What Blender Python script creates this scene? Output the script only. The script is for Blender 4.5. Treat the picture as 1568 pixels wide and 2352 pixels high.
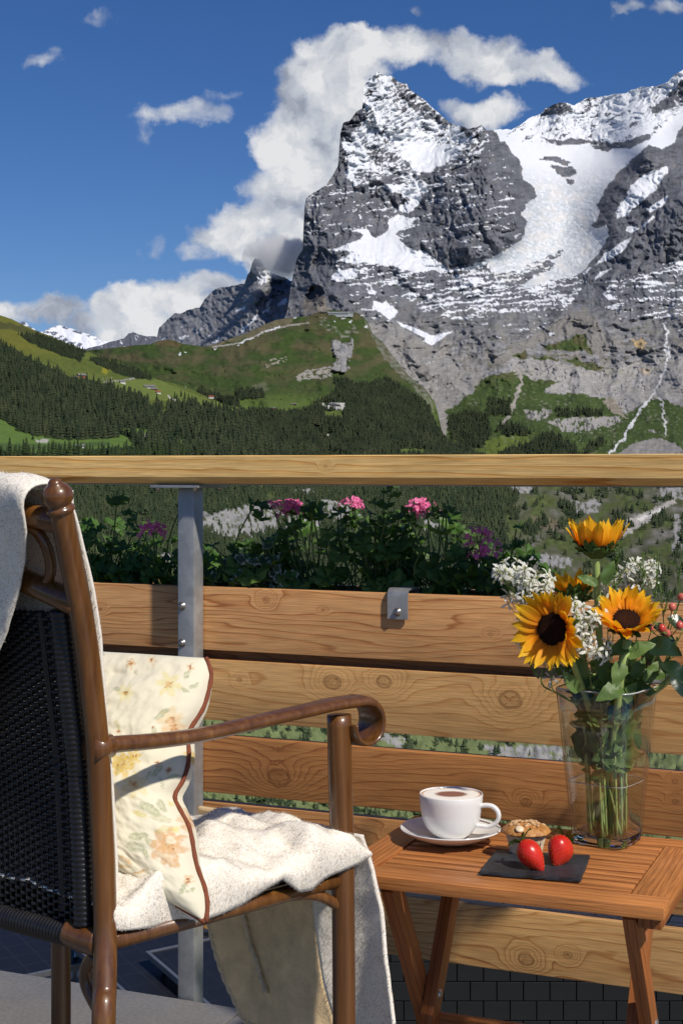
import bpy, bmesh, math, random
import numpy as np
from mathutils import Vector, Matrix

for o in list(bpy.data.objects):
    bpy.data.objects.remove(o)
SC = bpy.context.scene
COL = SC.collection
R = math.radians

# ------------------------------------------------------------------ camera
EYE = 1.06
cam_d = bpy.data.cameras.new('camera')
cam = bpy.data.objects.new('camera', cam_d)
COL.objects.link(cam)
cam.location = (0, 0, EYE)
cam.rotation_euler = (R(90), 0, 0)
cam_d.sensor_fit = 'AUTO'
cam_d.sensor_width = 36
cam_d.lens = 36 * 3400 / 2352
cam_d.shift_y = -101 / 2352
cam_d.clip_start = 0.05
cam_d.clip_end = 60000
cam_d.dof.use_dof = False
SC.camera = cam

# ------------------------------------------------------------------ light
SUN_DIR = Vector((0.60, -0.68, 0.0)).normalized()
SUN_EL = R(46)
to_sun = Vector((SUN_DIR.x * math.cos(SUN_EL), SUN_DIR.y * math.cos(SUN_EL), math.sin(SUN_EL)))
sd = bpy.data.lights.new('sun', 'SUN')
sd.energy = 4.3
sd.angle = R(2.2)
sd.color = (1.0, 0.925, 0.82)
sun = bpy.data.objects.new('sun', sd)
COL.objects.link(sun)
sun.location = (3, -3, 6)
sun.rotation_euler = to_sun.to_track_quat('Z', 'Y').to_euler()

SC.view_settings.view_transform = 'Standard'
SC.view_settings.look = 'None'
SC.view_settings.exposure = 0.0
SC.view_settings.gamma = 1.0
SC.view_settings.use_curve_mapping = False
SC.render.resolution_x = 682
SC.render.resolution_y = 1024
try:
    SC.cycles.max_bounces = 12
    SC.cycles.transparent_max_bounces = 16
    SC.cycles.transmission_bounces = 12
except Exception:
    pass

world = bpy.data.worlds.new('World')
SC.world = world
world.use_nodes = True


class NT:
    """small helper to build node trees"""
    def __init__(s, tree):
        s.t = tree
        s.n = tree.nodes
        s.l = tree.links

    def node(s, kind, **kw):
        nd = s.n.new(kind)
        for k, v in kw.items():
            setattr(nd, k, v)
        return nd

    def put(s, sock, val):
        if val is None:
            return
        if isinstance(val, bpy.types.NodeSocket):
            s.l.new(val, sock)
        elif isinstance(val, (tuple, list)) and sock.type == 'RGBA' and len(val) == 3:
            sock.default_value = (*val, 1)
        else:
            sock.default_value = val

    def math(s, op, a=0.0, b=0.0, c=0.0, clamp=False):
        nd = s.node('ShaderNodeMath', operation=op, use_clamp=clamp)
        s.put(nd.inputs[0], a); s.put(nd.inputs[1], b)
        s.put(nd.inputs[2], c)
        return nd.outputs[0]

    def vmath(s, op, a=None, b=None, c=None, scale=None):
        nd = s.node('ShaderNodeVectorMath', operation=op)
        s.put(nd.inputs[0], a); s.put(nd.inputs[1], b); s.put(nd.inputs[2], c)
        if scale is not None:
            s.put(nd.inputs['Scale'], scale)
        return nd.outputs['Value'] if op in ('DOT_PRODUCT', 'LENGTH', 'DISTANCE') else nd.outputs[0]

    def comb(s, x=0.0, y=0.0, z=0.0):
        nd = s.node('ShaderNodeCombineXYZ')
        s.put(nd.inputs[0], x); s.put(nd.inputs[1], y); s.put(nd.inputs[2], z)
        return nd.outputs[0]

    def sep(s, v):
        nd = s.node('ShaderNodeSeparateXYZ')
        s.put(nd.inputs[0], v)
        return nd.outputs

    def noise(s, vec, scale=1.0, detail=4.0, rough=0.5, color=False, dist=0.0, lac=2.0):
        nd = s.node('ShaderNodeTexNoise')
        s.put(nd.inputs['Vector'], vec); s.put(nd.inputs['Scale'], scale)
        s.put(nd.inputs['Detail'], detail); s.put(nd.inputs['Roughness'], rough)
        s.put(nd.inputs['Distortion'], dist); s.put(nd.inputs['Lacunarity'], lac)
        return nd.outputs['Color'] if color else nd.outputs['Fac']

    def ramp(s, fac, stops, interp='LINEAR'):
        nd = s.node('ShaderNodeValToRGB')
        cr = nd.color_ramp
        cr.interpolation = interp
        while len(cr.elements) > 1:
            cr.elements.remove(cr.elements[-1])
        for i, (p, c) in enumerate(stops):
            e = cr.elements[0] if i == 0 else cr.elements.new(p)
            e.position = p
            e.color = (*c, 1) if len(c) == 3 else c
        s.put(nd.inputs[0], fac)
        return nd.outputs[0]

    def mix(s, fac, a, b, mode='MIX'):
        nd = s.node('ShaderNodeMix', data_type='RGBA', blend_type=mode)
        s.put(nd.inputs[0], fac); s.put(nd.inputs[6], a); s.put(nd.inputs[7], b)
        return nd.outputs[2]

    def mapr(s, v, a, b, c=0.0, d=1.0, smooth=False):
        nd = s.node('ShaderNodeMapRange')
        if smooth:
            nd.interpolation_type = 'SMOOTHSTEP'
        s.put(nd.inputs[0], v); s.put(nd.inputs[1], a); s.put(nd.inputs[2], b)
        s.put(nd.inputs[3], c); s.put(nd.inputs[4], d)
        return nd.outputs[0]


def build_world():
    w = NT(world.node_tree)
    w.n.clear()
    out = w.node('ShaderNodeOutputWorld')
    sky = w.node('ShaderNodeTexSky', sky_type='NISHITA')
    sky.sun_disc = False
    sky.sun_elevation = SUN_EL
    sky.sun_rotation = math.atan2(SUN_DIR.x, SUN_DIR.y)
    sky.altitude = 1800
    sky.air_density = 1.1
    sky.dust_density = 0.3
    sky.ozone_density = 1.6
    hsv = w.node('ShaderNodeHueSaturation')
    hsv.inputs['Saturation'].default_value = 1.25
    w.put(hsv.inputs['Color'], sky.outputs[0])
    bg1 = w.node('ShaderNodeBackground')
    w.put(bg1.inputs[0], w.vmath('MULTIPLY', hsv.outputs[0], (0.72, 0.86, 1.18))); bg1.inputs[1].default_value = 0.065
    tc = w.node('ShaderNodeTexCoord')
    x, y, z = w.sep(tc.outputs['Generated'])
    ys = w.math('MAXIMUM', y, 0.02)
    # direction -> tangent plane of the view towards the mountains
    px = w.math('DIVIDE', x, ys)
    pz = w.math('DIVIDE', z, ys)
    p0 = w.comb(px, pz, 0.0)
    wn = w.noise(p0, 14.0, 6.0, 0.55, color=True)
    wv = w.vmath('SUBTRACT', wn, (0.5, 0.5, 0.5))
    p = w.vmath('MULTIPLY_ADD', wv, (0.045, 0.04, 0.0), p0)
    wn2 = w.noise(p0, 60.0, 4.0, 0.6, color=True)
    wv2 = w.vmath('SUBTRACT', wn2, (0.5, 0.5, 0.5))
    p = w.vmath('MULTIPLY_ADD', wv2, (0.020, 0.018, 0.0), p)
    blobs = [  # centre, radii, strength
        (860, 112, 130, 52, 1.1), (960, 108, 140, 58, 1.1), (1085, 118, 130, 62, 1.1), (1195, 158, 120, 42, .9),
        (1275, 165, 60, 30, .6), (775, 150, 120, 75, 1.2), (715, 205, 95, 95, 1.2), (685, 275, 95, 85, 1.2),
        (730, 330, 110, 110, 1.3), (640, 320, 75, 70, 1.), (700, 420, 110, 110, 1.2), (645, 470, 85, 75, 1.),
        (600, 510, 120, 60, 1.1), (520, 535, 95, 42, .8), (450, 570, 60, 26, .45), (680, 545, 90, 85, 1.3),
        (640, 600, 75, 45, 1.), (700, 610, 60, 60, 1.1), (618, 425, 70, 55, .8), (590, 560, 80, 40, .8), (790, 230, 90, 90, 1.3), (800, 300, 70, 90, 1.2),
        (1100, 258, 90, 42, .85), (1150, 245, 60, 36, .7), (1040, 240, 50, 22, .5),
        (100, 135, 52, 22, .34), (385, 250, 75, 20, .34), (470, 250, 60, 26, .32), (335, 285, 30, 24, .26),
        (515, 212, 22, 12, .12), (30, 715, 80, 34, .9), (130, 722, 90, 42, .9), (190, 755, 60, 30, .7),
        (275, 730, 75, 55, 1.), (335, 705, 90, 55, 1.1), (405, 685, 95, 55, 1.1), (475, 655, 80, 38, .9),
        (545, 650, 60, 22, .6), (330, 765, 120, 55, 1.1), (440, 715, 90, 50, 1.), (250, 790, 60, 26, .6),
        (1445, 10, 45, 20, .5), (1540, 14, 55, 18, .5), (338, 570, 28, 26, .22), (965, 12, 28, 12, .3),
        (-60, 700, 90, 40, .9), (1700, 120, 120, 40, .8), (-150, 300, 120, 50, .7), (250, 45, 40, 14, .1),
    ]
    acc = None
    for cx, cy, rx, ry, am in blobs:
        X = (cx - 784) / 3400; Z = -(cy - 1075) / 3400
        ix = 3400 / rx; iy = 3400 / ry
        q = w.vmath('MULTIPLY_ADD', p, (ix, iy, 0.0), (-X * ix, -Z * iy, 0.0))
        d = w.vmath('DOT_PRODUCT', q, q)
        v = w.math('MULTIPLY_ADD', d, -am, am)
        if acc is None:
            acc = v
        else:
            nd = w.node('ShaderNodeMath', operation='SMOOTH_MAX')
            w.put(nd.inputs[0], acc); w.put(nd.inputs[1], v); nd.inputs[2].default_value = 0.25
            acc = nd.outputs[0]
    f1 = w.noise(p0, 26.0, 9.0, 0.58, dist=0.25)
    den = w.math('ADD', acc, w.math('MULTIPLY_ADD', f1, 2.1, -1.08))
    alpha = w.mapr(den, -0.14, 0.72, 0.0, 0.97, True)
    # clouds elsewhere in the sky: thin scattered ones so that the dome goes on
    f3 = w.noise(tc.outputs['Generated'], 3.0, 7.0, 0.6)
    el = w.mapr(f3, 0.60, 0.80, 0.0, 0.8, True)
    back = w.math('LESS_THAN', y, 0.25)
    alpha = w.math('MAXIMUM', alpha, w.math('MULTIPLY', el, back))
    up = w.math('GREATER_THAN', z, 0.0)
    alpha = w.math('MULTIPLY', alpha, up)
    # relief of the cloud lit from the upper right
    fa = w.noise(p, 13.0, 8.0, 0.55)
    fb = w.noise(w.vmath('ADD', p, (0.012, 0.014, 0.0)), 13.0, 8.0, 0.55)
    rel = w.math('SUBTRACT', fa, fb)
    lo = w.mapr(acc, 0.0, 1.2, 0.35, 0.0)
    br = w.math('MULTIPLY_ADD', rel, 5.0, 0.74)
    br = w.math('SUBTRACT', br, w.math('MULTIPLY', lo, 0.5))
    br = w.math('ADD', br, w.math('MULTIPLY_ADD', w.noise(p0, 7.0, 3.0, 0.5), 0.7, -0.35))
    cc = w.ramp(br, [(0.0, (0.30, 0.33, 0.40)), (0.45, (0.50, 0.53, 0.59)), (0.8, (0.64, 0.66, 0.69)), (1.0, (0.76, 0.76, 0.77))])
    bg2 = w.node('ShaderNodeBackground')
    w.put(bg2.inputs[0], cc); bg2.inputs[1].default_value = 1.05
    mx = w.node('ShaderNodeMixShader')
    w.put(mx.inputs[0], alpha); w.l.new(bg1.outputs[0], mx.inputs[1]); w.l.new(bg2.outputs[0], mx.inputs[2])
    w.l.new(mx.outputs[0], out.inputs[0])


build_world()


# ------------------------------------------------------------------ helpers
def link(o, parent=None):
    COL.objects.link(o)
    if parent is not None:
        o.parent = parent
    return o


def tag(o, label=None, cat=None, group=None, kind=None):
    if label: o['label'] = label
    if cat: o['category'] = cat
    if group: o['group'] = group
    if kind: o['kind'] = kind
    return o


def thing(name, loc=(0, 0, 0), label=None, cat=None, group=None, rot=(0, 0, 0)):
    o = bpy.data.objects.new(name, None)
    o.empty_display_size = 0.05
    link(o)
    o.location = loc
    o.rotation_euler = rot
    return tag(o, label, cat, group)


class MB:
    def __init__(s):
        s.v = []; s.f = []; s.c = []

    def add(s, vs, fs):
        b = len(s.v)
        s.v.extend([tuple(p) for p in vs])
        s.f.extend([tuple(i + b for i in f) for f in fs])
        return b

    def box(s, x0, x1, y0, y1, z0, z1, bev=0.0, M=None):
        """box with chamfered edges"""
        b = min(bev, (x1 - x0) * .45, (y1 - y0) * .45, (z1 - z0) * .45)
        bm = bmesh.new()
        bmesh.ops.create_cube(bm, size=1.0)
        for v in bm.verts:
            v.co = Vector(((x0 + x1) / 2 + v.co.x * (x1 - x0), (y0 + y1) / 2 + v.co.y * (y1 - y0), (z0 + z1) / 2 + v.co.z * (z1 - z0)))
        if b > 0:
            bmesh.ops.bevel(bm, geom=list(bm.edges), offset=b, segments=2, profile=0.6, affect='EDGES')
        s.bm(bm, M)

    def bm(s, bm, M=None):
        bm.verts.index_update()
        vs = [(M @ v.co) if M is not None else v.co.copy() for v in bm.verts]
        s.add(vs, [[v.index for v in f.verts] for f in bm.faces])
        bm.free()

    def tube(s, pts, rad, n=10, up=None, cap=True, flat=None, closed=False):
        """rad: float or list; flat: list of (a,b) half sizes (superellipse) instead"""
        P = [Vector(p) for p in pts]
        k = len(P)
        if not hasattr(rad, '__len__'):
            rad = [rad] * k
        T = []
        for i in range(k):
            if closed:
                t = P[(i + 1) % k] - P[i - 1]
            else:
                t = P[min(i + 1, k - 1)] - P[max(i - 1, 0)]
            T.append(t.normalized() if t.length > 1e-9 else Vector((0, 0, 1)))
        u = Vector(up) if up is not None else (Vector((0, 0, 1)) if abs(T[0].z) < .9 else Vector((1, 0, 0)))
        rings = []
        N = None
        for i in range(k):
            if up is not None:
                nn = u - T[i] * u.dot(T[i])
            else:
                nn = (N if N is not None else u)
                nn = nn - T[i] * nn.dot(T[i])
            if nn.length < 1e-6:
                nn = T[i].orthogonal()
            N = nn.normalized()
            B = T[i].cross(N).normalized()
            ring = []
            for j in range(n):
                a = 2 * math.pi * j / n
                ca, sa = math.cos(a), math.sin(a)
                if flat is not None:
                    ra, rb, ex = flat[i]
                    q = (abs(ca) ** ex + abs(sa) ** ex) ** (-1 / ex)
                    ring.append(P[i] + N * (ca * q * ra) + B * (sa * q * rb))
                else:
                    ring.append(P[i] + (N * ca + B * sa) * rad[i])
            rings.append(ring)
        b = len(s.v)
        for r_ in rings:
            s.v.extend([tuple(q) for q in r_])
        m = k if closed else k - 1
        for i in range(m):
            for j in range(n):
                i2 = (i + 1) % k
                a0 = b + i * n + j; a1 = b + i * n + (j + 1) % n
                s.f.append((a0, a1, b + i2 * n + (j + 1) % n, b + i2 * n + j))
        if cap and not closed:
            s.f.append(tuple(b + j for j in range(n))[::-1])
            s.f.append(tuple(b + (k - 1) * n + j for j in range(n)))

    def lathe(s, prof, n=48, c=(0, 0, 0), M=None):
        b = len(s.v)
        for r_, z in prof:
            for j in range(n):
                a = 2 * math.pi * j / n
                p = Vector((c[0] + r_ * math.cos(a), c[1] + r_ * math.sin(a), c[2] + z))
                s.v.append(tuple(M @ p if M is not None else p))
        for i in range(len(prof) - 1):
            for j in range(n):
                s.f.append((b + i * n + j, b + i * n + (j + 1) % n, b + (i + 1) * n + (j + 1) % n, b + (i + 1) * n + j))

    def grid(s, P, w, h, closed_w=False):
        """P: flat list row-major h rows of w"""
        b = len(s.v)
        s.v.extend([tuple(p) for p in P])
        for i in range(h - 1):
            for j in range(w if closed_w else w - 1):
                j2 = (j + 1) % w
                s.f.append((b + i * w + j, b + i * w + j2, b + (i + 1) * w + j2, b + (i + 1) * w + j))

    def mesh(s, name, mat=None, smooth=True, angle=None):
        me = bpy.data.meshes.new(name)
        me.from_pydata(s.v, [], s.f)
        if mat is not None:
            me.materials.append(mat)
        if smooth:
            me.polygons.foreach_set('use_smooth', [True] * len(me.polygons))
            if angle:
                try:
                    me.set_sharp_from_angle(angle=R(angle))
                except Exception:
                    pass
        me.update()
        return me

    def obj(s, name, mat=None, parent=None, smooth=True, angle=None, label=None):
        me = s.mesh(name, mat, smooth, angle)
        o = bpy.data.objects.new(name, me)
        link(o, parent)
        if label: o['label'] = label
        return o


def put(name, me, parent=None, M=None, label=None):
    o = bpy.data.objects.new(name, me)
    link(o, parent)
    if M is not None:
        o.matrix_basis = M
    if label: o['label'] = label
    return o


def npmesh(name, V, F, mat=None, smooth=True, cols=None, extra=None):
    """V (n,3) F (m,k) numpy"""
    me = bpy.data.meshes.new(name)
    n, m, k = len(V), len(F), F.shape[1]
    me.vertices.add(n)
    me.vertices.foreach_set('co', np.ascontiguousarray(V, dtype=np.float32).ravel())
    me.loops.add(m * k)
    me.loops.foreach_set('vertex_index', np.ascontiguousarray(F, dtype=np.int32).ravel())
    me.polygons.add(m)
    me.polygons.foreach_set('loop_start', np.arange(0, m * k, k, dtype=np.int32))
    me.polygons.foreach_set('loop_total', np.full(m, k, dtype=np.int32))
    if smooth:
        me.polygons.foreach_set('use_smooth', np.ones(m, dtype=bool))
    me.update(calc_edges=True)
    if cols is not None:
        a = me.color_attributes.new('tint', 'FLOAT_COLOR', 'POINT')
        c4 = np.ones((n, 4), dtype=np.float32); c4[:, :3] = cols
        a.data.foreach_set('color', c4.ravel())
    if extra is not None:
        a = me.attributes.new('gloss', 'FLOAT', 'POINT')
        a.data.foreach_set('value', extra.astype(np.float32))
    if mat is not None:
        me.materials.append(mat)
    me.validate()
    return me


def P(dx, dy, Y):
    """a place in the world seen at that spot of the photograph (1568 x 2352 scale) at depth Y"""
    return Vector(((dx - 784) / 3400 * Y, Y, EYE - (dy - 1075) / 3400 * Y))


# ---- numpy gradient noise
_rs = np.random.RandomState(7)
_perm = _rs.permutation(512).astype(np.int64)
_perm = np.concatenate([_perm, _perm, _perm])
_ang = _rs.rand(512) * 2 * np.pi
_gx, _gy = np.cos(_ang), np.sin(_ang)


def pnoise(x, y, seed=0):
    x = x + seed * 37.17; y = y - seed * 19.31
    xi = np.floor(x).astype(np.int64); yi = np.floor(y).astype(np.int64)
    xf = x - xi; yf = y - yi
    xi &= 511; yi &= 511
    u = xf * xf * xf * (xf * (xf * 6 - 15) + 10); v = yf * yf * yf * (yf * (yf * 6 - 15) + 10)

    def g(ix, iy, fx, fy):
        h = _perm[_perm[ix & 511] + (iy & 511)]
        return _gx[h] * fx + _gy[h] * fy
    a = g(xi, yi, xf, yf); b = g(xi + 1, yi, xf - 1, yf)
    c = g(xi, yi + 1, xf, yf - 1); d = g(xi + 1, yi + 1, xf - 1, yf - 1)
    return (a + (b - a) * u) + ((c + (d - c) * u) - (a + (b - a) * u)) * v


def fbm(x, y, octv=5, seed=0, gain=0.5, ridged=False):
    s = np.zeros_like(x, dtype=float); am = 1.0; fr = 1.0; tot = 0
    for i in range(octv):
        n = pnoise(x * fr, y * fr, seed + i * 3)
        if ridged:
            n = 0.5 - np.abs(n) * 1.4
        s += n * am; tot += am
        am *= gain; fr *= 2.03
    return s / tot * (1.6 if not ridged else 1.0)


# ------------------------------------------------------------------ generic materials
def new_mat(name):
    m = bpy.data.materials.new(name)
    m.use_nodes = True
    w = NT(m.node_tree)
    bs = [n for n in w.n if n.type == 'BSDF_PRINCIPLED'][0]
    return m, w, bs


def plain(name, col, rough=0.5, metal=0.0, var=0.15, scale=8.0, bump=0.0, bscale=60.0, spec=None, coat=0.0, sss=0.0):
    m, w, bs = new_mat(name)
    tc = w.node('ShaderNodeTexCoord')
    n = w.noise(tc.outputs['Object'], scale, 5.0, 0.6)
    f = w.mapr(n, 0.3, 0.7, 1 - var, 1 + var)
    c = w.vmath('SCALE', (col[0], col[1], col[2]), scale=f)
    w.put(bs.inputs['Base Color'], c)
    w.put(bs.inputs['Roughness'], w.mapr(n, 0.3, 0.7, max(rough - .06, .02), rough + .06))
    bs.inputs['Metallic'].default_value = metal
    if spec is not None:
        bs.inputs['Specular IOR Level'].default_value = spec
    if coat:
        bs.inputs['Coat Weight'].default_value = coat
    if sss:
        bs.inputs['Subsurface Weight'].default_value = sss
        bs.inputs['Subsurface Radius'].default_value = (0.01, 0.008, 0.006)
    if bump:
        b = w.node('ShaderNodeBump')
        b.inputs['Strength'].default_value = bump
        b.inputs['Distance'].default_value = 0.002
        w.put(b.inputs['Height'], w.noise(tc.outputs['Object'], bscale, 4.0, 0.6))
        w.l.new(b.outputs[0], bs.inputs['Normal'])
    return m


def wood(name, light, mid, dark, axis=0, freq=55.0, knots=(), seed=0.0, rough=0.5, warp=1.0, stretch=0.7, bump=0.25, fibre=0.25, coat=0.0):
    """softwood board: growth rings as contour lines, wrapped round the knots.
    axis: index of the long axis in object space; the other in-plane axis is z (or y)."""
    m, w, bs = new_mat(name)
    tc = w.node('ShaderNodeTexCoord')
    x, y, z = w.sep(tc.outputs['Object'])
    L = (x, y, z)[axis]
    if axis == 0:
        A, B = z, y
    elif axis == 2:
        A, B = x, y
    else:
        A, B = x, z
    q = w.comb(w.math('MULTIPLY_ADD', L, stretch, seed * 3.7), w.math('MULTIPLY_ADD', A, 5.0, seed), w.math('MULTIPLY', B, 5.0))
    n1 = w.noise(q, 1.5, 3.0, 0.45)
    g = w.math('MULTIPLY', w.math('ADD', A, w.math('MULTIPLY', B, 0.6)), freq)
    g = w.math('ADD', g, w.math('MULTIPLY_ADD', n1, 15.0 * warp, seed * 2.3))
    q2 = w.comb(w.math('MULTIPLY', L, 9.0), w.math('MULTIPLY', A, 60.0), seed)
    g = w.math('ADD', g, w.math('MULTIPLY', w.noise(q2, 1.0, 2.0, 0.5), 0.55))
    core = None
    for kx, kz, kr in knots:
        p = w.comb(w.math('MULTIPLY', w.math('SUBTRACT', L, kx), 0.75), w.math('SUBTRACT', A, kz), 0.0)
        jit = w.noise(tc.outputs['Object'], 70.0, 2.0, 0.5)
        d = w.math('DIVIDE', w.vmath('LENGTH', p), kr)
        d = w.math('ADD', d, w.math('MULTIPLY_ADD', jit, 0.5, -0.25))
        e = w.math('EXPONENT', w.math('MULTIPLY', w.math('MULTIPLY', d, d), -0.16))
        g = w.math('MULTIPLY_ADD', e, 5.5, g)
        c = w.mapr(d, 0.75, 1.05, 1.0, 0.0, True)
        rim = w.math('MULTIPLY', w.mapr(d, 0.72, 0.98, 0.0, 1.0, True), w.mapr(d, 1.0, 1.25, 1.0, 0.0, True))
        cr_ = w.math('MULTIPLY', w.mapr(w.math('ABSOLUTE', w.math('SUBTRACT', w.noise(tc.outputs['Object'], 55.0, 2.0, 0.5), 0.5)), 0.0, 0.022, 1.0, 0.0), c)
        c = w.math('ADD', w.math('MULTIPLY', c, 0.22), w.math('MULTIPLY', rim, 0.5))
        c = w.math('MAXIMUM', c, w.math('MULTIPLY', cr_, 0.95))
        core = c if core is None else w.math('MAXIMUM', core, c)
    fr = w.math('FRACT', g)
    ringv = w.ramp(fr, [(0.0, (0.1,) * 3), (0.35, (0.10,) * 3), (0.78, (0.38,) * 3), (0.9, (1.0,) * 3), (0.96, (0.75,) * 3), (1.0, (0.1,) * 3)])
    lowv = w.noise(q, 0.8, 3.0, 0.5)
    ringv = w.math('MULTIPLY', ringv, w.mapr(lowv, 0.35, 0.65, 0.6, 1.15))
    col = w.ramp(ringv, [(0.0, light), (0.45, mid), (1.0, dark)])
    fb = w.noise(w.comb(w.math('MULTIPLY', L, 14.0), w.math('MULTIPLY', A, 420.0), w.math('MULTIPLY', B, 420.0)), 1.0, 3.0, 0.6)
    col = w.vmath('SCALE', col, scale=w.mapr(fb, 0.3, 0.7, 1 - fibre, 1 + fibre))
    big = w.noise(w.comb(w.math('MULTIPLY', L, 3.0), w.math('MULTIPLY', A, 7.0), seed * 5.1), 1.0, 3.0, 0.5)
    col = w.vmath('SCALE', col, scale=w.mapr(big, 0.3, 0.7, 0.82, 1.14))
    if core is not None:
        kd = tuple(v * 0.42 for v in dark)
        col = w.mix(core, col, kd)
    w.put(bs.inputs['Base Color'], col)
    w.put(bs.inputs['Roughness'], w.mapr(fb, 0.3, 0.7, rough - .08, rough + .08))
    bs.inputs['Specular IOR Level'].default_value = 0.35
    if coat:
        bs.inputs['Coat Weight'].default_value = coat
        bs.inputs['Coat Roughness'].default_value = 0.2
    b = w.node('ShaderNodeBump')
    b.inputs['Strength'].default_value = bump
    b.inputs['Distance'].default_value = 0.0015
    w.put(b.inputs['Height'], w.math('SUBTRACT', w.math('MULTIPLY', fb, 0.5), w.math('MULTIPLY', ringv, 0.5)))
    w.l.new(b.outputs[0], bs.inputs['Normal'])
    return m


def leafmat(name, col, col2, rough=0.45, trans=0.25, scale=20.0, spec=0.4):
    m, w, bs = new_mat(name)
    tc = w.node('ShaderNodeTexCoord')
    oi = w.node('ShaderNodeObjectInfo')
    n = w.noise(tc.outputs['Object'], scale, 4.0, 0.6)
    f = w.math('ADD', w.math('MULTIPLY', n, 0.7), w.math('MULTIPLY', oi.outputs['Random'], 0.5))
    c = w.mix(w.mapr(f, 0.2, 1.0), col, col2)
    w.put(bs.inputs['Base Color'], c)
    bs.inputs['Roughness'].default_value = rough
    bs.inputs['Specular IOR Level'].default_value = spec
    if trans:
        tr = w.node('ShaderNodeBsdfTranslucent')
        w.put(tr.inputs[0], w.vmath('MULTIPLY', c, (1.3, 1.5, 0.7)))
        mx = w.node('ShaderNodeMixShader')
        mx.inputs[0].default_value = trans
        w.l.new(bs.outputs[0], mx.inputs[1]); w.l.new(tr.outputs[0], mx.inputs[2])
        out = [q for q in w.n if q.type == 'OUTPUT_MATERIAL'][0]
        w.l.new(mx.outputs[0], out.inputs[0])
    return m
# ================================================================== THE MOUNTAINS AND THE VALLEY
# (u, v) below are directions in the photograph's own pixels (2731 x 4096); every surface has its own true distance
FS, CU, CV = 5921.0, 1365.5, 1872.0


def unproj(U, V, Y):
    return np.stack([(U - CU) / FS * Y, Y, EYE - (V - CV) / FS * Y], axis=-1)


def inpoly(U, V, pts):
    r = np.zeros(U.shape, dtype=bool)
    n = len(pts)
    us = [p[0] for p in pts]; vs = [p[1] for p in pts]
    box = (U >= min(us)) & (U <= max(us)) & (V >= min(vs)) & (V <= max(vs))
    Ub, Vb = U[box], V[box]
    rb = np.zeros(Ub.shape, dtype=bool)
    j = n - 1
    for i in range(n):
        xi, yi = pts[i]; xj, yj = pts[j]
        if yi != yj:
            c = ((yi > Vb) != (yj > Vb)) & (Ub < (xj - xi) * (Vb - yi) / (yj - yi) + xi)
            rb ^= c
        j = i
    r[box] = rb
    return r


def nearline(U, V, pts, w):
    d = np.full(U.shape, 1e9)
    for (x0, y0), (x1, y1) in zip(pts[:-1], pts[1:]):
        dx, dy = x1 - x0, y1 - y0
        t = np.clip(((U - x0) * dx + (V - y0) * dy) / (dx * dx + dy * dy), 0, 1)
        d = np.minimum(d, np.hypot(U - x0 - t * dx, V - y0 - t * dy))
    return d < w


def tps(ctrl):
    C = np.array(ctrl, dtype=float)
    X = C[:, :2] / 1000.0; y = C[:, 2]
    n = len(C)

    def phi(r):
        return np.where(r > 0, r * r * np.log(r + 1e-12), 0)
    D = np.hypot(X[:, None, 0] - X[None, :, 0], X[:, None, 1] - X[None, :, 1])
    A = np.zeros((n + 3, n + 3))
    A[:n, :n] = phi(D) + np.eye(n) * 1e-3
    A[:n, n] = 1; A[:n, n + 1:] = X; A[n, :n] = 1; A[n + 1:, :n] = X.T
    s = np.linalg.solve(A, np.concatenate([y, [0, 0, 0]]))

    def f(U, V):
        u = U / 1000.0; v = V / 1000.0
        r = s[n] + s[n + 1] * u + s[n + 2] * v
        for i in range(n):
            r = r + s[i] * phi(np.hypot(u - X[i, 0], v - X[i, 1]))
        return r
    return f


def curve(pts):
    xs = [p[0] for p in pts]; ys = [p[1] for p in pts]
    return lambda u: np.interp(u, xs, ys)


def mixc(c, mask, col):
    m = np.asarray(mask, dtype=float)[..., None]
    return c * (1 - m) + np.array(col) * m


def soft(mask, k):
    a = np.asarray(mask, dtype=float)
    for _ in range(2):
        for ax in (0, 1):
            n_ = a.shape[ax]
            q = np.concatenate([np.repeat(np.take(a, [0], ax), k + 1, ax), a, np.repeat(np.take(a, [-1], ax), k, ax)], ax)
            cs = np.cumsum(q, ax)
            a = (np.take(cs, np.arange(2 * k + 1, 2 * k + 1 + n_), ax) - np.take(cs, np.arange(0, n_), ax)) / (2 * k + 1)
    return a


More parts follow.
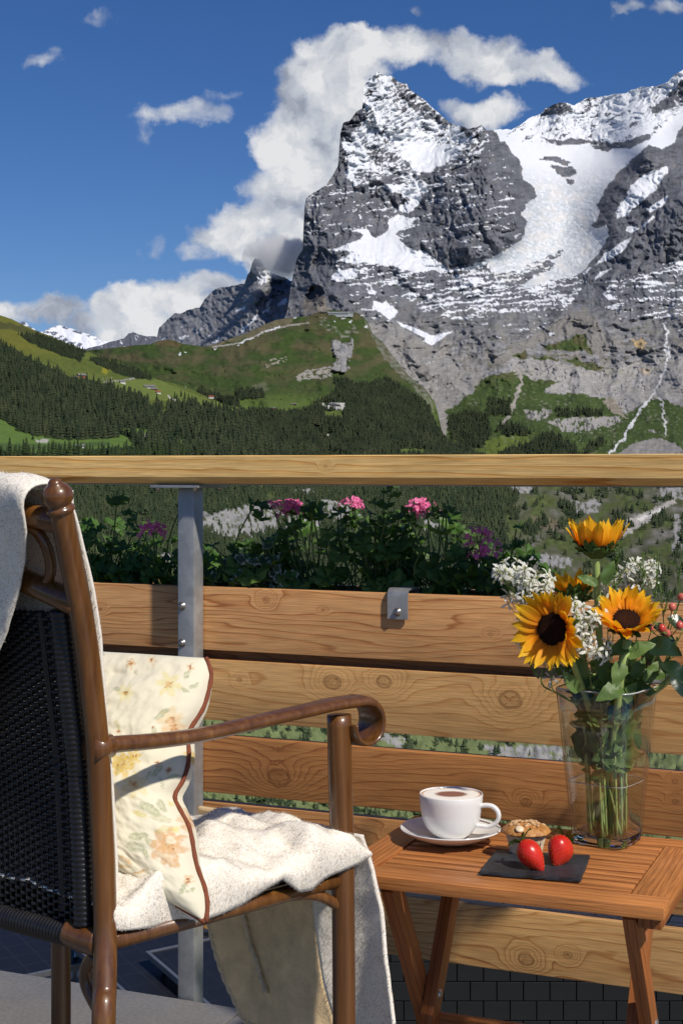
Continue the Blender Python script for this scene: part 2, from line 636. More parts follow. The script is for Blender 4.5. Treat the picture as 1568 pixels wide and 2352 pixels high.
class Layer:
    def __init__(s, name, u0, u1, du, top, v1, rows, depth, color, mat, jag=3.0, back=600.0, parent=None, power=1.0, vmin=None):
        us = np.arange(u0, u1 + du, du)
        tp = top(us) + fbm(us / 26.0, us * 0 + 3.3, 4, 11) * jag
        t = np.linspace(0, 1, rows) ** power
        V = tp[None, :] + (np.maximum(v1, tp + 30) - tp)[None, :] * t[:, None]
        if vmin is not None:
            V = np.maximum(np.linspace(vmin, v1, rows)[:, None] + 0 * tp[None, :], tp[None, :])
        s.vmin = vmin
        U = np.repeat(us[None, :], rows, 0)
        s.top = lambda q: np.interp(q, us, tp)
        s.us, s.U, s.V, s.t, s.tp, s.v1 = us, U, V, t, tp, v1
        s.rows = rows
        s.Y = depth(U, V)
        Pm = unproj(U, V, s.Y)
        s.Pm = Pm
        c, snow = color(U, V)
        # the far side of the ridge
        bk = []
        for k, (dy, dz) in enumerate(((back, -back * 0.9), (back * .35, -back * .22))):
            q = Pm[0].copy(); q[:, 1] += dy; q[:, 2] += dz
            bk.append(q)
        Pm2 = np.concatenate([np.stack(bk), Pm], 0)
        c2 = np.concatenate([np.stack([c[0], c[0]]), c], 0)
        s2 = np.concatenate([np.stack([snow[0], snow[0]]), snow], 0)
        h, wd = Pm2.shape[:2]
        idx = np.arange(h * wd).reshape(h, wd)
        F = np.stack([idx[:-1, :-1], idx[1:, :-1], idx[1:, 1:], idx[:-1, 1:]], -1).reshape(-1, 4)
        me = npmesh(name, Pm2.reshape(-1, 3), F, mat, True, c2.reshape(-1, 3), s2.ravel())
        s.o = bpy.data.objects.new(name, me)
        link(s.o, parent)
        tag(s.o, kind='structure')

    def at(s, u, v):
        """world points on this surface for arrays u, v"""
        tp = np.interp(u, s.us, s.tp)
        fu = np.clip((u - s.us[0]) / (s.us[1] - s.us[0]), 0, len(s.us) - 1.001)
        j = fu.astype(int); a = fu - j
        tt = np.clip((v - tp) / (np.maximum(s.v1, tp + 30) - tp), 0, 1)
        fi = np.interp(tt, s.t, np.arange(s.rows))
        if s.vmin is not None:
            fi = (v - s.vmin) / (s.v1 - s.vmin) * (s.rows - 1)
        fi = np.clip(fi, 0, s.rows - 1.001); i = fi.astype(int); b = fi - i
        Y = (s.Y[i, j] * (1 - a) + s.Y[i, j + 1] * a) * (1 - b) + (s.Y[i + 1, j] * (1 - a) + s.Y[i + 1, j + 1] * a) * b
        return unproj(u, v, Y), Y


def terrain_mat(name, scale, amt=0.18, bump=0.0):
    m, w, bs = new_mat(name)
    at = w.node('ShaderNodeAttribute'); at.attribute_name = 'tint'
    g = w.node('ShaderNodeAttribute'); g.attribute_name = 'gloss'
    geo = w.node('ShaderNodeNewGeometry')
    p = w.vmath('SCALE', geo.outputs['Position'], scale=scale)
    n = w.noise(p, 1.0, 6.0, 0.65)
    k = w.math('MULTIPLY', w.mapr(g.outputs['Fac'], 0, 1, 1.0, 0.25), amt)
    f = w.math('ADD', w.math('MULTIPLY', w.mapr(n, 0.25, 0.75, -1, 1), k), 1.0)
    w.put(bs.inputs['Base Color'], w.vmath('SCALE', at.outputs['Color'], scale=f))
    w.put(bs.inputs['Roughness'], 0.9)
    bs.inputs['Specular IOR Level'].default_value = 0.1
    return m


ROCKM = terrain_mat('rock_and_snow', 0.04, 0.25)
GRASSM = terrain_mat('alpine_grass', 0.05, 0.22)

SNOW = (0.66, 0.69, 0.735)
ICE = (0.62, 0.68, 0.73)
RK1 = (0.120, 0.128, 0.148)
RK2 = (0.215, 0.218, 0.228)
RKD = (0.050, 0.052, 0.060)
SCREE = (0.235, 0.225, 0.215)
GR1 = (0.054, 0.084, 0.025)
GR2 = (0.11, 0.15, 0.032)
GRB = (0.090, 0.080, 0.040)
FOR = (0.020, 0.034, 0.014)
CLIFF = (0.27, 0.268, 0.265)

# ---- far snow peak, behind the left hill
L0top = curve([(-300, 1400), (60, 1310), (85, 1287), (100, 1285), (120, 1305), (155, 1325), (172, 1327), (200, 1312), (225, 1302), (240, 1300), (280, 1312), (310, 1322), (340, 1332), (385, 1347), (405, 1362), (435, 1365), (520, 1392), (640, 1420)])


def d0(U, V):
    return 15000 - (V - 1300) * 14 + 260 * fbm(U / 60, V / 60, 5, 21, ridged=True) * 1.0


def c0(U, V):
    n = fbm(U / 26 + V / 40, V / 16, 5, 5)
    cov = np.where(U < 165, .45, .7)
    cov = np.where(inpoly(U, V, [(235, 1305), (290, 1325), (350, 1345), (400, 1372), (440, 1375), (380, 1400), (330, 1390), (300, 1370), (240, 1335)]), 1.3, cov)
    cov = np.where(inpoly(U, V, [(175, 1335), (330, 1375), (320, 1392), (200, 1365)]), .45, cov)
    snow = (n + cov > .55).astype(float)
    c = np.zeros(U.shape + (3,)) + np.array((0.13, 0.15, 0.19))
    return mixc(c, snow, (.80, .83, .88)), snow


Layer('distant_snow_peak', -260, 640, 4, L0top, 1460, 46, d0, c0, ROCKM, jag=3, back=900)

L0btop = curve([(300, 1402), (345, 1395), (405, 1380), (440, 1367), (454, 1365), (494, 1355), (514, 1335), (534, 1328), (564, 1340), (586, 1345), (619, 1345), (640, 1350), (760, 1390)])


def d0b(U, V):
    return 12000 - (V - 1330) * 12 + 300 * fbm(U / 40, V / 70, 5, 31, ridged=True)


def c0b(U, V):
    n = fbm((U - V * .6) / 16, (U * .5 + V) / 30, 4, 8)
    snow = (n > .42).astype(float)
    c = np.zeros(U.shape + (3,)) + np.array((.105, .115, .14))
    return mixc(c, snow, SNOW), snow


Layer('far_rock_ridge', 290, 760, 3.5, L0btop, 1440, 30, d0b, c0b, ROCKM, jag=4, back=700)

# ---- ridge to the left of the great wall
L1top = curve([(600, 1420), (620, 1365), (629, 1345), (636, 1310), (659, 1290), (684, 1265), (704, 1250), (724, 1255), (749, 1240), (779, 1232), (799, 1230), (819, 1195), (849, 1165), (879, 1150), (919, 1145), (965, 1135), (978, 1138), (990, 1100), (999, 1085), (1010, 1050), (1021, 1030), (1036, 1030), (1058, 1068), (1090, 1092), (1130, 1108), (1165, 1122), (1260, 1130)])
d1b = tps([(640, 1330, 9300), (800, 1230, 9000), (965, 1140, 8600), (1021, 1030, 7900), (1080, 1020, 8200), (1170, 1110, 8300), (700, 1380, 8300), (900, 1300, 7900), (1020, 1180, 7500), (1100, 1200, 8000), (1160, 1250, 7300), (1000, 1350, 7000), (850, 1390, 7500), (620, 1420, 8400), (1250, 1330, 6600)])


def d1(U, V):
    rx = (U * .8 + V * .6); ry = (-U * .6 + V * .8)
    return d1b(U, V) - 210 * fbm(rx / 90, ry / 60, 6, 41, ridged=True) - 60 * fbm(U / 16, V / 20, 4, 43)


def c1(U, V):
    w1 = fbm(U / 30, V / 30, 4, 44) * 14
    rx = (U * .75 - V * .66); ry = (U * .66 + V * .75)
    n = fbm(rx / 60, ry / 14, 5, 45)
    g = fbm(U / 50, V / 14 + U / 60, 5, 47)
    c = np.zeros(U.shape + (3,)) + np.array((.20, .207, .225))
    c = c * (1 + g[..., None] * .5)
    c = mixc(c, (fbm(U / 40, V / 18, 4, 48) > .35) & (U > 960), (.26, .23, .185))
    cov = np.full(U.shape, .10)
    cov = np.where(U < 900, .03, cov)
    cov = np.where(V > 1300, .14, cov)
    Uw, Vw = U + w1, V + w1 * .6
    for pl, cv in (([(1035, 1085), (1105, 1080), (1120, 1105), (1090, 1115), (1045, 1140), (1030, 1110)], .95),
                   ([(935, 1245), (985, 1222), (982, 1236), (945, 1250)], 1.2), ([(1060, 1225), (1088, 1190), (1092, 1205), (1070, 1228)], 1.1),
                   ([(845, 1373), (870, 1350), (885, 1345), (860, 1370)], 1.2), ([(715, 1352), (755, 1340), (745, 1350), (720, 1358)], 1.1),
                   ([(765, 1320), (784, 1310), (780, 1320)], 1.2), ([(1120, 1210), (1150, 1180), (1145, 1215), (1110, 1225)], .55),
                   ([(960, 1320), (1060, 1230), (1100, 1215), (1040, 1290), (980, 1340)], .35)):
        cov = np.where(inpoly(Uw, Vw, pl), cv, cov)
    snow = (n * .9 + cov > .55).astype(float)
    return mixc(c, snow, SNOW), snow


Layer('rock_ridge', 600, 1260, 3.2, L1top, 1450, 130, d1, c1, ROCKM, jag=7, back=500, vmin=1000)

# ---- the great wall, its snowfields and the glacier
L2top = curve([(1120, 1330), (1150, 1240), (1163, 1150), (1170, 1110), (1178, 1073), (1190, 1030), (1200, 1013), (1212, 998), (1214, 900), (1217, 838), (1222, 795), (1232, 785), (1303, 742), (1330, 702), (1352, 665), (1356, 620), (1357, 595), (1359, 540), (1373, 490), (1398, 482), (1423, 450), (1449, 430), (1451, 400), (1453, 375), (1455, 345), (1473, 320), (1493, 295), (1508, 287), (1535, 297), (1568, 305), (1595, 330), (1625, 335), (1643, 362), (1688, 392), (1728, 430), (1763, 460), (1793, 487), (1828, 502), (1858, 508), (1863, 515), (1903, 510), (1923, 500), (1947, 522), (1997, 517), (2042, 517), (2072, 507), (2097, 485), (2117, 472), (2162, 455), (2182, 432), (2232, 410), (2257, 410), (2297, 422), (2337, 395), (2387, 387), (2402, 387), (2447, 377), (2507, 372), (2527, 357), (2557, 350), (2582, 347), (2637, 342), (2672, 325), (2692, 302), (2731, 277), (2900, 200), (3100, 260)])
d2b = tps([(1508, 287, 8100), (1220, 800, 7350), (1168, 1118, 7000), (1130, 1300, 6500), (1360, 600, 7700), (1450, 400, 7950), (1380, 900, 7050), (1300, 1180, 6500),
           (1500, 880, 7300), (1560, 600, 7750), (1690, 620, 7850), (1640, 400, 8050), (1800, 500, 8150), (1923, 500, 7900), (1900, 760, 7250), (1880, 1000, 6850), (2020, 720, 7500), (2070, 900, 7200), (1700, 880, 7350), (1620, 980, 7000),
           (1780, 1080, 6900), (1560, 1220, 6500), (2200, 720, 8500), (2200, 600, 9000), (2100, 490, 9500), (2250, 420, 9500), (2420, 390, 9600), (2450, 590, 9000), (2560, 360, 9400), (2731, 280, 9200), (2650, 530, 8700),
           (2580, 600, 7900), (2480, 760, 7700), (2400, 900, 7500), (2250, 950, 7800), (2150, 1000, 7400), (2000, 1120, 6900), (2300, 1060, 7200), (2620, 740, 7700), (2600, 960, 7000), (2731, 820, 7100), (2731, 1040, 6900),
           (2350, 1230, 6500), (2150, 1300, 6350), (2600, 1250, 6400), (1900, 1300, 6300), (1640, 1400, 6100), (2250, 1450, 5950), (2250, 1510, 5850), (2500, 1500, 5900), (2700, 1500, 5700), (1780, 1640, 5500),
           (2000, 1600, 5500), (2250, 1650, 5300), (2500, 1720, 5050), (2731, 1700, 5000), (1900, 1850, 4700), (2400, 1850, 4600), (2731, 1850, 4500), (1600, 1850, 4700), (3000, 600, 8600), (3000, 1500, 5600)])

GLAC = [(2012, 560), (2177, 572), (2232, 582), (2362, 572), (2377, 595), (2427, 607), (2452, 592), (2522, 595), (2547, 577), (2592, 560), (2647, 505), (2731, 445), (2900, 420), (2900, 500), (2731, 500), (2707, 530), (2697, 570), (2647, 595), (2592, 580), (2567, 600), (2512, 650), (2472, 690), (2437, 730), (2412, 770), (2387, 825), (2397, 843), (2387, 873), (2362, 903), (2382, 913), (2427, 903), (2432, 943), (2412, 983), (2362, 1048), (2332, 1083), (2292, 1108), (2200, 1120), (2130, 1150), (2040, 1160), (1990, 1140), (1977, 1088), (1947, 1052), (1880, 1100), (1860, 1075), (1947, 1038), (1997, 1013), (2047, 983), (2087, 958), (2097, 928), (2107, 888), (2082, 853), (2097, 838), (2102, 815), (2147, 785), (2127, 740), (2092, 720), (2082, 650), (2042, 605)]
RK_GL = [[(2142, 642), (2177, 627), (2217, 625), (2282, 650), (2267, 665), (2227, 650), (2197, 645)], [(2199, 657), (2227, 665), (2292, 670), (2302, 690), (2272, 710), (2227, 695)], [(2262, 715), (2297, 722), (2292, 737), (2267, 735)]]
CAVE = [(1222, 1188), (1238, 1165), (1248, 1143), (1280, 1145), (1290, 1165), (1300, 1172), (1280, 1190), (1262, 1200), (1252, 1215), (1225, 1208)]


def d2(U, V):
    base = d2b(U, V)
    wx = U + fbm(U / 120, V / 120, 3, 60) * 50; wy = V + fbm(U / 120, V / 120, 3, 61) * 40
    gl = inpoly(wx * .3 + U * .7, wy * .3 + V * .7, GLAC)
    big = fbm(wx / 240, wy / 260, 4, 51, ridged=True)
    ribs = fbm((wx + wy * .15) / 46 + fbm(U / 60, V / 60, 3, 63) * .8, wy / 120, 5, 53, ridged=True)      # gullies running down the walls
    strata = fbm(wx / 110 + wy / 120, wy / 17 + wx / 90, 4, 55)        # horizontal ledges
    fine = fbm(U / 17, V / 17, 4, 57, ridged=True)
    diag = fbm((wx - wy * .9) / 90, (wx * .7 + wy) / 16, 4, 58)
    upper = np.clip((760 - V) / 120, 0, 1)
    low = np.clip((V - 1000) / 200, 0, 1)
    a_r = 110 * (1 - low) + 26 * low
    dd = 230 * big + 1.05 * a_r * ribs * (1 - .35 * upper) + (16 + 12 * low) * strata + 20 * fine + upper * 60 * diag
    right = np.clip((U - 1950) / 60, 0, 1) * upper
    dd = dd * (1 - .35 * right)
    grassy = np.clip((V - 1480) / 140, 0, 1)
    dd = dd * (1 - .55 * grassy)
    gd = 60 * big * .6 + 26 * fbm((wx + wy * .5) / 30, (wy - wx * .4) / 20, 4, 59, ridged=True) * np.clip((V - 640) / 90, 0.0, 1) + 6 * fbm(U / 60, V / 40, 3, 62)
    gs = soft(gl, 5)
    dd = gd * gs + dd * (1 - gs)
    snowf = inpoly(U, V, [(1583, 550), (1663, 555), (1793, 585), (1838, 585), (1763, 675), (1713, 690), (1643, 640)]) | inpoly(U, V, [(1440, 960), (1553, 878), (1660, 865), (1628, 988), (1760, 1070), (1500, 1050)])
    dd = dd * (1 - .72 * soft(snowf, 6))
    cave = inpoly(wx * .15 + U * .85, wy * .15 + V * .85, CAVE)
    return base - dd + soft(cave, 1) * 60.0


def c2(U, V):
    w1 = fbm(U / 28, V / 28, 5, 71); w2 = fbm(U / 28, V / 28, 5, 72)
    Uw, Vw = U + w1 * 20, V + w2 * 13
    up = np.clip((760 - V) / 160, 0, 1)
    s1 = fbm((Uw - V * .75) / 80, (Uw * .6 + Vw) / 12, 4, 73)             # streaks falling to the right
    s2 = fbm(Uw / 105 + V / 60, Vw / 10 + U / 110, 4, 75)                 # ledges
    s3 = fbm(U / 15, V / 19, 5, 77)
    n = s1 * .8 * up + s2 * .95 * (1 - up) + s3 * .28
    cov = np.full(U.shape, -.12)

    def reg(pl, cv, warp=1.0):
        q = inpoly(U + (Uw - U) * warp, V + (Vw - V) * warp, pl)
        cov[q] = cv
    reg([(1230, 680), (1700, 700), (1850, 560), (1960, 560), (2060, 700), (2060, 900), (1960, 1000), (1750, 1010), (1600, 940), (1230, 940)], .20)
    reg([(1440, 270), (1508, 250), (1595, 320), (1700, 400), (1830, 495), (1870, 560), (1820, 640), (1700, 690), (1640, 720), (1560, 720), (1500, 760), (1420, 730), (1375, 640), (1390, 560), (1385, 490), (1440, 430)], .74)
    reg([(1560, 305), (1600, 325), (1650, 365), (1760, 465), (1820, 500), (1780, 500), (1700, 470), (1640, 430), (1590, 380)], .34)
    reg([(1355, 480), (1400, 470), (1455, 420), (1480, 470), (1430, 500), (1400, 560), (1380, 640), (1350, 640), (1355, 560)], .12)
    reg([(1640, 590), (1680, 600), (1700, 640), (1640, 640)], .3)
    reg([(1462, 325), (1500, 335), (1560, 440), (1620, 560), (1640, 640), (1600, 640), (1540, 560), (1490, 470)], .78)
    reg([(1400, 690), (1640, 690), (1720, 735), (1600, 765), (1400, 745)], .42)
    reg([(1450, 560), (1560, 600), (1640, 650), (1650, 690), (1560, 690), (1470, 640)], .5)
    reg([(1583, 550), (1613, 570), (1663, 555), (1693, 560), (1763, 555), (1793, 585), (1838, 585), (1813, 610), (1788, 645), (1763, 675), (1713, 690), (1663, 685), (1643, 640), (1593, 595)], 2.0, .5)
    reg([(1793, 590), (1838, 590), (1890, 535), (1915, 515), (1925, 505), (1900, 550), (1850, 600), (1813, 612)], 1.3, .5)
    reg([(1838, 600), (1925, 505), (1960, 560), (1900, 650), (1830, 720), (1760, 760), (1775, 680)], .42)
    reg([(1370, 550), (1412, 580), (1395, 600), (1372, 592)], 1.3, .6)
    reg([(1425, 640), (1450, 590), (1475, 600), (1465, 625), (1430, 642)], 1.4, .6)
    reg([(1378, 690), (1398, 665), (1420, 700), (1420, 730), (1385, 715)], 1.0, .6)
    reg([(1417, 720), (1426, 720), (1436, 820), (1446, 875), (1438, 878), (1428, 820)], 1.2, .25)
    reg([(1513, 745), (1570, 735), (1610, 752), (1640, 735), (1700, 725), (1725, 730), (1700, 760), (1690, 785), (1662, 830), (1640, 845), (1600, 850), (1590, 835), (1640, 800), (1600, 775), (1540, 758)], .95)
    reg([(1600, 710), (1630, 690), (1660, 690), (1640, 712), (1610, 720)], 1.2)
    reg([(1760, 790), (1860, 770), (1920, 780), (1840, 810), (1780, 808)], .75)
    reg([(1820, 690), (1870, 690), (1890, 740), (1830, 760)], .38)
    reg([(1700, 700), (1840, 620), (1900, 700), (1860, 830), (1760, 860), (1700, 800)], .33)
    reg([(1400, 740), (1520, 750), (1560, 800), (1540, 860), (1420, 860)], .26)
    field = [(1553, 878), (1593, 856), (1643, 873), (1668, 870), (1643, 898), (1598, 923), (1583, 938), (1613, 953), (1593, 958), (1628, 988), (1658, 1003), (1688, 1000), (1723, 1023), (1763, 1058), (1788, 1078), (1763, 1088), (1713, 1078), (1663, 1092), (1613, 1078), (1563, 1063), (1513, 1056), (1443, 1058), (1353, 1043), (1403, 1013), (1383, 1000), (1303, 1003), (1373, 983), (1443, 958), (1453, 935), (1408, 925), (1415, 920), (1463, 913), (1483, 938), (1503, 953), (1553, 923)]
    reg([(1640, 1100), (1800, 1075), (1947, 1040), (2350, 1120), (2290, 1200), (2250, 1250), (1947, 1300), (1700, 1250), (1600, 1180)], .44)
    reg([(1340, 1040), (1560, 1050), (1800, 1090), (1760, 1130), (1600, 1160), (1350, 1135)], .36)
    reg([(1380, 1140), (1600, 1170), (1640, 1240), (1560, 1250), (1400, 1210)], .16)
    reg([(1400, 1200), (1540, 1240), (1560, 1290), (1480, 1270)], .3)
    reg(field, 2.0, .55)
    reg([(1340, 1080), (1440, 1080), (1420, 1110), (1375, 1125), (1322, 1122)], 1.2)
    reg([(1463, 1135), (1490, 1140), (1505, 1170), (1480, 1180), (1468, 1165)], .6)
    reg([(1523, 1212), (1545, 1203), (1560, 1222), (1593, 1245), (1563, 1283), (1543, 1270), (1505, 1240), (1490, 1205), (1500, 1200)], 1.3, .6)
    reg([(1583, 1285), (1663, 1313), (1728, 1343), (1813, 1323), (1763, 1358), (1728, 1380), (1688, 1365), (1703, 1353), (1653, 1328), (1600, 1300)], 1.4, .35)
    reg([(1605, 1225), (1665, 1195), (1690, 1150), (1700, 1190), (1600, 1290), (1575, 1270)], -.6)
    reg([(2420, 1110), (2600, 1090), (2731, 1100), (2900, 1100), (2900, 1260), (2500, 1290), (2400, 1200)], .27)
    reg([(1950, 1250), (2250, 1240), (2150, 1340), (1950, 1360)], .10)
    # upper right range
    reg([(1940, 480), (2100, 440), (2300, 360), (2731, 240), (2900, 180), (2900, 445), (2731, 445), (2592, 560), (2522, 598), (2427, 610), (2362, 574), (2232, 585), (2012, 570)], .78)
    reg([(2150, 545), (2230, 560), (2290, 555), (2400, 565), (2480, 570), (2590, 530), (2600, 560), (2522, 597), (2427, 610), (2362, 572), (2232, 585)], .10)
    reg([(2590, 430), (2650, 400), (2731, 320), (2900, 300), (2900, 400), (2731, 420), (2660, 440), (2610, 455)], .2)
    reg([(2182, 432), (2232, 405), (2260, 408), (2290, 440), (2230, 462), (2190, 460), (2150, 465)], .15)
    reg([(2320, 400), (2360, 400), (2370, 440), (2330, 450)], .35)
    reg([(2400, 385), (2507, 368), (2490, 400), (2440, 430), (2400, 420)], 2.0, .4)
    reg(GLAC, 2.0, .45)
    reg([(1990, 1095), (2100, 1060), (2200, 1040), (2230, 1060), (2130, 1110), (2060, 1160), (1990, 1150)], .42)
    reg([(2180, 1030), (2260, 1000), (2240, 1020), (2190, 1045)], .4)
    for pl in RK_GL:
        reg(pl, -.6, .8)
    reg([(2667, 665), (2622, 680), (2567, 705), (2522, 740), (2497, 795), (2467, 838), (2462, 853), (2467, 878), (2507, 858), (2527, 838), (2572, 800), (2622, 755), (2672, 680)], 1.2, .5)
    for pl in ([(2580, 838), (2640, 800), (2670, 780), (2655, 820), (2600, 850)], [(2612, 862), (2617, 872), (2572, 910), (2560, 905)],
               [(2512, 903), (2557, 913), (2520, 933), (2500, 920)], [(2527, 945), (2497, 998), (2447, 1033), (2377, 1060), (2417, 1013), (2482, 973)],
               [(2447, 1073), (2407, 1103), (2372, 1123), (2397, 1088)], [(2367, 1070), (2337, 1098), (2325, 1095), (2350, 1073)],
               [(2567, 1098), (2595, 1100), (2580, 1112)], [(2412, 1178), (2440, 1180), (2470, 1198), (2430, 1198)], [(2515, 1122), (2640, 1125), (2665, 1145), (2560, 1130)],
               [(2030, 985), (2055, 978), (1997, 990)], [(2050, 945), (2085, 932), (2060, 955)], [(2000, 900), (2040, 915), (2030, 918)],
               [(2190, 1330), (2215, 1332), (2195, 1348)], [(1975, 1345), (2010, 1350), (1990, 1350)], [(2100, 1350), (2125, 1338), (2110, 1350)]):
        reg(pl, 1.1, .4)
    reg([(2600, 1090), (2731, 1010), (2900, 1000), (2731, 1095), (2640, 1095)], .5)
    snow = (n + cov > .52).astype(float)
    snow = np.where(V > 1500, 0, snow)
    # rock
    lay = fbm(U / 90 + V / 200, (V + w1 * 16 + U * .10) / 10, 5, 80)
    blot = fbm(U / 46, V / 60, 5, 82)
    wq = fbm(U / 40, V / 40, 3, 88) * 22
    vert = fbm((U + wq + V * .12) / 11, (V + wq * 2) / 46, 4, 84)
    low = np.clip((V - 1180) / 260, 0, 1)[..., None]
    c = np.array(RK1) * (1 - low) + np.array(RK2) * low
    c = c * np.clip(1 + .55 * lay + .35 * blot + .32 * vert, .4, 1.8)[..., None]
    l1 = low[..., 0]
    c = c * (1 + l1 * .45 * np.clip(lay * 1.6, -.8, .8))[..., None]
    c = mixc(c, l1 * np.clip(.35 + blot, 0, .8), c.mean() * 0 + np.array((.185, .170, .145)))
    c = mixc(c, l1 * (U > 1950) * np.clip((fbm(Uw / 120, Vw / 16, 4, 95) - .22) * 4, 0, .8), (.085, .090, .038))
    c = mixc(c, (1 - l1) * np.clip((-lay - .28) * 4, 0, .75), (.055, .058, .068))
    warm = np.clip(blot * 1.2 + .1, 0, 1) * np.clip(fbm(U / 24, V / 20, 4, 86) * 2.5, 0, 1)
    c = mixc(c, warm * .5, (.24, .205, .155))
    c = mixc(c, (fbm(U / 22, V / 9, 4, 87) > .5) * .7, RKD)
    c = mixc(c, inpoly(Uw, Vw, [(2530, 1360), (2570, 1350), (2590, 1375), (2560, 1395), (2530, 1380)]) | inpoly(Uw, Vw, [(2560, 1475), (2598, 1470), (2600, 1505), (2565, 1500)]), (.42, .31, .17))
    c = mixc(c, inpoly(Uw, Vw, [(1215, 1200), (1290, 1180), (1320, 1230), (1300, 1260), (1210, 1260)]) * .45, (.25, .20, .14))
    # band of pale cliffs
    cl = inpoly(Uw, Vw, [(2030, 1440), (2160, 1430), (2250, 1450), (2400, 1490), (2600, 1420), (2731, 1430), (2731, 1600), (2600, 1600), (2500, 1650), (2360, 1590), (2180, 1560), (2180, 1525), (2040, 1490)])
    c = mixc(c, cl * .55, (.36, .35, .335))
    c = mixc(c, cl & (vert + lay * .5 > .38), (.055, .06, .075))
    # scree
    sc_ = inpoly(Uw, Vw, [(2340, 1225), (2400, 1300), (2440, 1390), (2400, 1440), (2350, 1390), (2345, 1335), (2240, 1340), (2100, 1400), (1990, 1470), (1960, 1490), (1960, 1460), (2100, 1360), (2240, 1280)])
    c = mixc(c, sc_ * .8, (.20, .19, .175))
    c = mixc(c, inpoly(Uw, Vw, [(1605, 1225), (1665, 1195), (1675, 1200), (1620, 1290), (1575, 1270)]), (.15, .15, .158))
    c = mixc(c, inpoly(Uw, Vw, [(1440, 1290), (1600, 1300), (1720, 1385), (1850, 1420), (1960, 1500), (1860, 1590), (1800, 1640), (1820, 1800), (1740, 1800), (1740, 1640), (1600, 1500), (1520, 1370)]) * .5, (.27, .26, .245))
    # glacier ice shows in the crevasses
    gl = inpoly(Uw, Vw, GLAC)
    ic = fbm((Uw + V * .4) / 21, (Vw * 1.0 - U * .35) / 13, 5, 90, ridged=True)
    sn = np.zeros(U.shape + (3,)) + np.array(SNOW)
    zone = np.clip((V - 650) / 120, 0, 1)
    sn = mixc(sn, gl * np.clip((ic - .06) * 2.6, 0, .95) * zone, (.40, .44, .475))
    sn = mixc(sn, gl & (ic + s3 * .4 > .52) & (V > 840), (.40, .41, .42))
    sn = mixc(sn, gl * np.clip((fbm(U / 60, V / 40, 4, 91)) * 1.5, 0, .5) * zone, (.66, .63, .60))
    # grass
    gr = np.zeros(U.shape, dtype=bool)
    for pl in ([(2162, 1385), (2240, 1365), (2317, 1335), (2337, 1330), (2347, 1380), (2377, 1420), (2327, 1402), (2197, 1400)], [(2047, 1430), (2097, 1398), (2112, 1415), (2097, 1438)],
               [(2232, 1435), (2297, 1435), (2397, 1465), (2412, 1478), (2347, 1485), (2297, 1455)], [(2120, 1430), (2200, 1425), (2240, 1440), (2150, 1440)],
               [(1940, 1510), (2022, 1488), (2072, 1485), (2132, 1520), (2172, 1520), (2247, 1525), (2187, 1550), (2172, 1568), (2247, 1575), (2337, 1572), (2362, 1595), (2417, 1590), (2447, 1610), (2497, 1650), (2527, 1650), (2597, 1595), (2647, 1595), (2731, 1630), (3100, 1650), (3100, 1950), (1760, 1950), (1790, 1680), (1783, 1645), (1863, 1590)]):
        gr |= inpoly(Uw, Vw, pl)
    gn = fbm(U / 60, V / 34, 5, 92); gn2 = fbm(U / 15, V / 9, 4, 93)
    gc = np.array(GR1) * (1 + .5 * gn2[..., None])
    gc = mixc(gc, np.clip(gn * 1.6 + .25, 0, 1) * np.clip((1560 - V) / 120 + .2, .15, 1), GRB)
    gc = mixc(gc, (inpoly(Uw, Vw, [(1900, 1800), (2010, 1735), (2110, 1735), (2130, 1770), (2060, 1800), (1980, 1830)]) | inpoly(Uw, Vw, [(1880, 1780), (1960, 1750), (1960, 1810), (1900, 1815)])), GR2)
    gc = mixc(gc, np.clip((gn2 + .6 * blot - .30) * 3, 0, 1) * .75, (.24, .23, .20))
    gc = mixc(gc, np.clip(-gn * 1.4, 0, .6), (.035, .050, .018))
    c = mixc(c, gr, (0, 0, 0)) + gc * gr[..., None]
    for pl in ([(2087, 1640), (2212, 1636), (2197, 1668), (2157, 1682), (2112, 1682)], [(2187, 1682), (2297, 1670), (2482, 1668), (2487, 1690), (2397, 1715), (2267, 1732), (2217, 1702)],
               [(2580, 1715), (2640, 1725), (2620, 1735)]):
        q = inpoly(Uw, Vw, pl) & (s3 + gn * .7 > -.22)
        c = mixc(c, q, (.30, .29, .275)); c = mixc(c, q & (vert > .2), (.12, .12, .12))
    c = mixc(c, inpoly(Uw, Vw, [(2430, 1840), (2522, 1780), (2612, 1750), (2667, 1760), (2731, 1800), (2900, 1850), (2430, 1870)]), SCREE)
    c = mixc(c, inpoly(Uw, Vw, [(2397, 1600), (2447, 1590), (2490, 1650), (2520, 1680), (2447, 1648)]), (.25, .225, .18))
    c = mixc(c, nearline(Uw, V, [(2075, 1488), (2085, 1530), (2060, 1590), (2040, 1650), (2010, 1700)], 7), (.30, .28, .25))
    c = mixc(c, nearline(Uw, V, [(2655, 1290), (2668, 1330), (2660, 1400), (2672, 1430), (2650, 1500), (2615, 1570), (2560, 1640), (2520, 1700), (2490, 1760), (2450, 1800), (2430, 1825)], 4), (.62, .63, .64))
    c = mixc(c, nearline(Uw, V, [(2635, 1590), (2655, 1660), (2660, 1740)], 3), (.5, .5, .5))
    c = mixc(c, inpoly(U, V, [(1216, 1190), (1248, 1138), (1283, 1142), (1300, 1172), (1262, 1205), (1225, 1212)]) * .8, (.05, .05, .055))
    snow = np.where(gr, 0, snow)
    return c * (1 - snow[..., None]) + sn * snow[..., None], snow


MAIN = Layer('great_north_wall', 1120, 2980, 3.6, L2top, 1905, 460, d2, c2, ROCKM, jag=5, back=700, vmin=262)

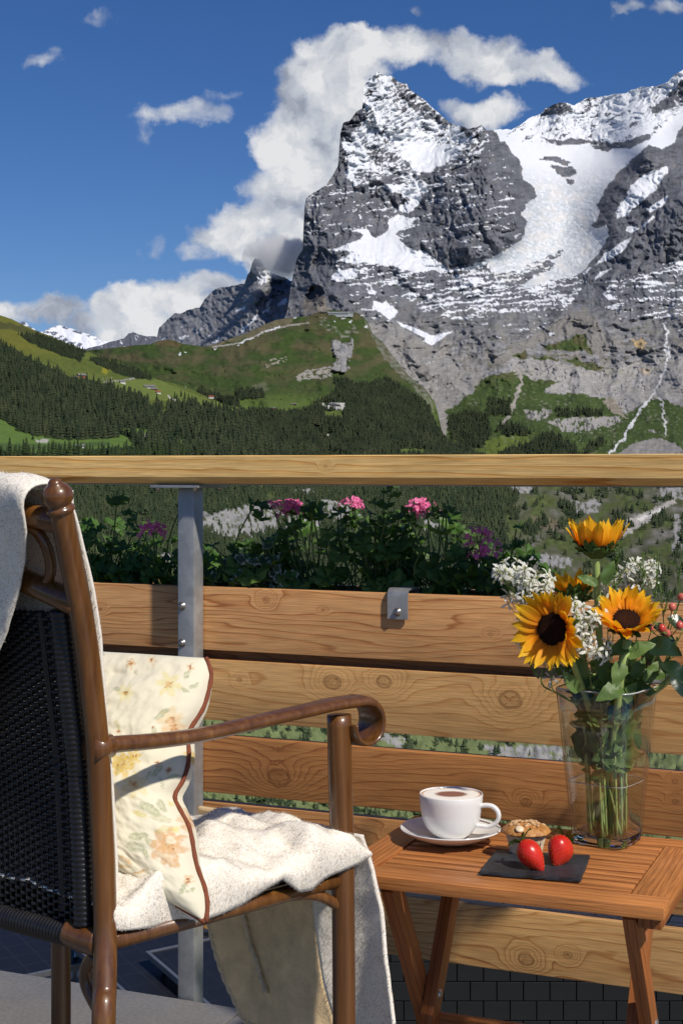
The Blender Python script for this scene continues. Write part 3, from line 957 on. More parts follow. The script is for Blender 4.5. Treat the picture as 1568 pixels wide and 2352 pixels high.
# ---- green saddle in front of the wall, with forest below
L3top = curve([(200, 1440), (345, 1402), (450, 1392), (550, 1380), (600, 1378), (630, 1365), (665, 1359), (700, 1362), (730, 1375), (784, 1382), (831, 1386), (904, 1360), (979, 1335), (1054, 1300), (1099, 1280), (1163, 1270), (1238, 1263), (1278, 1246), (1313, 1240), (1363, 1243), (1433, 1253), (1443, 1263), (1468, 1283), (1490, 1335), (1533, 1370), (1553, 1400), (1578, 1432), (1633, 1502), (1703, 1558), (1738, 1612), (1750, 1650), (1765, 1720), (1790, 1775), (1860, 1800), (1960, 1850), (2060, 1900)])
d3b = tps([(345, 1402, 5400), (665, 1360, 5300), (831, 1386, 5250), (1100, 1280, 5600), (1300, 1245, 5700), (1450, 1265, 5700), (1560, 1400, 5500), (1750, 1650, 5200), (1370, 1420, 5150), (700, 1480, 4800), (1000, 1500, 4700), (1200, 1560, 4650), (1450, 1600, 4600), (1100, 1700, 4200), (1500, 1750, 4300), (1800, 1800, 4500), (1300, 1850, 4000), (1700, 1850, 4100), (700, 1700, 4300), (500, 1600, 4600)])
OUT3 = [(1328, 1366), (1345, 1358), (1375, 1372), (1395, 1365), (1408, 1350), (1412, 1390), (1405, 1440), (1392, 1475), (1380, 1492), (1325, 1480), (1342, 1430), (1328, 1400)]


def d3(U, V):
    q = d3b(U, V) - 130 * fbm(U / 190, V / 110, 4, 101, ridged=True) - 26 * fbm(U / 40, V / 26, 4, 102)
    o = inpoly(U, V, OUT3)
    return q - o * (30 + 60 * fbm(U / 14, V / 60, 4, 103, ridged=True))


F3 = [[(1333, 1512), (1378, 1515), (1413, 1540), (1473, 1535), (1538, 1515), (1593, 1540), (1663, 1585), (1713, 1625), (1733, 1680), (1763, 1745), (1793, 1775), (1838, 1785), (2000, 1860), (2000, 1960), (700, 1960), (700, 1620), (800, 1600), (950, 1650), (1040, 1640), (1163, 1655), (1213, 1645), (1263, 1618), (1308, 1588), (1348, 1572)],
      [(790, 1560), (850, 1580), (950, 1600), (960, 1630), (850, 1600), (790, 1575)], [(940, 1570), (960, 1560), (1050, 1563), (1060, 1590), (950, 1600)]]
CLR3 = [[(1600, 1798), (1640, 1792), (1700, 1795), (1700, 1825), (1600, 1830)], [(1295, 1645), (1370, 1640), (1375, 1680), (1300, 1675)], [(1275, 1612), (1380, 1608), (1382, 1642), (1290, 1636)], [(1250, 1732), (1350, 1736), (1340, 1752), (1260, 1748)]]


def c3(U, V):
    Uw = U + fbm(U / 30, V / 30, 5, 110) * 16; Vw = V + fbm(U / 30, V / 30, 5, 111) * 10
    a = fbm(U / 110, V / 46, 5, 112); b = fbm(U / 22, V / 9, 5, 113)
    c = np.array(GR1) * .74 * (1 + .4 * b)[..., None]  # saddle grass darkened overall, cloud shadow put into its colour
    c = mixc(c, np.clip(a * 2.0 + .35, 0, .9) * np.clip((1600 - V) / 160, .1, 1), GRB)
    c = mixc(c, np.clip(-a * 1.8, 0, .7), (.045, .075, .018))
    c = mixc(c, np.clip((V - 1560) / 90, 0, .6), (.10, .145, .034))
    c = mixc(c, inpoly(Uw, Vw, [(620, 1368), (665, 1355), (740, 1378), (700, 1388), (640, 1385)]) * .8, (.10, .075, .035))
    c = mixc(c, inpoly(Uw, Vw, [(900, 1350), (1100, 1275), (1170, 1268), (1160, 1300), (960, 1360), (840, 1390), (830, 1383)]) * .75, (.14, .12, .075))
    c = mixc(c, nearline(Uw, V, [(850, 1388), (960, 1372), (1060, 1325), (1163, 1300), (1230, 1292)], 3), (.30, .28, .25))
    c = mixc(c, inpoly(U, Vw, [(955, 1373), (1080, 1318), (1125, 1302), (1115, 1315), (1040, 1335), (970, 1372)]), SNOW)
    for pl in ([(945, 1385), (962, 1375), (958, 1382)], [(1170, 1275), (1190, 1258), (1188, 1270)], [(1455, 1310), (1470, 1300), (1468, 1312)], [(713, 1422), (722, 1410), (727, 1420)], [(738, 1409), (748, 1408), (745, 1412)], [(1335, 1284), (1345, 1282), (1340, 1288)], [(1395, 1288), (1410, 1280), (1402, 1290)]):
        c = mixc(c, inpoly(U, V, pl), SNOW)
    c = mixc(c, inpoly(Uw, Vw, [(1270, 1262), (1300, 1262), (1330, 1300), (1370, 1330), (1410, 1300), (1440, 1340), (1370, 1352), (1290, 1310)]) * np.clip(b * 2, 0, .8), (.26, .25, .23))
    c = mixc(c, inpoly(Uw, Vw, [(1450, 1270), (1500, 1320), (1560, 1400), (1700, 1550), (1745, 1650), (1725, 1640), (1640, 1540), (1530, 1430), (1480, 1330)]) * np.clip(.35 + b, 0, .8), (.22, .21, .19))
    rk = inpoly(Uw, Vw, OUT3) & (b + a * .6 > -.28)
    c = mixc(c, rk, (.25, .248, .245)); c = mixc(c, rk & (fbm(U / 7, V / 50, 3, 114) > .2), (.15, .155, .17))
    q = inpoly(Uw, Vw, [(1185, 1500), (1230, 1480), (1330, 1465), (1330, 1500), (1290, 1515), (1200, 1520)]) & (b > -.1)
    c = mixc(c, q * .85, (.31, .29, .265))
    q = inpoly(Uw, Vw, [(1045, 1470), (1080, 1440), (1150, 1425), (1150, 1440), (1080, 1465)]) & (b > .1)
    c = mixc(c, q, (.30, .27, .22))
    c = mixc(c, inpoly(Uw, Vw, [(1000, 1545), (1060, 1530), (1080, 1560), (1020, 1570)]) * .5, (.13, .13, .09))
    fo = np.zeros(U.shape, dtype=bool)
    for pl in F3:
        fo |= inpoly(Uw, Vw, pl)
    for pl in CLR3:
        fo &= ~inpoly(Uw, Vw, pl)
    c = mixc(c, fo, FOR)
    for pl in CLR3[:2]:
        c = mixc(c, inpoly(Uw, Vw, pl), (.09, .12, .032))
    for pl in CLR3[2:]:
        c = mixc(c, inpoly(Uw, Vw, pl) & (b > -.25), (.42, .41, .39))
    return c, np.zeros(U.shape)


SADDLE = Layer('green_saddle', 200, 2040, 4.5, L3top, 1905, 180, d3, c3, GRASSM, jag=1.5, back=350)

# ---- near hill on the left
L4top = curve([(-420, 1100), (0, 1260), (50, 1277), (100, 1302), (150, 1325), (200, 1342), (250, 1364), (300, 1384), (345, 1402), (400, 1427), (450, 1440), (500, 1457), (550, 1480), (600, 1499), (612, 1512), (650, 1522), (700, 1535), (750, 1550), (814, 1580), (880, 1610), (946, 1640), (1000, 1690), (1060, 1760), (1160, 1830), (1260, 1900)])
d4b = tps([(0, 1260, 4300), (345, 1402, 4400), (600, 1500, 4500), (814, 1580, 4300), (946, 1640, 4100), (0, 1400, 3500), (200, 1500, 3500), (400, 1560, 3700), (600, 1620, 3750), (0, 1600, 2800), (300, 1700, 2900), (600, 1720, 3150), (0, 1830, 2100), (400, 1830, 2400), (800, 1830, 2800), (1100, 1850, 3300), (-400, 1200, 4200), (-400, 1800, 2000)])


def d4(U, V):
    return d4b(U, V) - 45 * fbm(U / 150, V / 110, 4, 121, ridged=True) - 8 * fbm(U / 40, V / 26, 4, 122)


F4 = [[(-420, 1310), (0, 1372), (50, 1392), (125, 1432), (175, 1462), (240, 1492), (300, 1515), (380, 1523), (440, 1548), (500, 1568), (575, 1598), (615, 1628), (675, 1618), (725, 1612), (784, 1612), (860, 1640), (946, 1650), (1060, 1740), (1160, 1800), (1160, 1900), (900, 1900), (560, 1800), (500, 1740), (440, 1752), (350, 1759), (250, 1759), (200, 1750), (140, 1745), (70, 1720), (30, 1690), (-30, 1670), (-420, 1650)],
      [(75, 1338), (150, 1337), (345, 1402), (347, 1414), (320, 1448), (250, 1425), (175, 1395), (110, 1365)],
      [(350, 1437), (400, 1430), (500, 1460), (600, 1500), (612, 1520), (550, 1515), (490, 1500), (420, 1475)],
      [(-420, 1800), (0, 1800), (200, 1815), (440, 1790), (600, 1780), (800, 1830), (800, 1960), (-420, 1960)]]
CLR4 = [[(310, 1675), (345, 1680), (400, 1700), (395, 1712), (330, 1700)], [(480, 1715), (560, 1710), (660, 1745), (760, 1760), (800, 1790), (720, 1775), (600, 1745), (500, 1735)], [(800, 1735), (880, 1740), (870, 1755), (810, 1745)], [(640, 1610), (665, 1600), (668, 1640), (650, 1650)]]


def c4(U, V):
    Uw = U + fbm(U / 30, V / 30, 5, 130) * 14; Vw = V + fbm(U / 30, V / 30, 5, 131) * 9
    a = fbm(U / 90, V / 40, 5, 132); b = fbm(U / 20, V / 9, 5, 133)
    c = np.array((.085, .110, .024)) * (1 + .35 * b)[..., None]
    c = mixc(c, np.clip(a * 2.0 + .1, 0, .8) * np.clip((U + 100) / 300, 0, 1) * .6, (.12, .155, .034))
    c = mixc(c, np.clip((330 - U) / 200, 0, .6) * np.clip((1450 - V) / 60, 0, 1), (.145, .135, .022))
    c = mixc(c, inpoly(Uw, Vw, [(-420, 1250), (50, 1290), (345, 1405), (340, 1420), (150, 1360), (60, 1320), (-420, 1310)]) * .8, (.055, .06, .022))
    c = mixc(c, inpoly(Uw, Vw, [(420, 1530), (620, 1515), (946, 1640), (900, 1640), (780, 1610), (600, 1600), (440, 1545)]) * .7, (.135, .175, .042))
    c = mixc(c, np.clip((V - 1640) / 40, 0, 1), (.090, .150, .034))
    c = mixc(c, inpoly(Uw, Vw, [(410, 1470), (440, 1480), (430, 1500), (405, 1490)]) * .6, (.28, .25, .02))
    c = mixc(c, nearline(U, V + b * 2, [(415, 1528), (480, 1522), (560, 1510), (590, 1512)], 1.8), (.33, .32, .30))
    c = mixc(c, nearline(U, V + b * 2, [(850, 1640), (900, 1632), (930, 1618)], 2.0), (.35, .34, .30))
    c = mixc(c, inpoly(Uw, Vw, [(140, 1758), (200, 1758), (190, 1768), (145, 1768)]) | inpoly(Uw, Vw, [(540, 1730), (590, 1735), (580, 1748), (545, 1742)]) | inpoly(Uw, Vw, [(670, 1580), (720, 1600), (715, 1608), (675, 1592)]), (.36, .35, .32))
    c = mixc(c, inpoly(Uw, Vw, [(-420, 1775), (250, 1775), (430, 1765), (440, 1780), (200, 1800), (-420, 1800)]) * .6, (.04, .07, .03))
    fo = np.zeros(U.shape, dtype=bool)
    for pl in F4:
        fo |= inpoly(Uw, Vw, pl)
    for pl in CLR4:
        fo &= ~inpoly(Uw, Vw, pl)
    c = mixc(c, fo, FOR)
    return c, np.zeros(U.shape)


LHILL = Layer('meadow_hill', -420, 1260, 4.5, L4top, 1905, 144, d4, c4, GRASSM, jag=1.5, back=250)

# ---- the valley side seen under the handrail and between the planks
d7b = tps([(-400, 1860, 1300), (0, 1860, 1450), (800, 1860, 2150), (1300, 1860, 3100), (2000, 1860, 4200), (3100, 1860, 4300), (-400, 2300, 1150), (800, 2300, 1800), (1600, 2300, 2800), (3100, 2300, 3000), (-400, 3100, 900), (1300, 3100, 1600), (3100, 3100, 1700), (1300, 3900, 1050), (-400, 3900, 1050), (3100, 3900, 1050)])


def d7(U, V):
    d = d7b(U, V)
    return d - 70 * fbm((U + V) / 260, V / 190, 4, 141, ridged=True) - 34 * fbm(U / 44, V / 60, 5, 142, ridged=True)


def forest7(U, V):
    n = fbm(U / 120, V / 70, 5, 150)
    Uw = U + fbm(U / 30, V / 30, 5, 151) * 26; Vw = V + fbm(U / 30, V / 30, 5, 152) * 20
    cl = np.zeros(U.shape, dtype=bool)
    for pl in ([(780, 2035), (850, 2055), (960, 2025), (1060, 2015), (1130, 2035), (1110, 2120), (1010, 2150), (900, 2150), (790, 2110)], [(1285, 2000), (1400, 2015), (1450, 2075), (1390, 2100), (1300, 2060)],
               [(1150, 2060), (1290, 2080), (1270, 2125), (1150, 2120)], [(1690, 2080), (1760, 2090), (1750, 2140), (1700, 2120)], [(1180, 1950), (1260, 1960), (1230, 1975)],
               [(1800, 2200), (1900, 2220), (1980, 2270), (1900, 2290), (1800, 2250)], [(650, 2200), (760, 2230), (730, 2290), (640, 2260)], [(1450, 2180), (1560, 2200), (1520, 2260)],
               [(2020, 1945), (2130, 1945), (2130, 1970), (2060, 1965)], [(2290, 2015), (2390, 1995), (2390, 2050), (2300, 2050)], [(2080, 2210), (2180, 2215), (2290, 2240), (2260, 2270), (2100, 2250)],
               [(2640, 1950), (2731, 1940), (2731, 2000), (2650, 1990)], [(2690, 2060), (2720, 2060), (2720, 2200), (2690, 2210)],
               [(1930, 2980), (2250, 2990), (2250, 3080), (1990, 3060)], [(1500, 2940), (1620, 2950), (1600, 3000)], [(2000, 2700), (2150, 2700), (2150, 2760), (2000, 2760)], [(1350, 2960), (1450, 2960), (1450, 2990)]):
        cl |= inpoly(Uw, Vw, pl)
    cl |= (n > .52) & (V > 2000)
    right = (U > 2050 + 120 * n)
    thin = right & (fbm(U / 90, V / 60, 4, 153) > -.18)
    mead = (n < -.42) | ((V > 2850) & (fbm(U / 70, V / 40, 4, 154) > -.15))
    fo = ~cl & ~thin & ~mead
    return fo, cl, right, n


def c7(U, V):
    fo, cl, right, n = forest7(U, V)
    b = fbm(U / 20, V / 14, 5, 155)
    c = np.array((.070, .090, .032)) * (1 + .45 * b)[..., None]
    c = mixc(c, right & (n > -.1), (.080, .088, .050))
    c = mixc(c, right * np.clip((n - .1) * 3, 0, 1), (.165, .16, .145))
    c = mixc(c, (V > 2850) * .75, (.17, .21, .09))
    c = mixc(c, fo, (.026, .042, .018))
    c = mixc(c, inpoly(U + b * 10, V + b * 8, [(2370, 2140), (2480, 2090), (2600, 2040), (2690, 1995), (2700, 2010), (2600, 2080), (2520, 2130), (2450, 2170)]), (.36, .345, .32))
    c = mixc(c, inpoly(U + b * 4, V + b * 4, [(2545, 2075), (2640, 2035), (2650, 2040), (2560, 2085)]), (.62, .60, .57))
    c = mixc(c, inpoly(U + b * 10, V + b * 8, [(2120, 2060), (2240, 2080), (2250, 2130), (2150, 2110)]) * .5, (.20, .15, .12))
    rk = cl & (fbm(U / 11, V / 26, 4, 156) > -.22)
    c = mixc(c, rk, CLIFF)
    return c, np.zeros(U.shape)


VALLEY = Layer('valley_side', -420, 3150, 6.0, curve([(-420, 1850), (3150, 1850)]), 3900, 300, d7, c7, GRASSM, jag=0, back=100, power=1.25)

# the ground carries on beyond the view
gm = plain('far_ground', (.08, .10, .04), 0.95, var=.3, scale=.002)
g = MB()
g.add([(-29000, -250, -620), (29000, -250, -620), (29000, 23000, -620), (-29000, 23000, -620)], [(0, 1, 2, 3)])
tag(g.obj('ground', gm, smooth=False), kind='structure')

# ------------------------------------------------------------------ forests
def cone_proto(tiers, seg, seed):
    r = random.Random(seed)
    vs, fs = [], []
    for k in range(tiers):
        z0 = .10 + .80 * k / tiers; z1 = min(1.0, z0 + 1.25 * .9 / tiers + .06)
        rad = .20 * (1 - .82 * k / tiers)
        b = len(vs)
        for j in range(seg):
            a = 2 * math.pi * (j + r.random() * .5) / seg
            q = rad * (.72 + .5 * r.random())
            vs.append((q * math.cos(a), q * math.sin(a), z0 + (r.random() - .5) * .05))
        vs.append(((r.random() - .5) * .02, 0, z1))
        for j in range(seg):
            fs.append((b + j, b + (j + 1) % seg, b + seg))
    return np.array(vs), np.array(fs)


conif = leafmat('conifer_needles', (.018, .034, .012), (.042, .062, .020), 0.8, 0.0, 0.02, 0.15)


def tree_mat():
    m, w, bs = new_mat('forest_needles')
    at = w.node('ShaderNodeAttribute'); at.attribute_name = 'tint'
    w.put(bs.inputs['Base Color'], at.outputs['Color'])
    bs.inputs['Roughness'].default_value = .85
    bs.inputs['Specular IOR Level'].default_value = .12
    return m


FORM = tree_mat()


def scatter(name, layer, test, box, n, hpx, seed, tiers=3, seg=5, dark=1.0, wide=1.0):
    rs = np.random.RandomState(seed)
    u = rs.uniform(box[0], box[1], n); v = rs.uniform(box[2], box[3], n)
    ok = (v > layer.top(u) + 1) & test(u, v)
    u, v = u[ok], v[ok]
    P_, Y = layer.at(u, v)
    h = hpx(u, v) * rs.uniform(.55, 1.35, len(u)) / FS * Y
    protos = [cone_proto(tiers, seg, seed + k) for k in range(3)]
    VV, FF, CC = [], [], []
    off = 0
    rot = rs.uniform(0, 6.28, len(u))
    tone = np.clip(rs.uniform(0, .7, len(u)) + .5 * fbm(u / 70, v / 40, 3, 180) + .25 * fbm(u / 16, v / 12, 2, 181) + .1, 0, 1.2)
    fat = rs.uniform(.9, 1.75, len(u))
    sel = rs.randint(0, 3, len(u))
    for k, (pv, pf) in enumerate(protos):
        q = np.where(sel == k)[0]
        if not len(q): continue
        ca, sa = np.cos(rot[q])[:, None], np.sin(rot[q])[:, None]
        X = (pv[None, :, 0] * ca - pv[None, :, 1] * sa) * wide
        Yy = (pv[None, :, 0] * sa + pv[None, :, 1] * ca) * wide
        Z = np.repeat(pv[None, :, 2], len(q), 0)
        X = X * fat[q][:, None]; Yy = Yy * fat[q][:, None]
        W = np.stack([X, Yy, Z], -1) * h[q][:, None, None] + P_[q][:, None, :]
        W[..., 2] -= h[q][:, None] * .06
        VV.append(W.reshape(-1, 3))
        FF.append((pf[None] + (np.arange(len(q)) * len(pv))[:, None, None] + off).reshape(-1, 3))
        t = tone[q][:, None, None]
        col = (np.array((.018, .029, .016)) * (1 - t) + np.array((.048, .060, .028)) * t) * dark
        CC.append(np.repeat(col, len(pv), 1).reshape(-1, 3))
        off += len(q) * len(pv)
    me = npmesh(name, np.concatenate(VV), np.concatenate(FF), FORM, False, np.concatenate(CC))
    o = bpy.data.objects.new(name, me)
    link(o)
    return o, len(u)


def inany(polys, clr=(), jit=9):
    def f(u, v):
        uw = u + fbm(u / 22, v / 22, 4, 160) * jit; vw = v + fbm(u / 22, v / 22, 4, 161) * jit * .6
        r = np.zeros(u.shape, dtype=bool)
        for pl in polys: r |= inpoly(uw, vw, pl)
        for pl in clr: r &= ~inpoly(uw, vw, pl)
        return r
    return f


o, n1 = scatter('conifer_forest', LHILL, inany(F4[:1], CLR4), (-200, 1160, 1370, 1860), 9500, lambda u, v: np.interp(v, [1380, 1600, 1750], [26, 34, 44]), 1, 4, 6)
tag(o, 'dense dark green conifer forest covering the near hill on the left', 'forest', kind='stuff')
o, n2 = scatter('conifer_forest', LHILL, inany(F4[1:3]), (60, 640, 1330, 1530), 5200, lambda u, v: v * 0 + 15, 2, 2, 5, .8)
tag(o, 'dark belt of small conifers along the crest of the left hill', 'forest', kind='stuff')
o, n3 = scatter('conifer_forest', SADDLE, inany(F3, CLR3), (700, 2000, 1500, 1900), 30000, lambda u, v: np.interp(v, [1500, 1700, 1850], [16, 24, 30]), 3, 3, 5, .9)
tag(o, 'big dark conifer forest on the slope below the green saddle', 'forest', kind='stuff')
F2 = [[(1950, 1600), (2040, 1600), (2045, 1665), (1950, 1665)], [(1990, 1705), (2060, 1700), (2125, 1730), (2110, 1748), (1990, 1740)], [(1970, 1850), (2000, 1820), (2060, 1790), (2110, 1780), (2180, 1735), (2240, 1750), (2290, 1790), (2330, 1830), (2350, 1870), (1970, 1870)],
      [(1790, 1665), (1880, 1650), (1950, 1660), (1960, 1740), (1940, 1790), (1860, 1800), (1800, 1760)], [(2220, 1640), (2410, 1645), (2400, 1668), (2230, 1668)], [(2330, 1800), (2400, 1760), (2420, 1770), (2340, 1830)]]
o, n4 = scatter('conifer_forest', MAIN, inany(F2, (), 16), (1780, 2450, 1590, 1880), 7000, lambda u, v: np.interp(v, [1600, 1800], [18, 24]), 4, 3, 5, .85)
tag(o, 'scattered dark groves on the green slope below the pale cliffs at right', 'forest', kind='stuff')
o, n5 = scatter('conifer_forest', VALLEY, lambda u, v: forest7(u, v)[0] | ((fbm(u / 9, v / 9, 2, 170) > .42) & (u < 2000)) | (fbm(u / 30, v / 20, 2, 172) > .5), (-100, 2900, 1870, 2420), 26000, lambda u, v: np.interp(v, [1880, 2400], [24, 30]), 5, 3, 5, 1.25)
tag(o, 'hazy conifer forest on the valley side seen below the handrail', 'forest', kind='stuff')
o, n6 = scatter('conifer_forest', VALLEY, lambda u, v: forest7(u, v)[0] | (fbm(u / 9, v / 9, 2, 171) > .3), (600, 2900, 2600, 3400), 4200, lambda u, v: v * 0 + 40, 6, 3, 5, 1.6)
tag(o, 'green trees of the valley floor seen through the gaps between the planks', 'forest', kind='stuff')

# ---- single conifers that stand apart
crown_me = []
for k in range(3):
    pv, pf = cone_proto(6, 8, 40 + k)
    m_ = npmesh('crown', pv, pf, conif, False); crown_me.append(m_)
tb = MB(); tb.tube([(0, 0, -.06), (0, 0, .2), (0, 0, .5)], [.022, .018, .01], 6)
bark = plain('bark', (.08, .055, .035), .9)
trunk_me = tb.mesh('trunk', bark)


def lone(layer, us, vs, hp, label, group, seed):
    rs = random.Random(seed)
    U = np.array(us, float); V = np.array(vs, float)
    Pp, Y = layer.at(U, V)
    for i in range(len(U)):
        h = hp * rs.uniform(.75, 1.25) / FS * Y[i]
        t = thing('pine_tree', Pp[i], label, 'tree', group, (0, 0, rs.uniform(0, 6)))
        t.scale = (h, h, h)
        put('trunk', trunk_me, t)
        put('crown', rs.choice(crown_me), t)


rs = random.Random(5)
us, vs = [], []
for k in range(74):
    us.append(-20 + k * 11.3 + rs.uniform(-5, 5)); vs.append(1836 + rs.uniform(-10, 12) - (12 if k % 3 else 0))
lone(LHILL, us, vs, 60, 'dark conifer in the front row of trees just above the handrail, left half', 'conifers in the row above the handrail', 9)
us, vs = [], []
for (a, b) in ((133, 1760), (182, 1752), (600, 1745), (618, 1742), (635, 1748), (650, 1752), (668, 1740), (705, 1770), (720, 1765), (628, 1605), (725, 1588), (740, 1598), (755, 1604), (770, 1610), (700, 1595), (655, 1640), (545, 1735), (525, 1745), (575, 1730), (500, 1738)):
    us.append(a); vs.append(b)
lone(LHILL, us, vs, 30, 'single conifer standing on the meadow beside the forest on the left hill', 'single conifers on the left meadow', 10)
us = [1040, 1062, 1100, 1118, 1130, 810, 895, 900, 1125, 1000, 1448, 1470, 1505, 1520, 1545, 1555, 1600, 1640, 1240, 1270]
vs = [1455, 1470, 1505, 1505, 1500, 1500, 1470, 1490, 1600, 1590, 1540, 1535, 1500, 1498, 1512, 1525, 1545, 1570, 1625, 1612]
lone(SADDLE, us, vs, 15, 'tiny dark conifer alone on the open grass of the green saddle', 'single conifers on the saddle', 11)
us, vs = [], []
for k in range(46):
    us.append(rs.uniform(1960, 2480)); vs.append(rs.choice([rs.uniform(1640, 1670), rs.uniform(1690, 1760), rs.uniform(1760, 1800)]))
lone(MAIN, us, vs, 19, 'small dark conifer among the pale rocks on the green slope at right', 'single conifers on the right slope', 12)

# ---- chalets, the mountain hotel and the lift masts
wallw = plain('chalet_white_wall', (.62, .60, .56), .8)
wallb = plain('chalet_brown_wood', (.15, .065, .035), .8)
wallr = plain('chalet_red_wood', (.24, .07, .045), .8)
roofm = plain('chalet_grey_roof', (.17, .16, .155), .8)
winm = plain('window_glass', (.03, .035, .045), .15, var=.05)
steelf = plain('far_steel', (.4, .41, .42), .5, .6)


def chalet(layer, u, v, wpx, hpx, wall, label, rot=.3, deep=.7, cat='house', base=None, roofc=None):
    Pp, Y = layer.at(np.array([u], float), np.array([v], float))
    k = Y[0] / FS
    w_, h_ = wpx * k, hpx * k
    d_ = w_ * deep
    t = thing('chalet', Pp[0], label, cat, None, (0, 0, rot))
    a = MB()
    hw = h_ * .62
    x0, x1, y0, y1 = -w_ / 2, w_ / 2, -d_ / 2, d_ / 2
    a.add([(x0, y0, -h_ * .3), (x1, y0, -h_ * .3), (x1, y1, -h_ * .3), (x0, y1, -h_ * .3), (x0, y0, hw), (x1, y0, hw), (x1, y1, hw), (x0, y1, hw), (x0, 0, h_), (x1, 0, h_)],
          [(0, 1, 5, 4), (2, 3, 7, 6), (1, 2, 6, 9, 5), (3, 0, 4, 8, 7), (0, 3, 2, 1)])
    a.obj('wall', wall, t, smooth=False)
    if base is not None:
        b = MB(); b.box(x0 * 1.01, x1 * 1.01, y0 * 1.02, y1 * 1.02, -h_ * .3, hw * .4)
        b.obj('base', base, t, smooth=False)
    r = MB()
    e = w_ * .09
    for s_ in (-1, 1):
        yy = s_ * (d_ / 2 + e); zz = hw - e * .5
        r.add([(x0 - e, 0, h_ + .02 * h_), (x1 + e, 0, h_ + .02 * h_), (x1 + e, yy, zz), (x0 - e, yy, zz), (x0 - e, 0, h_ + .09 * h_), (x1 + e, 0, h_ + .09 * h_), (x1 + e, yy, zz + .07 * h_), (x0 - e, yy, zz + .07 * h_)],
              [(0, 1, 2, 3), (4, 5, 6, 7), (2, 3, 7, 6), (0, 3, 7, 4), (1, 2, 6, 5)])
    r.obj('roof', roofc or roofm, t, smooth=False)
    nw = max(2, int(wpx / 7))
    wm = MB(); ww = w_ / nw * .32; wh = hw * .28
    wm.add([(-ww / 2, 0, 0), (ww / 2, 0, 0), (ww / 2, 0, wh), (-ww / 2, 0, wh), (-ww / 2, -.15, 0), (ww / 2, -.15, 0), (ww / 2, -.15, wh), (-ww / 2, -.15, wh)], [(4, 5, 6, 7), (0, 4, 7, 3), (1, 5, 6, 2), (3, 2, 6, 7)])
    wme = wm.mesh('window', winm, False)
    for i in range(nw):
        put('window', wme, t, Matrix.Translation((x0 + w_ * (i + .5) / nw, y0 - .05, hw * .5)))
    return t


chalet(LHILL, 327, 1510, 30, 15, wallr, 'red brown wooden chalet with grey roof where the forest meets the meadow', .5)
chalet(LHILL, 303, 1510, 22, 6, roofm, 'low grey shed just left of the red brown chalet', .1)
chalet(LHILL, 491, 1534, 21, 12, wallw, 'small white walled hut with dark roof on the green meadow', .4, base=wallw)
chalet(LHILL, 598, 1553, 40, 13, wallw, 'long pale barn with grey roof, largest building on the meadow', .25, .45)
chalet(LHILL, 617, 1560, 26, 8, wallb, 'low dark shed attached behind the long pale barn', .2, .5)
chalet(LHILL, 634, 1574, 18, 10, wallw, 'tiny white and red hut below the long pale barn', .3, roofc=wallr)
chalet(LHILL, 845, 1592, 20, 9, wallw, 'small pink white hut near the right end of the meadow', .2, roofc=wallr)
chalet(SADDLE, 862, 1398, 14, 9, wallw, 'lone white hut with dark roof on the crest of the saddle', .2)
chalet(SADDLE, 1095, 1635, 20, 5, wallr, 'flat red roofed hut on the pasture beside the forest', .1)
chalet(SADDLE, 1160, 1658, 40, 8, plain('ochre', (.38, .27, .14), .8), 'long ochre farm building at the upper edge of the forest', .15, .4)
chalet(SADDLE, 1175, 1618, 20, 5, wallb, 'brown hut on the pasture above the ochre farm building', .1)
chalet(LHILL, 318, 1789, 40, 12, wallw, 'white fronted farmhouse half hidden by the row of conifers', .1, .5)
# the mountain hotel
hp, hy = SADDLE.at(np.array([1375.0]), np.array([1262.0]))
k = hy[0] / FS
ht = thing('mountain_hotel', hp[0], 'long white flat roofed station hotel on the saddle below the rock wall', 'hotel', None, (0, 0, -.12))
a = MB(); a.box(-62 * k, 20 * k, -6 * k, 6 * k, -6 * k, 11 * k); a.box(10 * k, 36 * k, -5 * k, 8 * k, -6 * k, 8 * k)
a.obj('wall', plain('hotel_wall', (.42, .45, .46), .7), ht, smooth=False)
a = MB(); a.box(-65 * k, 22 * k, -8 * k, 8 * k, 11 * k, 14 * k); a.box(8 * k, 38 * k, -6 * k, 9 * k, 8 * k, 10 * k)
a.obj('roof', plain('hotel_roof', (.5, .5, .5), .7), ht, smooth=False)
a = MB(); a.box(-1.2 * k, 1.2 * k, -.3 * k, 0, -2 * k, 3.5 * k); wme = a.mesh('window', winm, False)
for i in range(13):
    put('window', wme, ht, Matrix.Translation(((-58 + i * 6) * k, -6.1 * k, 4 * k)))
chalet(SADDLE, 1448, 1262, 15, 10, wallw, 'small white house at the right end of the station hotel', .1)
chalet(SADDLE, 1300, 1250, 30, 6, roofm, 'low grey shed at the left end of the station hotel', .1, .4)
chalet(SADDLE, 1372, 1275, 18, 8, wallw, 'small pale hut standing just below the station hotel', .1)


def mast(layer, u, v, h, label, arm=True):
    Pp, Y = layer.at(np.array([u], float), np.array([v], float)); k = Y[0] / FS
    t = thing('lift_mast', Pp[0], label, 'mast', 'cable masts on the left hill')
    a = MB(); a.tube([(0, 0, -2), (0, 0, h * k)], [.45, .3], 6); a.obj('pole', steelf, t)
    a = MB(); a.box(-3 * k, 3 * k, -.2, .2, h * k - .3, h * k + .3); a.obj('crossarm', steelf, t, smooth=False)


for u, v in ((413, 1528), (429, 1527), (447, 1525), (743, 1560)):
    mast(LHILL, u, v, 17, 'thin pale cable mast standing on the meadow beside the track')
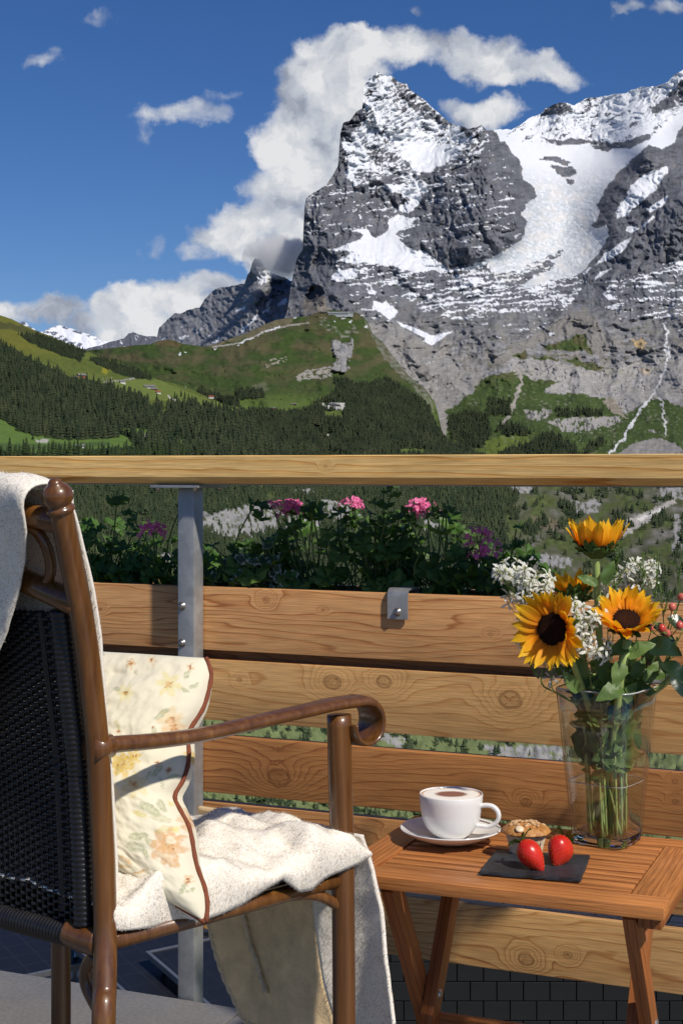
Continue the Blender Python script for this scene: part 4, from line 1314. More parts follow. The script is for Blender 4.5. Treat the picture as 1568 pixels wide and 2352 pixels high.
# ---- the cloud bank leaning on the ridge beside the wall
def cloud_bank(u, v, Y, ru, rv, ry, label, seed, dens):
    c = unproj(np.array([float(u)]), np.array([float(v)]), np.array([float(Y)]))[0]
    k = Y / FS
    b = MB(); rows = []
    for j in range(13):
        ph = math.pi * (12 - j) / 12
        for i in range(24):
            a = 2 * math.pi * i / 24
            rows.append((ru * k * math.sin(ph) * math.cos(a), ry * math.sin(ph) * math.sin(a), rv * k * math.cos(ph)))
    b.grid(rows, 24, 13, True)
    m = bpy.data.materials.new('cloud_vapour'); m.use_nodes = True
    w = NT(m.node_tree); w.n.clear()
    out = w.node('ShaderNodeOutputMaterial'); pv = w.node('ShaderNodeVolumePrincipled')
    pv.inputs['Color'].default_value = (.985, .988, .995, 1); pv.inputs['Anisotropy'].default_value = .1
    tc = w.node('ShaderNodeTexCoord')
    q = w.vmath('MULTIPLY', tc.outputs['Object'], (1 / (ru * k), 1 / ry, 1 / (rv * k)))
    r_ = w.vmath('LENGTH', q)
    n = w.noise(w.vmath('ADD', tc.outputs['Object'], (seed * 91.0, 0, 0)), .011, 6, .65)
    f = w.math('SUBTRACT', w.math('ADD', w.math('SUBTRACT', 1.0, r_), w.math('MULTIPLY_ADD', n, 3.6, -1.8)), .02)
    w.put(pv.inputs['Density'], w.math('MULTIPLY', w.mapr(f, 0.0, .45, 0.0, 1.0, True), dens))
    w.l.new(pv.outputs[0], out.inputs['Volume'])
    o = b.obj('cloud', m); o.location = c
    tag(o, label, 'cloud')


cloud_bank(1115, 1025, 7450, 150, 95, 190, 'pale grey cloud wrapped round the top of the dark ridge left of the great wall', 2, .014)
try:
    SC.cycles.volume_bounces = 8
    SC.cycles.volume_step_rate = 2.0
except Exception:
    pass
print('trees', n1, n2, n3, n4, n5, n6)
# ================================================================== THE BALCONY
TH = math.atan2(0.3907, 0.9205)
FO = Vector((-0.305, 3.0, 0.0))
UD = Vector((0.9205, -0.3907, 0)); VD = Vector((0.3907, 0.9205, 0))


def FU(px, py):
    a = (px - 784) / 3400
    u = (a * 3 + .305) / (.9205 + .3907 * a)
    return u, EYE - (py - 1075) / 3400 * (3 - .3907 * u)


def fw(u, v, z):
    return FO + UD * u + VD * v + Vector((0, 0, z))


def kn(px, py, r):
    u, z = FU(px, py)
    return (u, z, r * .00086)


PL = (.47, .245, .105); PM = (.40, .185, .070); PDk = (.235, .085, .028)
w_p = [
    wood('larch_one', (.66, .36, .150), (.57, .27, .098), (.36, .135, .045), freq=48, knots=[kn(610, 1378, 7), kn(480 + 260, 1402, 3), kn(1125, 1458, 4), kn(230, 1400, 4)], seed=1.3, warp=1.0),
    wood('larch_two', (.58, .345, .140), (.48, .25, .088), (.31, .125, .040), freq=55, knots=[kn(763, 1567, 15), kn(880, 1567, 13), kn(548, 1562, 5), kn(1170, 1608, 18)], seed=4.1, warp=.8),
    wood('larch_three', (.47, .215, .070), (.39, .155, .047), (.23, .080, .026), freq=75, knots=[kn(640, 1787, 20), kn(1207, 1843, 9), kn(1549, 1795, 5), kn(1549, 1842, 5)], seed=7.7, warp=.9),
    wood('larch_four', (.48, .24, .085), (.39, .17, .057), (.2, .07, .022), freq=65, knots=[kn(900, 1920, 6)], seed=9.2, warp=.9),
    wood('larch_five', (.60, .36, .145), (.50, .265, .095), (.33, .14, .045), freq=55, knots=[kn(1206, 2205, 12), kn(1302, 2195, 7)], seed=12.4, warp=1.0),
]
w_rail = wood('spruce_rail', (.84, .56, .22), (.76, .45, .145), (.60, .28, .065), freq=70, knots=[(.33, 1.063, .003)], seed=3.3, warp=.6, stretch=.35, rough=.4)
w_box = wood('box_wood', (.30, .17, .08), (.24, .12, .05), (.13, .055, .022), freq=70, knots=[], seed=15.0)


def galv(name, col=(.35, .36, .365)):
    m, w, bs = new_mat(name)
    tc = w.node('ShaderNodeTexCoord')
    vo = w.node('ShaderNodeTexVoronoi'); w.put(vo.inputs['Vector'], tc.outputs['Object']); vo.inputs['Scale'].default_value = 55
    n = w.noise(tc.outputs['Object'], 22, 6, .65)
    f = w.math('ADD', w.math('MULTIPLY', w.sep(vo.outputs['Color'])[0], .14), w.mapr(n, .3, .7, .78, 1.1))
    w.put(bs.inputs['Base Color'], w.vmath('SCALE', col, scale=f))
    bs.inputs['Metallic'].default_value = .55
    w.put(bs.inputs['Roughness'], w.mapr(n, .3, .7, .38, .6))
    b = w.node('ShaderNodeBump'); b.inputs['Strength'].default_value = .15; b.inputs['Distance'].default_value = .001
    w.put(b.inputs['Height'], n); w.l.new(b.outputs[0], bs.inputs['Normal'])
    return m


m_galv = galv('galvanised_steel')
m_bolt = plain('stainless_bolt', (.42, .40, .37), .3, .9, var=.3, scale=120)

# ---- terrace floor of grey slabs
m_slab, w, bs = new_mat('grey_stone_slab')
tc = w.node('ShaderNodeTexCoord')
n1_ = w.noise(tc.outputs['Object'], 130, 4, .7); n2_ = w.noise(tc.outputs['Object'], 5, 4, .6)
f = w.math('MULTIPLY', w.mapr(n1_, .3, .7, .75, 1.25), w.mapr(n2_, .3, .7, .88, 1.1))
w.put(bs.inputs['Base Color'], w.vmath('SCALE', (.17, .167, .162), scale=f))
w.put(bs.inputs['Roughness'], w.mapr(n2_, .3, .7, .38, .55))
floor = MB(); floor.box(-2.6, 3.2, -3.6, -.046, -.24, -.034)
floor_o = floor.obj('terrace_floor', plain('screed', (.12, .12, .12), .9), smooth=False)
floor_o.location = FO; floor_o.rotation_euler = (0, 0, -TH)
tag(floor_o, kind='structure')
for i in range(8):
    for j in range(5):
        s_ = MB()
        x0 = -2.6 + .16 + i * .7 - .215; y1 = -.046 - j * .7
        s_.box(x0 + .002, x0 + .698, y1 - .698, y1 - .001, -.034, 0, .002)
        s_.obj('paving_slab', m_slab, floor_o, smooth=False)

# ---- fence
fence = thing('balcony_fence', FO, 'wooden balcony fence of horizontal larch planks with a pale handrail on a galvanised post', 'fence', None, (0, 0, -TH))
ZP = [(.693, .820, 0.0), (.552, .674, 0.001), (.406, .521, -.001), (.268, .386, .001), (.128, .2438, 0.0)]
for i, (z0, z1, dv) in enumerate(ZP):
    b = MB(); b.box(-2.3, 2.6, .001 + dv + .001, .030 + dv, z0, z1, .0025)
    b.obj('plank', w_p[i], fence, angle=40, label=['top plank in front of the flower box', None, 'darker redder plank', None, 'lowest paler plank'][i] or '')
for o_ in fence.children:
    if o_.get('label') == '':
        del o_['label']
# handrail with a chamfered lower edge
r_ = MB()
for x in (-2.6, 2.8):
    pass
prof = [(-.075, 1.083), (-.0735, 1.0845), (.068, 1.0845), (.07, 1.083), (.07, 1.031), (.068, 1.029), (-.055, 1.029), (-.0735, 1.0405), (-.075, 1.0425)]
b0 = len(r_.v)
nseg = 24
for k in range(nseg + 1):
    x = -2.6 + 5.4 * k / nseg
    r_.v.extend([(x, a, z) for a, z in prof])
m_ = len(prof)
for k in range(nseg):
    for j in range(m_):
        r_.f.append((k * m_ + j, k * m_ + (j + 1) % m_, (k + 1) * m_ + (j + 1) % m_, (k + 1) * m_ + j))
r_.f.append(tuple(range(m_))[::-1]); r_.f.append(tuple(nseg * m_ + j for j in range(m_)))
r_.obj('handrail', w_rail, fence, angle=20, label='pale yellow handrail beam')
st = MB(); st.box(-2.6, 2.8, -.048, .04, 1.0262, 1.0287, .0008); st.obj('metal_strip', m_galv, fence, smooth=False)


def post(u0):
    p_ = MB()
    p_.box(u0 - .0192, u0 + .0192, -.041, 0.0, -.26, 1.020, .0055)
    po = p_.obj('post', m_galv, fence, angle=50)
    q = MB(); q.box(u0 - .062, u0 + .045, -.075, .05, 1.0203, 1.0258, .0012); q.obj('plate', m_galv, po, angle=40)
    for (uu, vv) in ((-.05, -.064), (.034, -.064), (-.05, .038), (.034, .038)):
        bb = MB(); bb.lathe([(0, -.006), (.003, -.006), (.0052, -.003), (.0055, 0)], 12, (u0 + uu, vv, 1.0203)); bb.obj('bolt', m_bolt, po)
    for z in (.784, .710, .615, .46, .33, .147):
        bb = MB()
        Mx = Matrix.Translation((u0 - .0085, -.041, z)) @ Matrix.Rotation(R(90), 4, 'X')
        bb.lathe([(0, .0), (.0085, .0), (.0085, .0012), (.0062, .0016), (.0062, .0045), (.0045, .0068), (0, .0072)], 16, M=Mx)
        bb.obj('bolt', m_bolt, po)


post(0.011)
post(1.45)
post(-1.45)

# ---- flower box hung behind the top plank
fb = thing('flower_box', fw(.1, .13, .6), 'long wooden flower box hanging on the outside of the fence', 'flower box', None, (0, 0, -TH))


def inbox(o):
    # boards are laid out in fence coordinates
    o.matrix_parent_inverse = Matrix.Identity(4)
    o.location = (-.1, -.13, -.6)
    return o


U0B, U1B = -1.3, .705
b = MB(); b.box(U0B, U1B, .232, .252, .600, .812, .002); inbox(b.obj('board', w_box, fb, angle=40))
b = MB(); b.box(U0B, U1B, .036, .231, .600, .618, .002); inbox(b.obj('board', w_box, fb, angle=40))
b = MB(); b.box(U0B, U1B, .0335, .050, .619, .802, .002); inbox(b.obj('board', w_box, fb, angle=40))
for x in (U0B, U1B - .02, .47):
    b = MB(); b.box(x, x + .018, .052, .230, .619, .806, .002); inbox(b.obj('board', w_box, fb, angle=40))
soil = plain('dark_soil', (.035, .024, .016), .95, var=.4, scale=60, bump=.6)
b = MB()
nx, ny = 90, 12
b.grid([(U0B + .02 + (U1B - U0B - .04) * i / nx, .052 + .178 * j / ny, .778 + .012 * math.sin(i * 2.1 + j) * math.cos(j * 1.7 + i * .7)) for j in range(ny + 1) for i in range(nx + 1)], nx + 1, ny + 1)
inbox(b.obj('soil', soil, fb))


def hook(u0, lab):
    h = thing('steel_hook', fw(u0, .0, .82), lab, 'bracket', None, (0, 0, -TH))
    b = MB()
    w2 = .0205; t = .004
    path = [(-.0022, -.048), (-.0022, -.006), (-.0015, .001), (.001, .0048), (.005, .0066), (.025, .0068), (.050, .006), (.056, .001), (.0565, -.05), (.0565, -.19)]
    outer = []
    for i, (a, z) in enumerate(path):
        p0 = path[max(i - 1, 0)]; p1 = path[min(i + 1, len(path) - 1)]
        tx, tz = p1[0] - p0[0], p1[1] - p0[1]; l = math.hypot(tx, tz)
        outer.append((a - tz / l * t * -1 * -1, z + tx / l * t))
    k = len(path)
    for x in (-w2, w2):
        b.v.extend([(x, a, z) for a, z in path] + [(x, a, z) for a, z in outer])
    n = 2 * k
    for i in range(k - 1):
        b.f.append((i, i + 1, n + i + 1, n + i)); b.f.append((k + i, n + k + i, n + k + i + 1, k + i + 1))
        b.f.append((i, k + i, k + i + 1, i + 1)); b.f.append((n + i, n + i + 1, n + k + i + 1, n + k + i))
    b.f.append((0, n, n + k, k)); b.f.append((k - 1, 2 * k - 1, n + 2 * k - 1, n + k - 1))
    b.obj('strap', m_galv, h, angle=35)
    bb = MB(); Mx = Matrix.Translation((0, -.0062, -.034)) @ Matrix.Rotation(R(90), 4, 'X')
    bb.lathe([(0, 0), (.008, 0), (.008, .001), (.006, .0015), (.006, .004), (.0045, .0062), (0, .0066)], 16, M=Mx)
    bb.obj('bolt', m_bolt, h)


hook(.4495, 'bent galvanised steel hook with one bolt, gripping the top plank below the geraniums')
# steel strap seen in the gap under the top plank
b = MB(); b.box(.452, .49, .0335, .0395, .60, .70); so = b.obj('steel_strap', m_galv, smooth=False)
so.location = FO; so.rotation_euler = (0, 0, -TH)
tag(so, 'short galvanised strap showing in the dark gap below the hook', 'bracket')

# ---- the lower roof outside: dark pavers and solar panels
m_pav = plain('dark_paver', (.016, .018, .022), .42, var=.35, scale=3, bump=.3, bscale=30)
m_pavd = plain('dark_joint', (.012, .012, .014), .9)
rb = MB(); rb.box(-9, 12, 11.85, 15.0, -3.4, -2.72); rb.box(-9, -1.3, 3.3, 11.85, -3.4, -2.7201); rb.box(-9, 12, 3.2, 11.84, -6.6, -6.2)
roof_o = rb.obj('lower_roof', m_pavd, smooth=False)
tag(roof_o, kind='structure')
pv_me = {}
cnt = 0
tile_v = MB(); tile_v.box(-.094, .094, -.078, .078, 0, .035, .008); tile_me = tile_v.mesh('paver', m_pav, False)
stuff = MB()
rs = random.Random(3)
ang = -R(22)
ca, sa = math.cos(ang), math.sin(ang)
cand = []
for i in range(-34, 44):
    for j in range(-20, 64):
        lx = i * .2; ly = j * .168
        X = 1.5 + lx * ca - ly * sa; Y_ = 9.0 + lx * sa + ly * ca
        if not (3.5 < Y_ < 14.8 and -8.8 < X < 11.8): continue
        if Y_ < 11.95 and X > -1.4: continue
        px = 784 + X / Y_ * 3400; py = 1075 + (EYE + 2.7) / Y_ * 3400
        vis = 400 < px < 1600 and (2030 < py < 2400)
        if not (-600 < px < 2300): continue
        if vis and cnt < 300 and (2040 < py < 2125 or 2200 < py < 2330) and px > 830:
            Mx = Matrix.Translation((X, Y_, -2.72 + rs.uniform(0, .006))) @ Matrix.Rotation(ang, 4, 'Z')
            put('paver', tile_me, roof_o, Mx); cnt += 1
        else:
            b0 = len(stuff.v)
            for (a, c_) in ((-.094, -.078), (.094, -.078), (.094, .078), (-.094, .078)):
                stuff.v.append((X + a * ca - c_ * sa, Y_ + a * sa + c_ * ca, -2.688))
            for (a, c_) in ((-.098, -.082), (.098, -.082), (.098, .082), (-.098, .082)):
                stuff.v.append((X + a * ca - c_ * sa, Y_ + a * sa + c_ * ca, -2.72))
            stuff.f.append((b0, b0 + 1, b0 + 2, b0 + 3))
            for q in range(4):
                stuff.f.append((b0 + q, b0 + 4 + q, b0 + 4 + (q + 1) % 4, b0 + (q + 1) % 4))
tag(stuff.obj('paver', m_pav, roof_o, smooth=False), kind='stuff')
m_clad = plain('shade_dark_cladding', (.004, .005, .006), .8, var=.5, scale=4, bump=.3, bscale=30)  # near-black tone puts the shade below the deck into the colour
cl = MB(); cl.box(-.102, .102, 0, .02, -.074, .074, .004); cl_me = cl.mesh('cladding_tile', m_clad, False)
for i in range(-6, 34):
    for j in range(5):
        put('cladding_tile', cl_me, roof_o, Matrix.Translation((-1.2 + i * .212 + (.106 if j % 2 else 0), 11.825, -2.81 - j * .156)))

m_pan, w, bs = new_mat('solar_glass')
tc = w.node('ShaderNodeTexCoord')
x, y, z = w.sep(tc.outputs['Object'])
lx = w.math('LESS_THAN', w.math('FRACT', w.math('MULTIPLY', x, 6.4)), .03)
ly = w.math('LESS_THAN', w.math('FRACT', w.math('MULTIPLY', y, 6.4)), .03)
w.put(bs.inputs['Base Color'], w.mix(w.math('MAXIMUM', lx, ly), (.010, .011, .016), (.022, .024, .030)))
bs.inputs['Roughness'].default_value = .4; bs.inputs['Specular IOR Level'].default_value = .3
m_alu = plain('aluminium_frame', (.30, .31, .33), .4, .8)
for (px, py, rz, lab) in ((345, 2205, .62, 'dark solar panel seen under the chair seat left of the fence post'), (40, 2150, .62, 'dark solar panel at the far left edge beside the rear chair leg'), (560, 2255, .62, 'dark solar panel half hidden behind the hanging blanket')):
    Yp = (EYE + 2.25) * 3400 / (py - 1075)
    c = P(px, py, Yp)
    t = thing('solar_panel', c, lab, 'solar panel', 'solar panels on the lower roof', (R(8), 0, rz))
    g_ = MB(); g_.box(-.36, .36, -.60, .60, 0, .012); g_.obj('glass', m_pan, t, smooth=False)
    fr_ = MB()
    for (a0, a1, b0_, b1_) in ((-.385, -.362, -.62, .62), (.362, .385, -.62, .62), (-.3615, .3615, -.62, -.602), (-.3615, .3615, .602, .62)):
        fr_.box(a0, a1, b0_, b1_, -.02, .022, .003)
    fr_.obj('frame', m_alu, t, smooth=False)
    l_ = MB()
    for sx, sy in ((-.3, -.5), (.3, -.5), (-.3, .5), (.3, .5)):
        l_ = MB(); l_.tube([(sx, sy, -.02), (sx, sy, -.46)], .015, 8); l_.obj('stand', m_alu, t)
# ================================================================== THE CHAIR, BLANKET AND PILLOW
m_cane, w, bs = new_mat('lacquered_cane')
tc = w.node('ShaderNodeTexCoord')
x, y, z = w.sep(tc.outputs['Object'])
q = w.comb(w.math('MULTIPLY', x, 60), w.math('MULTIPLY', y, 60), w.math('MULTIPLY', z, 2.5))
n = w.noise(q, 1.5, 5, .6); n2 = w.noise(tc.outputs['Object'], 6, 3, .5)
col = w.ramp(w.math('ADD', w.math('MULTIPLY', n, .7), w.math('MULTIPLY', n2, .3)), [(.25, (.060, .020, .004)), (.5, (.125, .047, .009)), (.75, (.215, .090, .018))])
w.put(bs.inputs['Base Color'], col)
w.put(bs.inputs['Roughness'], w.mapr(n, .3, .7, .28, .46))
bs.inputs['Coat Weight'].default_value = .5; bs.inputs['Coat Roughness'].default_value = .12
m_wick = plain('black_wicker', (.012, .011, .012), .38, var=.3, scale=40, spec=.5)

bdir = Vector((-.80, .60, 0)); nd = Vector((.60, .80, 0))
path_px = [(238, 2560, 1.985), (238, 2400, 2.00), (241, 2270, 2.025), (242, 2136, 2.05), (238, 1980, 2.055), (231, 1840, 2.055), (224, 1708, 2.05), (212, 1590, 2.04), (198, 1480, 2.03), (180, 1370, 2.015), (160, 1270, 2.0), (143, 1185, 1.985), (137, 1160, 1.98)]
POST = [P(*p) for p in path_px]
POST[0] = Vector((POST[0].x, POST[0].y, -.1178))
zs_ = [p.z for p in POST][::-1]
_px = [p.x for p in POST][::-1]; _py = [p.y for p in POST][::-1]
zz = [p.z for p in POST]


def postc(z):
    return Vector((np.interp(z, zz, [p.x for p in POST]), np.interp(z, zz, [p.y for p in POST]), z))


def bk(s, z, off=0.0):
    return postc(z) + bdir * s + nd * off


chair = thing('garden_armchair', (-.3, 2.35, 0), 'brown cane garden armchair with black wicker back and scrolled armrests, facing away', 'armchair')
chair.location = (-.27, 2.115, .106); chair.scale = (.9, .9, .9)  # chair, blanket and pillow scaled about the camera to stand nearer than the table
CH = Vector((-.3, 2.35, 0))


def cobj(mb, name, mat, **k):
    mb.v = [tuple(Vector(p) - CH) for p in mb.v]
    return mb.obj(name, mat, chair, **k)


W = .52


def smooth_path(pts, k=6):
    """catmull-rom"""
    Pn = [Vector(p) for p in pts]
    out = []
    for i in range(len(Pn) - 1):
        p0 = Pn[max(i - 1, 0)]; p1 = Pn[i]; p2 = Pn[i + 1]; p3 = Pn[min(i + 2, len(Pn) - 1)]
        for j in range(k):
            t = j / k
            out.append(.5 * ((2 * p1) + (-p0 + p2) * t + (2 * p0 - 5 * p1 + 4 * p2 - p3) * t * t + (-p0 + 3 * p1 - 3 * p2 + p3) * t ** 3))
    out.append(Pn[-1])
    return out


for off in (0, W):
    b = MB(); b.tube([p + bdir * off for p in smooth_path(POST, 5)], .0165, 18); cobj(b, 'rear_post', m_cane)
    top = POST[-1] + bdir * off
    ax = (POST[-1] - POST[-3]).normalized()
    Mx = Matrix.Translation(top) @ ax.to_track_quat('Z', 'X').to_matrix().to_4x4()
    b = MB()
    b.lathe([(.0165, -.012), (.0190, -.009), (.0203, -.006), (.0190, -.003), (.0162, -.001), (.0165, .001), (.0200, .006), (.0212, .013), (.0200, .020), (.0155, .026), (.0105, .0295), (.0098, .031), (.009, .0335), (.006, .0365), (0, .038)], 24, M=Mx)
    cobj(b, 'finial', m_cane)
R1 = Vector((-.328, 2.05, 0)); F1 = Vector((0.001, 2.372, 0))
R2 = R1 + bdir * W; F2 = R2 + Vector((.472, .88, 0)) * .46
# front legs
for Fp, lab in ((F1, 1), (F2, 2)):
    b = MB(); b.tube(smooth_path([Fp + Vector((.004, 0, -.1178)), Fp + Vector((.003, 0, .2)), Fp + Vector((.001, 0, .42)), Fp + Vector((-.003, 0, .56)), Fp + Vector((-.005, 0, .665))], 4), [.0185] * 8 + [.0195] * 9, 18); cobj(b, 'front_leg', m_cane)
# arms: flat broad board ending in a scroll
for (Rp, Fp, fd, side) in ((postc(.674), F1, (F1 - R1).normalized(), 1), (postc(.674) + bdir * W, F2, Vector((.472, .88, 0)), -1)):
    f2 = (Vector((Fp.x, Fp.y, 0)) - Vector((Rp.x, Rp.y, 0)))
    L = f2.length; f2.normalize()
    up = Vector((0, 0, 1))
    base = Vector((Rp.x, Rp.y, 0))
    pts = [(0, .672), (.03, .6735), (.09, .670), (.17, .668), (.25, .6715), (.33, .677), (.40, .681), (L - .02, .684), (L + .02, .684)]
    sc = []
    cxs, czs, rr = L + .034, .648, .036
    for k in range(11):
        a = R(85 - k * 27)
        r2 = rr * (1 - .02 * k)
        sc.append((cxs + r2 * math.cos(a), czs + r2 * math.sin(a)))
    pts = pts + sc
    P3 = [base + f2 * a + up * z for a, z in pts]
    P3 = smooth_path(P3, 4)
    nP = len(P3)
    side_v = f2.cross(up).normalized()
    flat = []
    for i in range(nP):
        t = i / (nP - 1)
        w_ = np.interp(t, [0, .12, .3, .5, 1], [.0120, .0140, .022, .0300, .0310])
        h_ = np.interp(t, [0, .12, .3, .5, .62, 1], [.0125, .0112, .0095, .0090, .0055, .0045])
        flat.append((w_, h_, np.interp(t, [0, .3, .5], [2, 2.4, 3])))
    b = MB(); b.tube(P3, .01, 20, up=side_v, flat=flat); cobj(b, 'armrest', m_cane)
    b = MB(); b.tube([base + up * .672 - f2 * .012, base + f2 * .022 + up * .673], [.021, .0165], 16); cobj(b, 'arm_joint', m_cane)
# seat rails
RZ = .402
r1 = Vector((R1.x, R1.y, RZ)); f1 = Vector((F1.x, F1.y, RZ)); r2v = Vector((R2.x, R2.y, RZ)); f2v = Vector((F2.x, F2.y, RZ))
for a, c_ in ((r1, f1), (r2v, f2v), (f1, f2v), (r1, r2v)):
    b = MB(); b.tube([a + (c_ - a) * t for t in (0, .5, 1)], .0125, 14); cobj(b, 'seat_rail', m_cane)


def wrapped(a, c_, r, pitch, name='wicker_binding'):
    Ln = (c_ - a).length; n_ = int(Ln / pitch)
    pts, rad = [], []
    for k in range(n_ * 4 + 1):
        t = k / (n_ * 4)
        pts.append(a + (c_ - a) * t)
        rad.append(r * (1 - .13 * (1 if k % 4 == 0 else (0.25 if k % 4 in (1, 3) else 0))))
    b = MB(); b.tube(pts, rad, 14); return cobj(b, name, m_wick)


wrapped(r1 + bdir * .055 + Vector((0, 0, .0)), r2v - bdir * .05, .0185, .0065)
up3 = Vector((0, 0, .027))
dn = (f1 - r1).normalized()
wrapped(r1 + dn * .035 + up3 - nd * 0 + Vector((-.012, .010, 0)), r1 + dn * .40 + up3 * .8 + Vector((-.012, .010, 0)), .0135, .0062)
# elbow piece under the wicker and the curled bracket
b = MB(); b.tube(smooth_path([r1 + bdir * .068 + Vector((0, 0, .004)), r1 + bdir * .035, r1 + bdir * .008]), .0205, 16); cobj(b, 'corner_joint', m_cane)
c0_ = r1 + bdir * .018 + Vector((0, 0, -.02))
b = MB(); b.tube(smooth_path([c0_ + Vector((0, 0, .0)), c0_ + bdir * .016 + Vector((0, 0, -.022)), c0_ + bdir * .015 + Vector((0, 0, -.045)), c0_ + bdir * -.005 + Vector((0, 0, -.070)), c0_ + bdir * -.018 + Vector((0, 0, -.082))]), .0105, 12); cobj(b, 'curl_bracket', m_cane)
b = MB(); b.tube(smooth_path([f1 - dn * .11 + Vector((0, 0, -.004)), f1 - dn * .05 + Vector((0, 0, -.018)), f1 + Vector((0, 0, -.048))]), .009, 12); cobj(b, 'curl_bracket', m_cane)
# back: crest rail, oval ring, lower rail, wicker
crest = []
for k in range(15):
    s = W * k / 14
    crest.append(bk(s, .872 + .052 * math.sin(math.pi * k / 14), 0))
b = MB(); b.tube(crest, .017, 14); cobj(b, 'crest_rail', m_cane)
b = MB(); b.tube([bk(s * W / 10, .985 + .03 * math.sin(math.pi * s / 10)) for s in range(11)], .016, 14); cobj(b, 'top_rail', m_cane)
for sc_ in (.075, .26, .445):
    b = MB(); b.tube([bk(sc_ + .034 * math.cos(a * math.pi / 12), .938 + .042 * math.sin(a * math.pi / 12)) for a in range(24)], .008, 10, closed=True); cobj(b, 'oval_ring', m_cane)
b = MB(); b.grid([bk(.01 + .10 * i / 8, .90 + .09 * j / 8, .012 + .01 * math.sin(i) * .2) for j in range(9) for i in range(9)], 9, 9)
# vertical bindings
for s in (.040, W - .040):
    wrapped(bk(s, .420, .0), bk(s, .63, .0), .0165, .0075); wrapped(bk(s, .6305, .0), bk(s, .865, .0), .0165, .0075)
wrapped(bk(.085, .43, .003), bk(.085, .64, .003), .006, .0075); wrapped(bk(.085, .641, .003), bk(.085, .86, .003), .006, .0075)
# woven strands
nst = 77
amp = .0042


def strand(phase, zt):
    b = MB()
    n_ = 96
    pts = []
    for k in range(n_ + 1):
        s = .05 + (W - .10) * k / n_
        pts.append(bk(s, zt, amp * math.sin(math.pi * s / .0115 + phase)))
    b.tube(pts, .002, 6, up=(0, 0, 1), flat=[(.0028, .0012, 2.5)] * (n_ + 1))
    return b


for k in range(nst):
    zt = .4146 + k * .0058
    cobj(strand(0 if k % 2 == 0 else math.pi, zt), 'wicker_strand', m_wick)
b = MB()
for k in range(37):
    s = .05 + k * .0115 + .00575
    b.tube([bk(s, .41 + .45 * j / 8, 0) for j in range(9)], .0019, 5)
o_ = cobj(b, 'wicker_stake', m_wick); tag(o_, kind='stuff')
# woven seat
b = MB()
n_ = 20
b.grid([(r1 + (f1 - r1) * (i / n_)) * (1 - j / n_) + (r2v + (f2v - r2v) * (i / n_)) * (j / n_) + Vector((0, 0, .016)) for j in range(n_ + 1) for i in range(n_ + 1)], n_ + 1, n_ + 1)
cobj(b, 'seat', m_wick)

# ---------------------------------------------------------------- blanket
m_flc, w, bs = new_mat('white_fleece')
tc = w.node('ShaderNodeTexCoord')
n = w.noise(tc.outputs['Object'], 160, 4, .7); n2 = w.noise(tc.outputs['Object'], 9, 3, .5)
c = w.mix(w.mapr(n, .3, .7), (.80, .72, .60), (.90, .86, .78))
w.put(bs.inputs['Base Color'], c)
bs.inputs['Roughness'].default_value = .95
bs.inputs['Specular IOR Level'].default_value = .1
bs.inputs['Sheen Weight'].default_value = .3
b_ = w.node('ShaderNodeBump'); b_.inputs['Strength'].default_value = .5; b_.inputs['Distance'].default_value = .002
w.put(b_.inputs['Height'], n); w.l.new(b_.outputs[0], bs.inputs['Normal'])
m_pile, w, bs = new_mat('fleece_pile')
bs.inputs['Base Color'].default_value = (.93, .89, .82, 1)
bs.inputs['Roughness'].default_value = .8
bs.inputs['Specular IOR Level'].default_value = .25
tr = w.node('ShaderNodeBsdfTranslucent'); tr.inputs[0].default_value = (.93, .89, .82, 1)
mx = w.node('ShaderNodeMixShader'); mx.inputs[0].default_value = .5
w.l.new(bs.outputs[0], mx.inputs[1]); w.l.new(tr.outputs[0], mx.inputs[2])
tp_ = w.node('ShaderNodeBsdfTransparent'); mx2 = w.node('ShaderNodeMixShader'); mx2.inputs[0].default_value = .5
w.l.new(mx.outputs[0], mx2.inputs[1]); w.l.new(tp_.outputs[0], mx2.inputs[2])
w.l.new(mx2.outputs[0], [q for q in w.n if q.type == 'OUTPUT_MATERIAL'][0].inputs[0])
m_hem = plain('fleece_hem', (.62, .50, .33), .9, var=.2, scale=200, bump=.6, bscale=500)

blanket = thing('fleece_blanket', (-.2, 2.4, .45), 'fluffy cream white fleece blanket draped over the chair back and seat', 'blanket')
blanket.location = (-.18, 2.16, .511); blanket.scale = (.9, .9, .9)
BO = Vector((-.2, 2.4, .45))


